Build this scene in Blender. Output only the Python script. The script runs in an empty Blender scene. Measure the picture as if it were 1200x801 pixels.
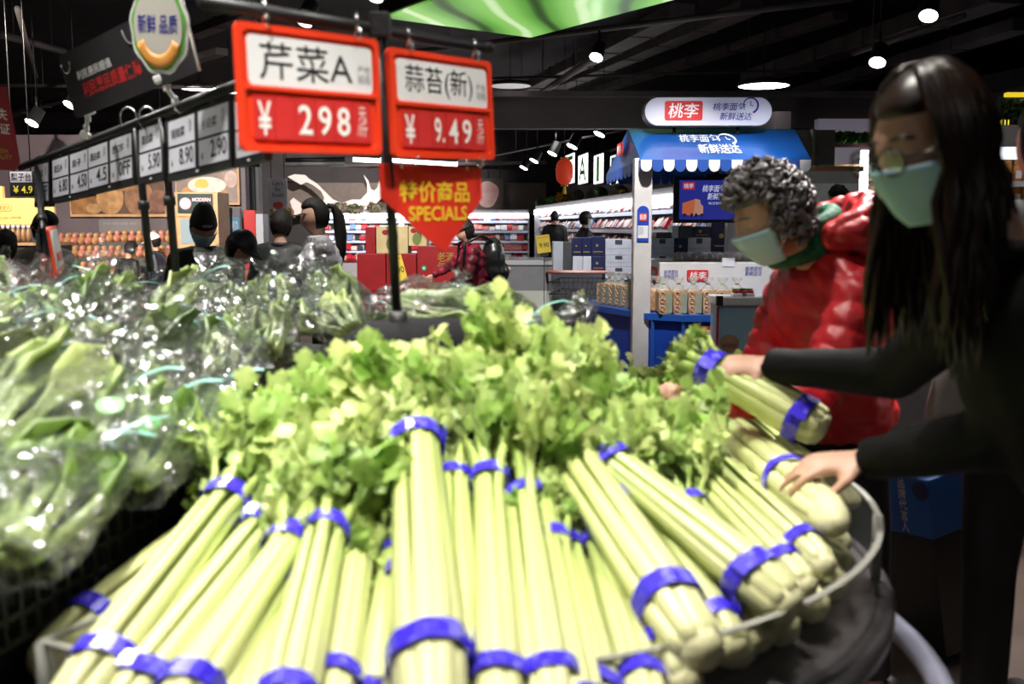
import bpy, bmesh, math, random
import numpy as np
from math import sin, cos, pi, radians, sqrt, atan2
from mathutils import Vector, Matrix, Euler, noise as mnoise

random.seed(7)
SC = bpy.context.scene
COL = bpy.context.collection
V = Vector

# ------------------------------------------------------------------ camera
CAM_H = 1.35
FPX = 1167.0                       # 35 mm on a 36 mm wide sensor, 1200 px
TH = math.atan((400.5 - 266.0) / FPX)
cam_d = bpy.data.cameras.new('camera')
cam_d.lens = 35.0; cam_d.sensor_width = 36.0
cam_d.clip_start = 0.05; cam_d.clip_end = 200
cam_d.dof.use_dof = True; cam_d.dof.focus_distance = 8.5; cam_d.dof.aperture_fstop = 3.2
cam = bpy.data.objects.new('camera', cam_d)
cam.location = (0, 0, CAM_H); cam.rotation_euler = (pi / 2 - TH, 0, 0)
COL.objects.link(cam); SC.camera = cam

# ------------------------------------------------------------------ world, exposure
world = bpy.data.worlds.new('world'); SC.world = world; world.use_nodes = True
world.node_tree.nodes['Background'].inputs[0].default_value = (0.75, 0.8, 1.0, 1)
world.node_tree.nodes['Background'].inputs[1].default_value = 0.012
SC.view_settings.view_transform = 'Standard'
SC.view_settings.look = 'None'
SC.view_settings.exposure = 0.0
SC.view_settings.gamma = 1.0
SC.view_settings.use_curve_mapping = False

# ------------------------------------------------------------------ unseen track spotlights and pendants, added for their light (fixtures are built below)
# position, aim, watts, cone degrees, blend, colour
SPOTS = [
    ((-0.55, 0.95, 3.1), (-0.25, 1.55, 0.85), 345, 50, 0.7, (1.0, 0.95, 0.86)),
    ((0.35, 1.75, 3.3), (0.1, 1.9, 0.95), 240, 50, 0.8, (1.0, 0.95, 0.86)),
    ((-1.55, 2.3, 3.2), (-1.0, 2.3, 1.1), 210, 62, 0.7, (1.0, 0.97, 0.92)),
    ((-0.9, 4.3, 3.2), (-0.9, 3.0, 1.1), 215, 60, 0.7, (1.0, 0.97, 0.92)),
    ((-2.3, 3.6, 3.2), (-1.6, 2.9, 1.1), 270, 60, 0.7, (1.0, 0.97, 0.92)),
    ((-1.2, 3.3, 3.2), (-0.9, 2.4, 1.0), 185, 60, 0.7, (1.0, 0.97, 0.92)),
    ((1.45, 3.55, 3.3), (0.90, 2.72, 1.25), 800, 24, 0.5, (1.0, 0.96, 0.92)),
    ((0.15, 2.6, 3.3), (0.72, 2.2, 1.0), 130, 30, 0.6, (1.0, 0.96, 0.9)),
    ((1.9, 6.2, 3.1), (2.0, 8.0, 2.0), 230, 26, 0.9, (0.92, 0.96, 1.0)),  # this and the next: unseen, added for the kiosk
    ((0.9, 6.4, 3.4), (1.5, 8.6, 0.8), 480, 46, 0.6, (1.0, 0.97, 0.93)),
    ((-1.2, 6.3, 3.3), (-1.8, 8.0, 1.1), 330, 60, 0.7, (1.0, 0.97, 0.93)),  # added to brighten the crowd and the silver jacket
    ((-0.9, 8.2, 3.3), (-0.8, 11.4, 1.0), 800, 50, 0.7, (1.0, 0.97, 0.93)),  # added to light the gift boxes
    ((-4.4, 8.2, 3.3), (-5.4, 13.0, 1.3), 1300, 62, 0.7, (1.0, 0.9, 0.78)),  # this and the next: added to brighten the bakery
    ((-3.2, 8.2, 3.3), (-4.0, 13.5, 1.6), 1000, 50, 0.7, (1.0, 0.92, 0.82)),
    ((-3.0, 21.0, 3.4), (-4.6, 28.0, 2.0), 2600, 70, 0.7, (1.0, 0.93, 0.88)),  # unseen, added for the back wall and milk splash
    ((2.1, 4.3, 3.3), (1.35, 3.2, 0.4), 320, 50, 0.7, (1.0, 0.94, 0.88)),  # added to light the floor and blue carton
    ((0.15, 7.9, 3.3), (1.0, 10.2, 1.0), 520, 46, 0.7, (0.97, 0.97, 1.0)),  # added to lift the dark drink cartons
    ((-0.3, 0.2, 3.2), (-0.4, 2.1, 1.75), 50, 55, 0.8, (1.0, 0.93, 0.86)),  # front fill added for the hanging signs
]
for i, (p, a, w, cone, bl, c) in enumerate(SPOTS):
    L = bpy.data.lights.new('unseen_spot_light', 'SPOT')
    L.energy = w; L.spot_size = radians(cone); L.spot_blend = bl; L.color = c; L.shadow_soft_size = 0.06
    o = bpy.data.objects.new('unseen_spot_light', L); COL.objects.link(o)
    o.location = p
    o.rotation_euler = (V(a) - V(p)).to_track_quat('-Z', 'Y').to_euler()
PENDANT_W = 60
PEND_FILL = [(-2.6, -1.0, 3.3), (2.2, -1.5, 3.3), (-5.0, 5.5, 3.3), (-2.4, 7.6, 3.3), (3.6, 7.4, 3.3), (-6.0, 8.0, 3.3),  # unseen pendants added to raise the general light in the hall
              (-3.0, 16.0, 3.3), (1.0, 20.0, 3.4), (-3.5, 23.5, 3.4), (5.5, 6.0, 3.3), (2.6, 4.2, 3.3)]

# ------------------------------------------------------------------ pixel -> world
def ray(px, py):
    dx = (px - 600) / FPX; dy = (400.5 - py) / FPX
    return V((dx, cos(TH) + dy * sin(TH), -sin(TH) + dy * cos(TH)))
def at(px, py, Y):
    r = ray(px, py); return V((0, 0, CAM_H)) + r * (Y / r.y)
def onz(px, py, z):
    r = ray(px, py); return V((0, 0, CAM_H)) + r * ((z - CAM_H) / r.z)

# ------------------------------------------------------------------ materials
MATS = {}
def mat(name, col, rough=0.5, metal=0.0, spec=0.5, emit=None, es=0.0, var=0.0, vscale=8.0, bump=0.0, bscale=40.0,
        trans=0.0, col2=None, coat=0.0, sub=0.0, alpha=1.0, stretch=None):
    if name in MATS: return MATS[name]
    m = bpy.data.materials.new(name); m.use_nodes = True
    nt = m.node_tree; b = nt.nodes['Principled BSDF']
    b.inputs['Base Color'].default_value = (*col, 1)
    b.inputs['Roughness'].default_value = rough; b.inputs['Metallic'].default_value = metal
    b.inputs['Specular IOR Level'].default_value = spec
    b.inputs['Coat Weight'].default_value = coat
    b.inputs['Transmission Weight'].default_value = trans
    b.inputs['Alpha'].default_value = alpha
    if sub: b.inputs['Subsurface Weight'].default_value = sub; b.inputs['Subsurface Radius'].default_value = (0.02, 0.02, 0.01)
    if emit:
        b.inputs['Emission Color'].default_value = (*emit, 1); b.inputs['Emission Strength'].default_value = es
    tc = nt.nodes.new('ShaderNodeTexCoord'); src = tc.outputs['Object']
    if stretch:
        mp = nt.nodes.new('ShaderNodeMapping'); mp.inputs['Scale'].default_value = stretch
        nt.links.new(src, mp.inputs['Vector']); src = mp.outputs['Vector']
    if var or col2:
        n = nt.nodes.new('ShaderNodeTexNoise'); n.inputs['Scale'].default_value = vscale; n.inputs['Detail'].default_value = 4
        nt.links.new(src, n.inputs['Vector'])
        mx = nt.nodes.new('ShaderNodeMix'); mx.data_type = 'RGBA'
        c2 = col2 if col2 else tuple(max(0, c * (1 - var)) for c in col)
        c1 = col if col2 else tuple(min(1, c * (1 + var)) for c in col)
        mx.inputs[6].default_value = (*c1, 1); mx.inputs[7].default_value = (*c2, 1)
        rp = nt.nodes.new('ShaderNodeMapRange'); rp.inputs[1].default_value = 0.35; rp.inputs[2].default_value = 0.65
        nt.links.new(n.outputs['Fac'], rp.inputs[0]); nt.links.new(rp.outputs[0], mx.inputs[0])
        nt.links.new(mx.outputs[2], b.inputs['Base Color'])
    if bump:
        n2 = nt.nodes.new('ShaderNodeTexNoise'); n2.inputs['Scale'].default_value = bscale; n2.inputs['Detail'].default_value = 3
        nt.links.new(src, n2.inputs['Vector'])
        bp = nt.nodes.new('ShaderNodeBump'); bp.inputs['Strength'].default_value = bump; bp.inputs['Distance'].default_value = 0.01
        nt.links.new(n2.outputs['Fac'], bp.inputs['Height']); nt.links.new(bp.outputs['Normal'], b.inputs['Normal'])
    MATS[name] = m
    return m

def film_mat(name, tint=(0.93, 0.97, 0.95), g0=0.06, g1=0.5, rough=0.06, bscale=22.0, bump=0.8, milk=0.0, bdist=0.02):
    m = bpy.data.materials.new(name); m.use_nodes = True; nt = m.node_tree
    for n in list(nt.nodes): nt.nodes.remove(n)
    out = nt.nodes.new('ShaderNodeOutputMaterial')
    tr = nt.nodes.new('ShaderNodeBsdfTransparent'); tr.inputs[0].default_value = (*tint, 1)
    gl = nt.nodes.new('ShaderNodeBsdfGlossy'); gl.inputs['Roughness'].default_value = rough
    mx = nt.nodes.new('ShaderNodeMixShader')
    lw = nt.nodes.new('ShaderNodeLayerWeight'); lw.inputs[0].default_value = 0.35
    mr = nt.nodes.new('ShaderNodeMapRange'); mr.inputs[3].default_value = g0; mr.inputs[4].default_value = g1
    nt.links.new(lw.outputs['Facing'], mr.inputs[0]); nt.links.new(mr.outputs[0], mx.inputs[0])
    if bump:
        tc = nt.nodes.new('ShaderNodeTexCoord'); vo = nt.nodes.new('ShaderNodeTexVoronoi'); vo.feature = 'F1'; vo.inputs['Scale'].default_value = bscale
        nz = nt.nodes.new('ShaderNodeTexNoise'); nz.inputs['Scale'].default_value = bscale * 1.7; nz.inputs['Detail'].default_value = 2
        ad = nt.nodes.new('ShaderNodeMath'); ad.operation = 'ADD'
        nt.links.new(tc.outputs['Object'], vo.inputs['Vector']); nt.links.new(tc.outputs['Object'], nz.inputs['Vector'])
        nt.links.new(vo.outputs['Distance'], ad.inputs[0]); nt.links.new(nz.outputs['Fac'], ad.inputs[1])
        bp = nt.nodes.new('ShaderNodeBump'); bp.inputs['Strength'].default_value = bump; bp.inputs['Distance'].default_value = bdist
        nt.links.new(ad.outputs[0], bp.inputs['Height'])
        nt.links.new(bp.outputs['Normal'], gl.inputs['Normal']); nt.links.new(bp.outputs['Normal'], lw.inputs['Normal'])
    nt.links.new(tr.outputs[0], mx.inputs[1]); nt.links.new(gl.outputs[0], mx.inputs[2])
    last = mx
    if milk:
        df = nt.nodes.new('ShaderNodeBsdfDiffuse'); df.inputs[0].default_value = (0.8, 0.85, 0.85, 1)
        m2 = nt.nodes.new('ShaderNodeMixShader'); m2.inputs[0].default_value = milk
        nt.links.new(mx.outputs[0], m2.inputs[1]); nt.links.new(df.outputs[0], m2.inputs[2]); last = m2
    nt.links.new(last.outputs[0], out.inputs[0])
    return m

black = mat('black_plastic', (0.012, 0.012, 0.013), 0.45, bump=0.15, bscale=90)
blackm = mat('black_metal', (0.02, 0.02, 0.022), 0.4, 0.3, var=0.2)
chrome = mat('chrome', (0.75, 0.76, 0.78), 0.2, 1.0)
steel = mat('brushed_steel', (0.55, 0.56, 0.6), 0.35, 1.0, bump=0.1, bscale=200)
white = mat('white_plastic', (0.8, 0.8, 0.8), 0.45, var=0.03)
card = mat('white_card', (0.74, 0.74, 0.77), 0.55, var=0.03)
ink = mat('black_ink', (0.015, 0.015, 0.018), 0.6)
redp = mat('orange_red_plastic', (0.80, 0.05, 0.016), 0.35, var=0.05, coat=0.2)
redtile = mat('dark_red_tile', (0.58, 0.03, 0.03), 0.4, var=0.08)
whitep = mat('white_print', (0.85, 0.83, 0.82), 0.6)
yellowp = mat('yellow_print', (0.95, 0.62, 0.03), 0.6)
blueb = mat('kiosk_blue', (0.012, 0.06, 0.42), 0.4, var=0.08)
bluei = mat('blue_ink', (0.03, 0.035, 0.32), 0.6)
logor = mat('logo_red', (0.65, 0.03, 0.03), 0.5)

# ------------------------------------------------------------------ object helpers
WM = {}
def setprops(o, label=None, cat=None, group=None, kind=None):
    if label: o['label'] = label
    if cat: o['category'] = cat
    if group: o['group'] = group
    if kind: o['kind'] = kind
    return o
def thing(name, label, cat, loc=(0, 0, 0), M=None, group=None, kind=None):
    o = bpy.data.objects.new(name, None); COL.objects.link(o)
    o.empty_display_size = 0.05
    m = M.copy() if M is not None else Matrix.Translation(V(loc))
    o.matrix_world = m; WM[o.name] = m
    return setprops(o, label, cat, group, kind)

class MB:
    def __init__(s): s.v = []; s.f = []; s.sm = []
    def add(s, vs, fs, smooth=False):
        b = len(s.v); s.v.extend(tuple(x) for x in vs)
        s.f.extend(tuple(i + b for i in f) for f in fs); s.sm.extend([smooth] * len(fs)); return s
    def box(s, c, size, R=None):
        c = V(c); hx, hy, hz = size[0] / 2, size[1] / 2, size[2] / 2
        vs = []
        for x, y, z in ((-1, -1, -1), (1, -1, -1), (1, 1, -1), (-1, 1, -1), (-1, -1, 1), (1, -1, 1), (1, 1, 1), (-1, 1, 1)):
            p = V((x * hx, y * hy, z * hz))
            if R is not None: p = R @ p
            vs.append(c + p)
        return s.add(vs, [(0, 3, 2, 1), (4, 5, 6, 7), (0, 1, 5, 4), (1, 2, 6, 5), (2, 3, 7, 6), (3, 0, 4, 7)])
    def bbox(s, x0, y0, z0, x1, y1, z1):
        return s.box(((x0 + x1) / 2, (y0 + y1) / 2, (z0 + z1) / 2), (abs(x1 - x0), abs(y1 - y0), abs(z1 - z0)))
    def tube(s, pts, rad, n=8, cap=True, flat=None, smooth=True, closed=False):
        """pts, radii (number or list); flat=(axis Vector, factor) squashes the section along axis"""
        pts = [V(p) for p in pts]; N = len(pts)
        if not hasattr(rad, '__len__'): rad = [rad] * N
        t0 = (pts[1] - pts[0]).normalized()
        up = V((0, 0, 1)) if abs(t0.z) < 0.9 else V((1, 0, 0))
        u = t0.cross(up).normalized(); vs = []; fs = []
        for i, p in enumerate(pts):
            if closed: t = (pts[(i + 1) % N] - pts[i - 1])
            else: t = pts[min(i + 1, N - 1)] - pts[max(i - 1, 0)]
            t = t.normalized()
            u = (u - t * u.dot(t)).normalized(); w = t.cross(u)
            for k in range(n):
                a = 2 * pi * k / n
                d = u * cos(a) * rad[i] + w * sin(a) * rad[i]
                if flat:
                    ax, fa = flat; d = d - ax * d.dot(ax) * (1 - fa)
                vs.append(p + d)
        R = N if closed else N - 1
        for i in range(R):
            j = (i + 1) % N
            for k in range(n):
                k2 = (k + 1) % n
                fs.append((i * n + k, i * n + k2, j * n + k2, j * n + k))
        if cap and not closed:
            fs.append(tuple(range(n - 1, -1, -1))); fs.append(tuple((N - 1) * n + k for k in range(n)))
        return s.add(vs, fs, smooth)
    def capsule(s, p0, p1, r0, r1, n=12, flat=None):
        p0 = V(p0); p1 = V(p1); d = (p1 - p0).normalized(); pts = []; rr = []
        for a in (80, 50, 20): pts.append(p0 - d * r0 * sin(radians(a))); rr.append(r0 * cos(radians(a)))
        pts += [p0, p1]; rr += [r0, r1]
        for a in (20, 50, 80): pts.append(p1 + d * r1 * sin(radians(a))); rr.append(r1 * cos(radians(a)))
        return s.tube(pts, rr, n, True, flat)
    def ell(s, c, r, R=None, nu=14, nv=9):
        c = V(c); vs = []; fs = []
        if not hasattr(r, '__len__'): r = (r, r, r)
        for j in range(nv + 1):
            ph = pi * j / nv
            for i in range(nu):
                a = 2 * pi * i / nu
                p = V((r[0] * sin(ph) * cos(a), r[1] * sin(ph) * sin(a), r[2] * cos(ph)))
                if R is not None: p = R @ p
                vs.append(c + p)
        for j in range(nv):
            for i in range(nu):
                i2 = (i + 1) % nu
                fs.append((j * nu + i, (j + 1) * nu + i, (j + 1) * nu + i2, j * nu + i2))
        return s.add(vs, fs, True)
    def prism(s, poly, z0, z1, M=None, smooth=False):
        n = len(poly); vs = [V((x, y, z0)) for x, y in poly] + [V((x, y, z1)) for x, y in poly]
        if M is not None: vs = [M @ p for p in vs]
        fs = [tuple(range(n - 1, -1, -1)), tuple(range(n, 2 * n))] + [(i, (i + 1) % n, n + (i + 1) % n, n + i) for i in range(n)]
        return s.add(vs, fs, smooth)
    def lathe(s, prof, c=(0, 0, 0), n=32, a0=0, a1=2 * pi, smooth=True, close=False):
        c = V(c); full = abs(a1 - a0 - 2 * pi) < 1e-6; m = n if full else n + 1; vs = []; fs = []
        k = len(prof)
        for i in range(m):
            a = a0 + (a1 - a0) * i / n
            for r, z in prof: vs.append(c + V((r * cos(a), r * sin(a), z)))
        for i in range(n):
            j = (i + 1) % m
            for q in range(k if close else k - 1):
                q2 = (q + 1) % k
                fs.append((i * k + q, j * k + q, j * k + q2, i * k + q2))
        if close and not full:
            fs.append(tuple(range(k))); fs.append(tuple((m - 1) * k + q for q in range(k - 1, -1, -1)))
        return s.add(vs, fs, smooth)
    def mesh(s, name, M=None):
        me = bpy.data.meshes.new(name)
        vs = s.v if M is None else [tuple(M @ V(p)) for p in s.v]
        me.from_pydata(vs, [], s.f)
        me.polygons.foreach_set('use_smooth', s.sm); me.update()
        bm = bmesh.new(); bm.from_mesh(me); bmesh.ops.recalc_face_normals(bm, faces=bm.faces); bm.to_mesh(me); bm.free()
        return me
    def build(s, name, m, parent=None, world=False, bevel=0.0, sub=0):
        M = WM[parent.name].inverted() if (world and parent is not None and parent.name in WM) else None
        me = s.mesh(name, M); me.materials.append(m)
        o = bpy.data.objects.new(name, me); COL.objects.link(o)
        if parent is not None: o.parent = parent
        if parent is not None and parent.name in WM: WM[o.name] = WM[parent.name]
        else: WM[o.name] = Matrix.Identity(4)
        if bevel:
            b = o.modifiers.new('bevel', 'BEVEL'); b.width = bevel; b.segments = 2; b.limit_method = 'ANGLE'
        if sub:
            b = o.modifiers.new('sub', 'SUBSURF'); b.levels = sub; b.render_levels = sub
        return o

def link(me, name, parent=None, M=None):
    o = bpy.data.objects.new(name, me); COL.objects.link(o)
    if parent is not None: o.parent = parent
    if M is not None: o.matrix_local = M
    return o
def rrect(x0, y0, x1, y1, r, n=5):
    out = []
    for cx, cy, a in ((x1 - r, y1 - r, 0), (x0 + r, y1 - r, 90), (x0 + r, y0 + r, 180), (x1 - r, y0 + r, 270)):
        for i in range(n + 1):
            t = radians(a + 90 * i / n); out.append((cx + r * cos(t), cy + r * sin(t)))
    return out
def frame3(tl, tr, bl):
    """Matrix with x = right, y = up, z = towards the viewer, origin bottom-left; also width and height"""
    tl, tr, bl = V(tl), V(tr), V(bl)
    x = (tr - tl); w = x.length; x.normalize()
    y = (tl - bl); y = y - x * y.dot(x); h = y.length; y.normalize()
    z = x.cross(y)
    M = Matrix((x, y, z)).transposed().to_4x4(); M.translation = bl
    return M, w, h
def frame2(origin, xdir, up=(0, 0, 1)):
    x = V(xdir).normalized(); y = V(up); y = (y - x * y.dot(x)).normalized(); z = x.cross(y)
    M = Matrix((x, y, z)).transposed().to_4x4(); M.translation = V(origin); return M

TXT = {}
_ts = bpy.data.scenes.new('scratch'); _vl = _ts.view_layers[0]
def eval_mesh(o):
    _ts.collection.objects.link(o); _vl.update(); dg = _vl.depsgraph
    me = bpy.data.meshes.new_from_object(o.evaluated_get(dg))
    return me
def text(body, x0, y0, x1, y1, z, m, parent, name='lettering', shear=0.0, fat=0.0, depth=0.0012, keep=False):
    """lettering fitted into a local box of its parent"""
    key = (body, shear, fat)
    if key not in TXT:
        c = bpy.data.curves.new('t', 'FONT'); c.body = body; c.shear = shear; c.offset = fat; c.resolution_u = 3
        c.space_line = 0.95; c.align_x = 'CENTER'
        o = bpy.data.objects.new('t', c)
        me = eval_mesh(o)
        vs = np.array([v.co[:] for v in me.vertices]); fs = [tuple(p.vertices) for p in me.polygons]
        bpy.data.objects.remove(o); bpy.data.curves.remove(c); bpy.data.meshes.remove(me)
        TXT[key] = (vs, fs)
    vs, fs = TXT[key]
    lo = vs.min(0); hi = vs.max(0); s = (np.array([x1 - x0, y1 - y0]) / (hi - lo)[:2])
    if keep: s[:] = min(s)
    c = (lo + hi)[:2] / 2; p = (vs[:, :2] - c) * s + np.array([(x0 + x1) / 2, (y0 + y1) / 2])
    mb = MB(); mb.add([(a, b, z) for a, b in p], fs)
    me = bpy.data.meshes.new(name); me.from_pydata(mb.v, [], mb.f); me.materials.append(m)
    o = bpy.data.objects.new(name, me); COL.objects.link(o); o.parent = parent
    WM[o.name] = WM.get(parent.name, Matrix.Identity(4))
    return o

def clock(cx, cy, r, z, m, parent):
    mb = MB()
    pts = [(cx + r * cos(a), cy + r * sin(a), z) for a in [radians(d) for d in range(-70, 200, 12)]]
    mb.tube(pts, [r * 0.06 + r * 0.1 * (1 - i / len(pts)) for i in range(len(pts))], 5)
    mb.tube([(cx, cy + r * 0.55, z), (cx, cy, z), (cx + r * 0.35, cy - r * 0.08, z)], r * 0.06, 5)
    return mb.build('clock_mark', m, parent)

_dg = None
def remesh(mb, name, m, parent, voxel=0.012, smooth=4, post=None, sf=0.5, world=True):
    """union of overlapping shells into one continuous surface"""
    me = bpy.data.meshes.new('tmp'); me.from_pydata(mb.v, [], mb.f); me.update()
    bm = bmesh.new(); bm.from_mesh(me); bmesh.ops.recalc_face_normals(bm, faces=bm.faces); bm.to_mesh(me); bm.free()
    o = bpy.data.objects.new('tmp', me)
    r = o.modifiers.new('r', 'REMESH'); r.mode = 'VOXEL'; r.voxel_size = voxel; r.adaptivity = 0
    if smooth:
        s = o.modifiers.new('s', 'SMOOTH'); s.factor = sf; s.iterations = smooth
    out = eval_mesh(o)
    bpy.data.objects.remove(o); bpy.data.meshes.remove(me)
    out.name = name
    n = len(out.vertices); co = np.empty(n * 3); out.vertices.foreach_get('co', co); co = co.reshape(-1, 3)
    if post is not None:
        nr = np.empty(n * 3); out.vertices.foreach_get('normal', nr); co = post(co, nr.reshape(-1, 3))
    if world and parent is not None and parent.name in WM:
        Mi = np.array(WM[parent.name].inverted()); co = co @ Mi[:3, :3].T + Mi[:3, 3]
    out.vertices.foreach_set('co', co.ravel())
    out.polygons.foreach_set('use_smooth', [True] * len(out.polygons)); out.update()
    out.materials.clear(); out.materials.append(m)
    ob = bpy.data.objects.new(name, out); COL.objects.link(ob); ob.parent = parent
    if parent is not None: WM[ob.name] = WM[parent.name]
    return ob

# ================================================================== room shell
def struct(name, mb, m, parent=None):
    o = mb.build(name, m, parent)
    if parent is None: o['kind'] = 'structure'
    return o
floor_m = mat('floor_tile', (0.2, 0.145, 0.12), 0.45, var=0.15, vscale=3.0, bump=0.05)
dark_wall = mat('dark_wall', (0.05, 0.042, 0.045), 0.7, var=0.15, vscale=1.5)
ceil_m = mat('ceiling_black', (0.03, 0.026, 0.028), 0.8, var=0.2, vscale=1.0)
pipe_m = mat('painted_duct', (0.15, 0.13, 0.13), 0.55, var=0.2, vscale=2.0)
pipe_l = mat('grey_conduit', (0.34, 0.32, 0.33), 0.45, 0.3, var=0.1)
struct('floor', MB().bbox(-14, -4, -0.1, 13, 30, 0), floor_m)
struct('ceiling', MB().bbox(-14, -4, 4.6, 13, 30, 4.8), ceil_m)
struct('wall_back', MB().bbox(-14, 29, 0, 13, 29.3, 4.6), dark_wall)
struct('wall_left', MB().bbox(-14.3, -4, 0, -14, 29.3, 4.6), dark_wall)
struct('wall_right', MB().bbox(13, -4, 0, 13.3, 29.3, 4.6), dark_wall)
# dropped bulkhead that crosses the hall
a = at(560, 112, 15); b = at(1010, 150, 15)
struct('trim_1', MB().bbox(a.x, 15, b.z, b.x + 3.5, 15.25, a.z), mat('bulkhead_paint', (0.12, 0.10, 0.10), 0.7, var=0.12, vscale=1.2))
struct('trim_2', MB().bbox(a.x, 14.85, a.z - 0.03, b.x + 3.5, 15.0, a.z + 0.05), pipe_m)
# sloping soffit on the right side
mb = MB()
p = [onz(905, 168, 3.0), onz(1200, 128, 3.0), onz(1200, 100, 3.3), onz(905, 152, 3.3)]
mb.add([*p, *[q + V((0, 0, 0.25)) for q in p]], [(0, 1, 2, 3), (7, 6, 5, 4), (0, 4, 5, 1), (1, 5, 6, 2), (2, 6, 7, 3), (3, 7, 4, 0)])
struct('trim_3', mb, mat('soffit_paint', (0.10, 0.09, 0.096), 0.7, var=0.1))

# pipes, ducts and cable trays: pixel ends and height
PIPES = [
    (596, 134, 705, 62, 3.5, 0.05, 'round', 'pale diagonal pipe rising past the lamp beside the red signs'),
    (440, 66, 1000, -2, 3.7, 0.035, 'round', 'long thin conduit running under the green ceiling screen'),
    (610, 108, 800, 12, 4.0, 0.11, 'duct', 'grey rectangular duct right of the green ceiling screen'),
    (655, 100, 880, 8, 4.1, 0.10, 'duct', 'second grey duct right of the green ceiling screen'),
    (700, 106, 985, 18, 4.2, 0.08, 'duct', 'third slim duct right of the green ceiling screen'),
    (560, 92, 960, 82, 3.6, 0.02, 'round', 'thin cross conduit above the bread kiosk sign'),
    (880, 92, 1180, -8, 4.0, 0.14, 'duct', 'broad dark duct above the big round lamp'),
    (900, 120, 1200, 28, 3.8, 0.10, 'duct', 'dark duct running behind the two right spotlights'),
    (1000, 62, 1130, 18, 3.4, 0.03, 'round', 'track rail carrying the two right spotlights'),
    (580, 222, 780, 155, 3.0, 0.03, 'round', 'upper track rail above the letter light boxes'),
    (600, 238, 800, 172, 2.75, 0.03, 'round', 'lower track rail above the letter light boxes'),
    (580, 182, 740, 150, 3.1, 0.02, 'round', 'thin conduit above the red lantern'),
    (0, 40, 75, 60, 3.8, 0.05, 'round', 'dark pipe behind the tilted black banner, upper left'),
    (10, 135, 260, 60, 3.7, 0.06, 'duct', 'dark duct behind the tilted black banner'),
    (225, 40, 300, 12, 4.2, 0.08, 'duct', 'dark duct between the banner and the large red sign'),
    (0, 100, 250, 102, 3.6, 0.03, 'round', 'horizontal conduit behind the tilted black banner'),
    (0, 170, 250, 140, 3.2, 0.03, 'round', 'horizontal conduit behind the electronic price tags'),
    (290, 196, 640, 190, 3.1, 0.05, 'duct', 'long dark cable tray below the red price signs'),
    (290, 215, 450, 212, 3.0, 0.03, 'round', 'pale rail above the milk splash'),
    (310, 200, 380, 203, 3.3, 0.05, 'duct', 'short grey duct above the milk splash'),
    (20, 10, 42, 90, 3.5, 0.03, 'round', 'thin suspended rod at the far upper left'),
]
for i, (x1, y1, x2, y2, z, r, kind, lab) in enumerate(PIPES):
    p0 = onz(x1, y1, z); p1 = onz(x2, y2, z); d = (p1 - p0).normalized()
    c = (p0 + p1) / 2
    t = thing('ceiling_duct' if kind == 'duct' else 'ceiling_pipe', lab, 'duct' if kind == 'duct' else 'pipe', c)
    mm = pipe_l if (i in (0, 9, 10, 18)) else pipe_m
    if kind == 'round':
        MB().tube([p0, p1], r, 10).build('pipe_run', mm, t, True)
    else:
        R = Matrix((d, V((0, 0, 1)).cross(d), V((0, 0, 1)))).transposed()
        mb = MB().box(c, ((p1 - p0).length, r * 3, r * 1.6), R)
        mb.build('duct_run', mm, t, True, bevel=0.01)
        n = max(2, int((p1 - p0).length / 1.2))
        for k in range(1, n):
            MB().box(p0.lerp(p1, k / n), (0.03, r * 3 + 0.03, r * 1.6 + 0.03), R).build('flange', mm, t, True)
    for f in (0.2, 0.8):
        q = p0.lerp(p1, f); MB().tube([q + V((0, 0, r * 0.7)), V((q.x, q.y, 4.6))], 0.006, 5).build('hanger_rod', pipe_m, t, True)

# round pendant lamps: the visible ones, then unseen ones added for fill light
glow = mat('lamp_diffuser', (0.9, 0.9, 0.9), 0.5, emit=(1.0, 0.97, 0.93), es=12.0)
glow2 = mat('lamp_diffuser_dim', (0.8, 0.8, 0.8), 0.5, emit=(1.0, 0.97, 0.95), es=0.45)
PEND = [(at(895, 101, 12.1), glow, 'glowing round pendant lamp above the bread kiosk sign'),
        (at(598, 101, 14.6), glow2, 'dim round pendant lamp right of the smaller red price sign'),
        (at(233, 104, 16.7), glow, 'round pendant lamp just right of the tilted black banner'),
        (at(268, 107, 17.5), glow, 'round pendant lamp half hidden by the large red price sign')]
PEND += [(V(q), glow, 'unseen round pendant lamp added over the hall for fill light') for q in PEND_FILL]
for k, (q, g, lab) in enumerate(PEND):
    t = thing('pendant_lamp', lab, 'lamp', q, group='round pendant lamps')
    MB().lathe([(0.0, 0.09), (0.08, 0.09), (0.3, 0.05), (0.31, 0.0), (0.295, 0.0), (0.295, 0.012)], n=28).build('lamp_housing', black, t)
    MB().lathe([(0.0, 0.004), (0.295, 0.004), (0.295, 0.014), (0.0, 0.02)], n=28).build('lamp_diffuser', g, t)
    MB().tube([(0, 0, 0.09), (0, 0, 4.6 - q.z)], 0.006, 6).build('lamp_cord', black, t)
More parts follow.
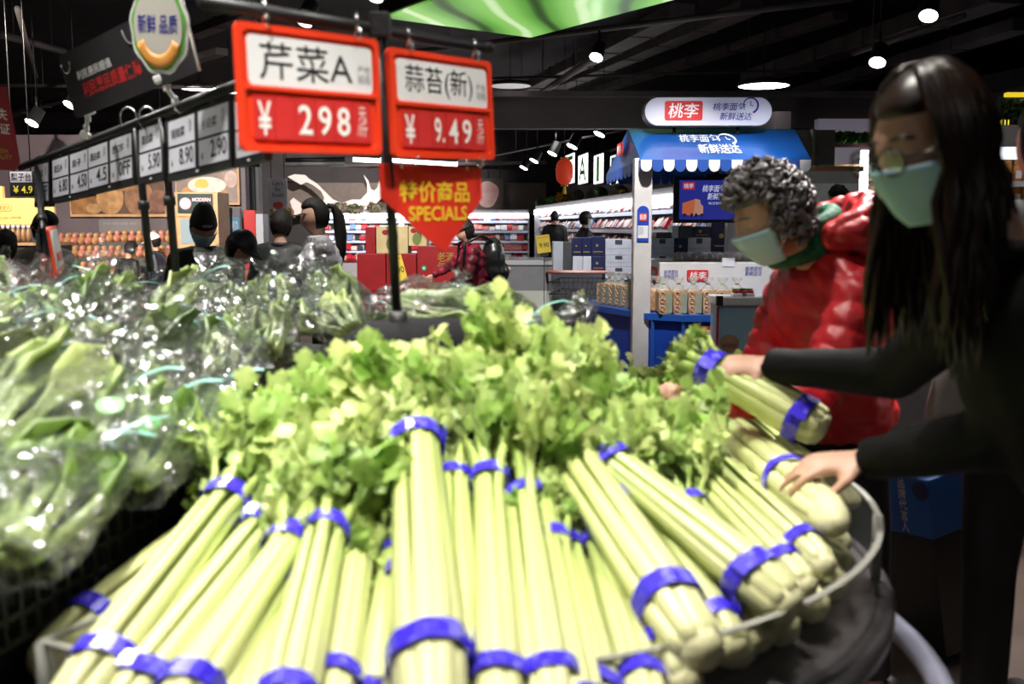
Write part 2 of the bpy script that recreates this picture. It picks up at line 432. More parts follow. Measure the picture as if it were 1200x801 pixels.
# small track spotlight fixtures (pixel, depth, aim) and housings for the added unseen lights
bulb = mat('spot_lens', (0.9, 0.9, 0.9), 0.4, emit=(1.0, 0.98, 0.95), es=14.0)
def spot_fixture(p, aim, lab, s=1.0, rod=True):
    d = (V(aim) - V(p)).normalized(); t = thing('track_spotlight', lab, 'spotlight', p, group='black track spotlights')
    p = V(p)
    MB().tube([p - d * 0.21 * s, p - d * 0.2 * s, p - d * 0.06 * s, p - d * 0.05 * s], [0.03 * s, 0.055 * s, 0.06 * s, 0.068 * s], 16).build('spot_barrel', black, t, True)
    MB().tube([p - d * 0.055 * s, p - d * 0.045 * s], 0.06 * s, 16).build('spot_lens', bulb, t, True)
    q = p - d * 0.15 * s
    MB().tube([q, q + V((0, 0, 0.16 * s))], 0.012 * s, 6).build('spot_arm', black, t, True)
    MB().tube([q + V((0, 0, 0.15 * s)), V((q.x, q.y, 4.6))], 0.006, 5).build('hanger_rod', black, t, True)
for px, py, Y, lab in [(697, 72, 12, 'single bright spotlight above the bread kiosk awning'),
                       (1087, 25, 9, 'upper of two spotlights over the dark-haired woman'),
                       (1027, 79, 10, 'lower of two spotlights over the dark-haired woman'),
                       (700, 162, 17, 'bright spotlight on the rail above the letter light boxes'),
                       (353, 31, 9, 'spotlight just above the large red price sign'),
                       (436, 2, 9, 'spotlight at the top edge beside the green screen'),
                       (34, 149, 12, 'lower left spotlight beneath the hanging red board'),
                       (79, 128, 12, 'spotlight touching the lower corner of the black banner'),
                       (204, 87, 11, 'spotlight behind the clip of the black banner'),
                       (668, 176, 18, 'small spotlight left of the bright one on the lantern rail'),
                       (645, 184, 20, 'second small spotlight on the lantern rail'),
                       (624, 192, 22, 'third small spotlight on the lantern rail'),
                       (612, 200, 24, 'farthest small spotlight on the lantern rail')]:
    p = at(px, py, Y)
    spot_fixture(p, p + V((-0.35, -0.55, -1)) if Y < 15 else p + V((-.5, -.2, -1)), lab, 1.3 if Y < 15 else 1.6)
for i, (p, a, *_r) in enumerate(SPOTS):
    d = (V(a) - V(p)).normalized()
    spot_fixture(V(p) - d * 0.02, a, 'black track spotlight out of view, added for the light on its target', 1.0)

# green ceiling screen
A = onz(450, 21, 3.6); B = onz(622, 44, 3.6)
u = (B - A).normalized(); w = (B - A).length; d = V((u.y, -u.x, 0)); 
M = Matrix((u, -d, V((0, 0, 1)))).transposed().to_4x4(); M.translation = A
scr = thing('ceiling_screen', 'large glowing green leaf screen hung under the ceiling', 'screen', M=M)
sm = bpy.data.materials.new('leaf_screen'); sm.use_nodes = True; nt = sm.node_tree
b = nt.nodes['Principled BSDF']; b.inputs['Base Color'].default_value = (0, 0, 0, 1); b.inputs['Roughness'].default_value = 0.3
tc = nt.nodes.new('ShaderNodeTexCoord'); mp = nt.nodes.new('ShaderNodeMapping'); mp.inputs['Rotation'].default_value = (0, 0, 0.5); mp.inputs['Scale'].default_value = (0.55, 0.9, 1)
wv = nt.nodes.new('ShaderNodeTexWave'); wv.inputs['Scale'].default_value = 0.55; wv.inputs['Distortion'].default_value = 3.0; wv.inputs['Detail'].default_value = 1; wv.wave_profile = 'SIN'
cr = nt.nodes.new('ShaderNodeValToRGB'); e = cr.color_ramp.elements
e[0].position = 0.0; e[0].color = (0.03, 0.09, 0.02, 1); e[1].position = 1.0; e[1].color = (0.75, 1.0, 0.55, 1)
for ps, cc in ((0.1, (0.12, 0.38, 0.05, 1)), (0.6, (0.25, 0.62, 0.12, 1)), (0.93, (0.32, 0.7, 0.16, 1))):
    x = e.new(ps); x.color = cc
nt.links.new(tc.outputs['Object'], mp.inputs[0]); nt.links.new(mp.outputs[0], wv.inputs[0]); nt.links.new(wv.outputs['Fac'], cr.inputs[0])
nt.links.new(cr.outputs[0], b.inputs['Emission Color']); b.inputs['Emission Strength'].default_value = 0.85
MB().bbox(0, -4.2, 0, w, 0, 0.02).build('screen_face', sm, scr)
MB().bbox(-0.04, -4.24, 0.02, w + 0.04, 0.04, 0.16).build('screen_housing', black, scr)
for x in (0.2, w - 0.2):
    for y in (-4, -0.2): MB().tube([(x, y, 0.16), (x, y, 1.0)], 0.01, 5).build('hanger_rod', black, scr)

# ================================================================== round display table
TC = V((-0.2, 2.15, 0))
def cone_z(p): return CAM_H - 0.215 - 0.43 * (V((p.x, p.y, 0)) - TC).length
def surf(px, py, off=0.0):
    """where the view ray through a pixel meets the sloping celery heap"""
    r = ray(px, py); lo, hi = 0.6, 3.4
    f = lambda Y: (CAM_H + r.z * (Y / r.y)) - (cone_z(V((r.x * Y / r.y, Y, 0))) + off)
    for k in range(60):
        y = 0.6 + k * 0.045
        if f(y) > 0 and f(y + 0.045) <= 0: lo, hi = y, y + 0.045; break
    for _ in range(30):
        m = (lo + hi) / 2
        if f(m) > 0: lo = m
        else: hi = m
    return V((r.x * lo / r.y, lo, CAM_H + r.z * lo / r.y))

RIMZ = 0.785; A0 = radians(242); A1 = radians(400)
acr = film_mat('clear_acrylic', (0.95, 0.955, 0.94), 0.03, 0.16, 0.05, 30, 0.0, 0.025)
edge = mat('acrylic_edge', (0.42, 0.42, 0.38), 0.25, trans=0.3)
tbl = thing('round_display_table', 'round black produce display table with clear acrylic rim and bumper rail', 'display table', TC)
MB().lathe([(0.0, 0.0), (0.80, 0.0), (0.80, 0.08), (0.86, 0.1), (0.86, 0.60), (0.0, 0.60)], n=56).build('table_base', black, tbl)
MB().lathe([(0.0, 0.60), (0.97, 0.60), (0.985, 0.615), (0.985, 0.64), (0.97, 0.655), (0.0, 0.655)], n=72).build('table_top', mat('grey_laminate', (0.06, 0.055, 0.06), 0.35, var=0.1), tbl)
rim = MB().lathe([(0.957, 0.655), (0.957, RIMZ), (0.947, RIMZ), (0.947, 0.655)], n=72, a0=A0, a1=A1, close=True, smooth=False).build('acrylic_rim', acr, tbl)
MB().lathe([(0.958, RIMZ), (0.958, RIMZ + 0.004), (0.946, RIMZ + 0.004), (0.946, RIMZ)], n=72, a0=A0, a1=A1, close=True, smooth=False).build('rim_edge', edge, rim)
for aa in (A0 + 0.0, radians(345)):
    MB().lathe([(0.961, 0.655), (0.961, RIMZ + 0.002), (0.943, RIMZ + 0.002), (0.943, 0.655)], n=2, a0=aa, a1=aa + 0.014, close=True).build('rim_joint', edge, rim)
dv = MB(); pA = V((0.945 * cos(A0), 0.945 * sin(A0), 0)); pB = pA * 0.12
n_ = V((-pA.y, pA.x, 0)).normalized() * 0.003
dv.add([pA - n_ + V((0, 0, .655)), pB - n_ + V((0, 0, .655)), pB - n_ + V((0, 0, RIMZ)), pA - n_ + V((0, 0, RIMZ)),
        pA + n_ + V((0, 0, .655)), pB + n_ + V((0, 0, .655)), pB + n_ + V((0, 0, RIMZ)), pA + n_ + V((0, 0, RIMZ))],
       [(0, 1, 2, 3), (7, 6, 5, 4), (0, 4, 5, 1), (1, 5, 6, 2), (2, 6, 7, 3), (3, 7, 4, 0)])
dvo = dv.build('acrylic_divider', acr, tbl)
MB().tube([pA + V((0, 0, RIMZ)), pB + V((0, 0, RIMZ))], 0.005, 5).build('divider_edge', edge, dvo)
for px, py in ((62, 722), (95, 712)):
    pass
# bumper rail on brackets
ring = [(1.09 * cos(a), 1.09 * sin(a), 0.43) for a in [2 * pi * k / 72 for k in range(72)]]
MB().tube(ring, 0.028, 10, closed=True).build('bumper_rail', mat('rail_grey', (0.2, 0.2, 0.26), 0.3, 0.4, var=0.1), tbl)
for k in range(9):
    a = 2 * pi * k / 9 + 0.2
    MB().tube([(0.86 * cos(a), 0.86 * sin(a), 0.43), (1.07 * cos(a), 1.07 * sin(a), 0.43)], 0.016, 8).build('rail_bracket', blackm, tbl)
# black cone that carries the heap, and the hub round the sign post
MB().lathe([(0.0, CAM_H - 0.37), (0.12, CAM_H - 0.38), (0.86, 0.67), (0.86, 0.655)], n=40).build('heap_mat', mat('black_mat', (0.03, 0.022, 0.018), 0.8, bump=0.3, bscale=60), tbl)
MB().lathe([(0.0, CAM_H - 0.2), (0.12, CAM_H - 0.205), (0.17, CAM_H - 0.24), (0.18, CAM_H - 0.38), (0.0, CAM_H - 0.38)], n=20).build('centre_hub', mat('hub_black', (0.008, 0.008, 0.009), 0.85, spec=0.1), tbl)

# ================================================================== celery
def stalk_mat(name, c1, c2, c3):
    m = bpy.data.materials.new(name); m.use_nodes = True; nt = m.node_tree; b = nt.nodes['Principled BSDF']
    tc = nt.nodes.new('ShaderNodeTexCoord'); sp = nt.nodes.new('ShaderNodeSeparateXYZ'); nt.links.new(tc.outputs['Object'], sp.inputs[0])
    cr = nt.nodes.new('ShaderNodeValToRGB'); e = cr.color_ramp.elements
    e[0].position = 0.02; e[0].color = (*c1, 1); e[1].position = 0.66; e[1].color = (*c3, 1); x = e.new(0.35); x.color = (*c2, 1)
    nt.links.new(sp.outputs['Z'], cr.inputs[0])
    mp = nt.nodes.new('ShaderNodeMapping'); mp.inputs['Scale'].default_value = (60, 60, 2.0)
    nz = nt.nodes.new('ShaderNodeTexNoise'); nz.inputs['Scale'].default_value = 3.0; nz.inputs['Detail'].default_value = 3
    nt.links.new(tc.outputs['Object'], mp.inputs[0]); nt.links.new(mp.outputs[0], nz.inputs['Vector'])
    oi = nt.nodes.new('ShaderNodeObjectInfo')
    mr = nt.nodes.new('ShaderNodeMapRange'); mr.inputs[1].default_value = 0.25; mr.inputs[2].default_value = 0.95; mr.inputs[3].default_value = 0.70; mr.inputs[4].default_value = 1.12
    ad = nt.nodes.new('ShaderNodeMath'); ad.operation = 'MULTIPLY_ADD'; ad.inputs[1].default_value = 0.35
    nt.links.new(oi.outputs['Random'], ad.inputs[0]); nt.links.new(nz.outputs['Fac'], ad.inputs[2]); 
    nt.links.new(ad.outputs[0], mr.inputs[0])
    mu = nt.nodes.new('ShaderNodeVectorMath'); mu.operation = 'SCALE'
    nt.links.new(cr.outputs[0], mu.inputs[0]); nt.links.new(mr.outputs[0], mu.inputs['Scale'])
    nt.links.new(mu.outputs[0], b.inputs['Base Color'])
    b.inputs['Roughness'].default_value = 0.36; b.inputs['Specular IOR Level'].default_value = 0.5
    bp = nt.nodes.new('ShaderNodeBump'); bp.inputs['Strength'].default_value = 0.35; bp.inputs['Distance'].default_value = 0.004
    nt.links.new(nz.outputs['Fac'], bp.inputs['Height']); nt.links.new(bp.outputs[0], b.inputs['Normal'])
    return m
cel_m = stalk_mat('celery_stalk', (0.68, 0.68, 0.36), (0.56, 0.64, 0.23), (0.36, 0.52, 0.11))
def leaf_mat(name, c1, c2, rough=0.42, tl=0.25):
    m = bpy.data.materials.new(name); m.use_nodes = True; nt = m.node_tree; b = nt.nodes['Principled BSDF']
    tc = nt.nodes.new('ShaderNodeTexCoord'); nz = nt.nodes.new('ShaderNodeTexNoise'); nz.inputs['Scale'].default_value = 14; nz.inputs['Detail'].default_value = 3
    nt.links.new(tc.outputs['Object'], nz.inputs['Vector'])
    oi = nt.nodes.new('ShaderNodeObjectInfo')
    ad = nt.nodes.new('ShaderNodeMath'); ad.operation = 'MULTIPLY_ADD'; ad.inputs[1].default_value = 0.5; 
    nt.links.new(oi.outputs['Random'], ad.inputs[0]); nt.links.new(nz.outputs['Fac'], ad.inputs[2])
    mr = nt.nodes.new('ShaderNodeMapRange'); mr.inputs[1].default_value = 0.35; mr.inputs[2].default_value = 1.1
    nt.links.new(ad.outputs[0], mr.inputs[0])
    mx = nt.nodes.new('ShaderNodeMix'); mx.data_type = 'RGBA'; mx.inputs[6].default_value = (*c1, 1); mx.inputs[7].default_value = (*c2, 1)
    nt.links.new(mr.outputs[0], mx.inputs[0]); nt.links.new(mx.outputs[2], b.inputs['Base Color'])
    b.inputs['Roughness'].default_value = rough
    tr = nt.nodes.new('ShaderNodeBsdfTranslucent'); nt.links.new(mx.outputs[2], tr.inputs[0])
    ms = nt.nodes.new('ShaderNodeMixShader'); ms.inputs[0].default_value = tl
    nt.links.new(b.outputs[0], ms.inputs[1]); nt.links.new(tr.outputs[0], ms.inputs[2])
    nt.links.new(ms.outputs[0], nt.nodes['Material Output'].inputs[0])
    return m
celleaf_m = leaf_mat('celery_leaf', (0.20, 0.40, 0.05), (0.74, 0.80, 0.33))
root_m = mat('celery_root', (0.66, 0.64, 0.38), 0.6, var=0.15, vscale=30, bump=0.3)
tape_m = bpy.data.materials.new('blue_tape'); tape_m.use_nodes = True
nt = tape_m.node_tree; b = nt.nodes['Principled BSDF']; tc = nt.nodes.new('ShaderNodeTexCoord')
vo = nt.nodes.new('ShaderNodeTexBrick'); vo.inputs['Scale'].default_value = 40; vo.inputs['Mortar Size'].default_value = 0.03
mp = nt.nodes.new('ShaderNodeMapping'); mp.inputs['Rotation'].default_value = (pi / 2, 0, 0)
nz = nt.nodes.new('ShaderNodeTexNoise'); nz.inputs['Scale'].default_value = 60; nz.inputs['Detail'].default_value = 1
nt.links.new(tc.outputs['Object'], nz.inputs['Vector'])
cr = nt.nodes.new('ShaderNodeValToRGB'); cr.color_ramp.elements[0].position = 0.56; cr.color_ramp.elements[0].color = (0.045, 0.025, 0.62, 1)
cr.color_ramp.elements[1].position = 0.72; cr.color_ramp.elements[1].color = (0.2, 0.18, 0.85, 1)
nt.links.new(nz.outputs['Fac'], cr.inputs[0]); nt.links.new(cr.outputs[0], b.inputs['Base Color'])
b.inputs['Roughness'].default_value = 0.22
nt.nodes.remove(vo); nt.nodes.remove(mp)

def leaflet(rng, L, W):
    """three-lobed serrated leaflet in the xz plane, pointing +z, gently cupped"""
    out = [(0, 0), (.30, .12), (.50, .20), (.42, .36), (.72, .46), (.60, .58), (.78, .72), (.45, .72), (.40, .86), (.16, .90), (0, 1.0)]
    vs = []; fs = []
    N = len(out)
    for x, z in out: vs.append(V((x * W, 0.22 * W * x * x + 0.12 * L * z * z * rng.uniform(-1, 1.5), z * L)))
    for x, z in out[1:-1]: vs.append(V((-x * W, 0.22 * W * x * x, z * L)))
    mid = [V((0, -0.05 * W, z * L)) for z in (0.3, 0.6)]
    vs += mid; m1 = len(vs) - 2; m2 = m1 + 1
    R = list(range(0, N)); Lf = [0] + list(range(N, N + N - 2)) + [N - 1]
    for side in (R, Lf):
        seq = side
        for i in range(len(seq) - 1):
            a, c = seq[i], seq[i + 1]
            mz = (out[min(i, N - 1)][1] + out[min(i + 1, N - 1)][1]) / 2
            fs.append((a, c, m1 if mz < 0.45 else m2))
        fs.append((seq[4], m2, m1))
    return vs, fs

def sprig(rng, size=1.0, n_branch=5):
    """leafy top of one celery stalk: petioles with leaflets, origin at the stalk end, growing +z"""
    mb = MB(); st = MB()
    for k in range(n_branch):
        a = rng.uniform(0, 2 * pi); tilt = rng.uniform(0.15, 0.75) if k else 0.1
        ln = size * rng.uniform(0.10, 0.22) * (1 if k else 1.25)
        d = V((sin(tilt) * cos(a), sin(tilt) * sin(a), cos(tilt)))
        pts = [V((0, 0, -0.01)), d * ln * 0.4 + V((0, 0, ln * 0.15)), d * ln + V((rng.uniform(-.02, .02), rng.uniform(-.02, .02), 0.0))]
        mb.tube(pts, [0.0070 * size, 0.0048 * size, 0.0022 * size], 5)
        for j in range(5):
            f = (0.45, 0.45, 0.75, 0.75, 1.0)[j]
            base = pts[0].lerp(pts[1], f * 2) if f < 0.5 else pts[1].lerp(pts[2], f * 2 - 1)
            L = size * rng.uniform(0.055, 0.095) * (1.15 if j == 4 else 1); W = L * rng.uniform(0.46, 0.66)
            vs, fs = leaflet(rng, L, W)
            q = d.to_track_quat('Z', 'Y')
            side = (1, -1, 1, -1, 0)[j]
            E_ = Euler((rng.uniform(-0.9, 0.9), rng.uniform(-0.3, 0.3) + side * 0.9, rng.uniform(-1.2, 1.2)))
            Mx = q.to_matrix() @ E_.to_matrix()
            mb.add([base + Mx @ p for p in vs], fs, True)
    return mb.mesh('leaf_sprig')
_rs = random.Random(11)
SPRIGS = [sprig(_rs, 0.55, 7) for _ in range(7)]
for s in SPRIGS: s.materials.append(celleaf_m)

def bunch_proto(seed, n_out=8, n_in=4, L=0.60, fan=1.0):
    """mesh list of one bunch along +z: stalks, root, two tapes; plus the sprig seats"""
    rng = random.Random(seed); stalks = []; seats = []
    for k in range(n_out + n_in):
        inner = k >= n_out
        a = 2 * pi * (k / n_out) + rng.uniform(-.15, .15) if not inner else 2 * pi * (k - n_out) / n_in + 0.4
        rad = 1.0 if not inner else 0.45
        top = L * rng.uniform(0.9, 1.02)
        zs = [0.0, 0.02, 0.08, 0.16, 0.28, 0.40, 0.50, 0.56, 0.60]
        prof = [0.024, 0.030, 0.034, 0.035, 0.033, 0.031, 0.030, 0.034, 0.042]
        wid = [0.015, 0.0172, 0.0178, 0.0170, 0.0150, 0.0138, 0.0128, 0.0115, 0.0085]
        tw = rng.uniform(-0.5, 0.5); jit = rng.uniform(0.9, 1.08); vs = []; fs = []; n = 10; sp = rng.uniform(0.0, 0.035) * fan
        for i, z in enumerate(zs):
            zz = z * top / 0.60
            r = prof[i] * rad * jit + (max(0, z - 0.5) / 0.1) ** 2 * sp
            aa = a + tw * z; ca, sa = cos(aa), sin(aa)
            w = wid[i] * (0.8 if inner else 1.0); th = w * 0.62
            for j in range(n):
                # crescent section, convex side outwards, light ribs
                if j < 7:
                    t = -1 + 2 * j / 6; lx = w * t; ly = th * (1 - t * t) ** 0.7 + (0.0012 if j % 2 else 0)
                else:
                    t = 0.62 - 0.62 * (j - 7); lx = w * t; ly = -th * 0.55 * (1 - abs(t)) - 0.0
                vs.append((ca * (r + ly) - sa * lx, sa * (r + ly) + ca * lx, zz))
        m = len(zs)
        for i in range(m - 1):
            for j in range(n):
                j2 = (j + 1) % n; fs.append((i * n + j, i * n + j2, (i + 1) * n + j2, (i + 1) * n + j))
        fs.append(tuple(range(n - 1, -1, -1))); fs.append(tuple((m - 1) * n + j for j in range(n)))
        mb = MB(); mb.add(vs, fs, True); me = mb.mesh('stalk'); me.materials.append(cel_m); stalks.append(me)
        r = prof[-1] * rad + sp
        tilt = 0.15 + sp * 9
        d = V((sin(tilt) * cos(aa), sin(tilt) * sin(aa), cos(tilt)))
        seats.append((V((r * cos(aa), r * sin(aa), top - 0.004)), d, rng.randrange(7), rng.uniform(0.85, 1.25), rng.uniform(0, 6.3)))
    mb = MB(); mb.lathe([(0.0, -0.022), (0.018, -0.021), (0.032, -0.008), (0.036, 0.012), (0.03, 0.03), (0.0, 0.03)], n=14)
    root = mb.mesh('root_end'); root.materials.append(root_m)
    tapes = []
    for zc, r in ((0.095, 0.0492), (0.50, 0.0428)):
        mb = MB(); pr = []
        ht = 0.0155
        prof = [(r, zc - ht), (r + 0.002, zc - ht), (r + 0.002, zc + ht), (r, zc + ht)]
        mb.lathe(prof, n=24, close=True, smooth=False)
        # wrap follows the lumps of the stalks
        mb.v = [(x * (1 + 0.02 * sin(8 * atan2(y, x))), y * (1 + 0.02 * sin(8 * atan2(y, x))), z + 0.004 * sin(2 * atan2(y, x) + seed)) for x, y, z in mb.v]
        # loose tape tail
        mb.box((r + 0.006, 0.0, zc), (0.001, 0.024, 2 * ht), Matrix.Rotation(0.35, 3, 'Z'))
        me = mb.mesh('tape'); me.materials.append(tape_m); tapes.append(me)
    return stalks, root, tapes, seats
PROTOS = [bunch_proto(s) for s in (3, 5, 9)] + [bunch_proto(21, 9, 5, fan=0.5)]
def celery(base, top, wscale, proto, label, roll=0.0, group=None, leaves=1.0, lowband=True, flat=1.0):
    base = V(base); top = V(top); ax = top - base; ln = ax.length; ax.normalize()
    q = ax.to_track_quat('Z', 'Y').to_matrix().to_4x4()
    M = Matrix.Translation(base) @ q @ Matrix.Rotation(roll, 4, 'Z') 
    S = Matrix.Diagonal((wscale, wscale, ln / 0.60, 1))
    t = bpy.data.objects.new('celery_bunch', None); COL.objects.link(t); t.matrix_world = M; WM[t.name] = M
    setprops(t, label, 'celery', group)
    stalks, root, tapes, seats = PROTOS[proto]
    for me, (p, d, si, ss, rr) in zip(stalks, seats):
        o = link(me, 'stalk', t, S)
        if leaves > 0:
            # sprig hangs on its stalk, kept unscaled along the length
            Q = d.to_track_quat('Z', 'Y').to_matrix().to_4x4()
            k = ss * leaves * (0.75 + 0.25 * wscale)
            Ms = Matrix.Translation(V((p.x * wscale, p.y * wscale, p.z * ln / 0.60))) @ Q @ Matrix.Rotation(rr, 4, 'Z') @ Matrix.Diagonal((k, k, k, 1))
            lf = link(SPRIGS[si], 'leaf_sprig', o); lf.matrix_parent_inverse = S.inverted(); lf.matrix_basis = Ms
    link(root, 'root_end', t, S)
    for me in tapes: 
        zc = 0.095 if me is tapes[0] else 0.50
        St = Matrix.Translation((0, 0, zc * ln / 0.60)) @ Matrix.Diagonal((wscale, wscale, wscale, 1)) @ Matrix.Translation((0, 0, -zc))
        link(me, 'tape', t, St)
    return t

# base pixel, leaf-start pixel, height off the heap, girth, proto, label
CEL = [
    ((78, 806), (292, 552), 0.035, 1.25, 0, 'leftmost celery bunch leaning along the acrylic divider'),
    ((128, 822), (335, 585), 0.015, 1.15, 1, 'celery bunch second from the left beside the divider'),
    ((190, 830), (362, 606), 0.06, 1.2, 2, 'celery bunch with a crossed double tape, third from the left'),
    ((262, 850), (388, 640), 0.01, 1.1, 0, 'celery bunch lying under the two crossed ones on the left'),
    ((322, 850), (390, 588), 0.075, 1.1, 3, 'tall celery bunch with tape halfway up, left of the widest central one'),
    ((382, 830), (432, 548), 0.025, 0.95, 1, 'slim celery bunch just left of the widest central one'),
    ((432, 845), (470, 620), -0.005, 1.0, 2, 'celery bunch tucked low against the widest central one'),
    ((508, 822), (484, 478), 0.07, 1.45, 3, 'widest celery bunch at the centre of the front rim'),
    ((548, 835), (530, 520), 0.02, 0.95, 0, 'slim celery bunch immediately right of the widest central one'),
    ((590, 838), (573, 522), 0.05, 1.05, 1, 'upright celery bunch under the point of the red specials sign'),
    ((655, 828), (612, 545), 0.045, 1.05, 2, 'upright celery bunch second right of the widest central one'),
    ((712, 832), (655, 610), 0.0, 1.0, 0, 'celery bunch half buried below the big diagonal one'),
    ((765, 812), (690, 610), 0.0, 1.0, 1, 'celery bunch squeezed beneath the big diagonal one by the rim'),
    ((838, 785), (632, 478), 0.075, 1.35, 3, 'big diagonal celery bunch right of centre with drooping tape tail'),
    ((900, 760), (758, 560), -0.03, 1.1, 2, 'shaded celery bunch lying deep between two diagonal ones'),
    ((942, 722), (680, 514), 0.06, 1.25, 0, 'long diagonal celery bunch with tape near its root on the right'),
    ((955, 698), (795, 535), 0.015, 0.95, 1, 'thin celery bunch right of the long diagonal one'),
    ((978, 672), (815, 520), 0.02, 0.95, 2, 'thin celery bunch next to the fat one under the resting hand'),
    ((992, 622), (800, 455), 0.085, 1.5, 3, 'fat celery bunch under the woman\'s resting hand'),
    ((232, 858), (352, 640), 0.03, 1.1, 1, 'celery bunch sloping under the crossed tapes on the left'),
    ((292, 858), (376, 660), 0.035, 1.1, 0, 'celery bunch without visible tape left of the tall one'),
    ((352, 868), (412, 650), 0.02, 1.0, 2, 'celery bunch low between the tall one and the slim one'),
    ((468, 858), (478, 640), 0.02, 1.0, 1, 'celery bunch peeping out left under the widest central one'),
    ((622, 858), (598, 640), 0.0, 1.0, 0, 'celery bunch low between the two upright ones'),
    ((690, 858), (640, 600), 0.03, 1.0, 3, 'celery bunch right of the two upright ones'),
    ((800, 800), (705, 560), 0.03, 1.1, 1, 'celery bunch with yellowing root under the big diagonal one'),
    ((868, 775), (735, 590), 0.0, 1.1, 0, 'celery bunch half shaded right of the big diagonal one'),
    ((925, 735), (790, 570), 0.0, 1.0, 2, 'celery bunch wedged below the long diagonal one'),
    ((1008, 592), (868, 475), 0.0, 1.0, 1, 'celery bunch behind the fat one at the right rim'),
    ((985, 560), (850, 462), -0.01, 1.0, 0, 'celery bunch farthest round the right rim'),
]
for i, (bp_, tp_, off, w, pr, lab) in enumerate(CEL):
    b0 = surf(bp_[0], bp_[1] + (34 if bp_[1] > 800 else 2), off + (0.03 if bp_[1] > 800 else 0.0)); t0 = surf(*tp_, off)
    if bp_[1] < 800: b0 = b0 + (t0 - b0) * 0.06
    celery(b0, t0, w * 0.74, pr, lab, roll=i * 1.3, leaves=0.4 if tp_[1] >= 590 else 0.95)
# buried under layer and the inner leafy layer
rng = random.Random(4)
k = 0
for a in [radians(x) for x in range(236, 396, 8)]:
    r0 = 0.885; r1 = 0.34
    d = V((cos(a), sin(a), 0)); b0 = TC + d * r0; t0 = TC + d * r1
    b0.z = cone_z(b0) - 0.075; t0.z = cone_z(t0) - 0.06
    b0.z = max(b0.z, 0.71)
    celery(b0, t0, 0.9, k % 3, 'celery bunch buried in the bottom layer of the heap', roll=k, leaves=0.6, group='buried celery bunches'); k += 1
INNER = [((330, 560), (372, 470), 0.03), ((400, 560), (418, 455), 0.04), ((455, 560), (452, 440), 0.05), ((525, 560), (510, 445), 0.045),
         ((570, 540), (560, 430), 0.06), ((610, 540), (600, 425), 0.07), ((660, 540), (635, 420), 0.075), ((700, 535), (665, 425), 0.07),
         ((745, 540), (700, 430), 0.06), ((790, 535), (735, 425), 0.06), ((820, 505), (760, 425), 0.05), ((840, 480), (785, 420), 0.04),
         ((300, 590), (335, 500), 0.02)]
INL = ['at the left edge of the leafy crown', 'second from the left in the leafy crown', 'just left of the sign post in the leafy crown',
       'just right of the sign post in the leafy crown', 'under the red specials sign in the leafy crown', 'behind the tallest leaves of the crown',
       'at the peak of the leafy crown', 'right of the peak of the leafy crown', 'below the shopping cart in the leafy crown',
       'under the blue bread counter in the leafy crown', 'next to the held celery in the leafy crown', 'at the right end of the leafy crown',
       'lowest on the left side of the leafy crown']
for i, (bp_, tp_, off) in enumerate(INNER):
    dy = [44, 50, 80, 84, 64, 30, 40, 62, 70, 44, 40, 50, 40][i]
    b0 = surf(bp_[0], bp_[1] + 40, off - 0.10); t0 = surf(tp_[0], tp_[1] + dy, off - 0.055)
    celery(b0, t0, 0.95, i % 3, 'short leafy celery bunch ' + INL[i], roll=i * 2.1, leaves=0.9, group='leafy celery behind the front row')
# the bunch lifted by the two shoppers
celery(at(962, 503, 2.22), at(806, 418, 2.36), 1.15, 3, 'celery bunch lifted in the air by the two women', roll=0.4, leaves=0.3)
# a loose leaf on the black mat

# ================================================================== bagged greens on the left island
isl_pts = [(-3.1, 1.22), (-0.84, 1.22)] + [(TC.x + 1.13 * cos(radians(q)), TC.y + 1.13 * sin(radians(q))) for q in range(230, 98, -10)] + [(0.02, 3.32), (0.02, 3.75), (-3.1, 3.75)]
isl = thing('produce_island', 'black produce island under the heap of bagged greens', 'display table', (-1.8, 2.6, 0))
MB().prism(isl_pts, 0, 0.70).build('island_body', black, isl, True)
MB().prism([(x * 1.0, y) for x, y in isl_pts], 0.70, 0.74).build('island_top', mat('island_top', (0.02, 0.02, 0.022), 0.5), isl, True)
# black mesh crate whose wall shows between the greens and the celery
crA = at(-40, 738, 1.30); crB = at(288, 545, 2.08); crA.z = crB.z = 0.86
ux = (crB - crA); clen = ux.length; ux.normalize(); uy = V((-ux.y, ux.x, 0))
CM = Matrix((ux, uy, V((0, 0, 1)))).transposed().to_4x4(); CM.translation = V((crA.x, crA.y, 0.745))
crate = thing('produce_crate', 'black plastic mesh crate holding bagged greens beside the celery', 'crate', M=CM)
CH = 0.165; CD = 0.42
crp = mat('crate_plastic', (0.03, 0.03, 0.032), 0.38, bump=0.1, bscale=120)
def grid_wall(x0, x1, h, fx, nm, along_x=True, y=0.0):
    """open lattice wall: rails and bars"""
    mb = MB(); n = int((x1 - x0) / 0.034)
    for k in range(n + 1):
        x = x0 + (x1 - x0) * k / n
        if along_x: mb.box((x, y, h / 2), (0.008, 0.008, h))
        else: mb.box((y, x, h / 2), (0.008, 0.008, h))
    for z in (0.005, 0.045, 0.085, h - 0.035):
        if along_x: mb.box(((x0 + x1) / 2, y, z), (x1 - x0, 0.008, 0.008))
        else: mb.box((y, (x0 + x1) / 2, z), (0.008, x1 - x0, 0.008))
    o = mb.build(nm, crp, crate); o['kind'] = 'stuff'; return o
grid_wall(0, clen, CH, 0, 'mesh_wall', True, 0.0)
grid_wall(0, clen, CH, 0, 'mesh_wall', True, CD)
grid_wall(0, CD, CH, 0, 'mesh_wall', False, 0.0)
grid_wall(0, CD, CH, 0, 'mesh_wall', False, clen)
MB().bbox(0.01, 0.012, 0.02, clen - 0.01, 0.016, CH - 0.03).build('liner', black, crate)
rm = MB()
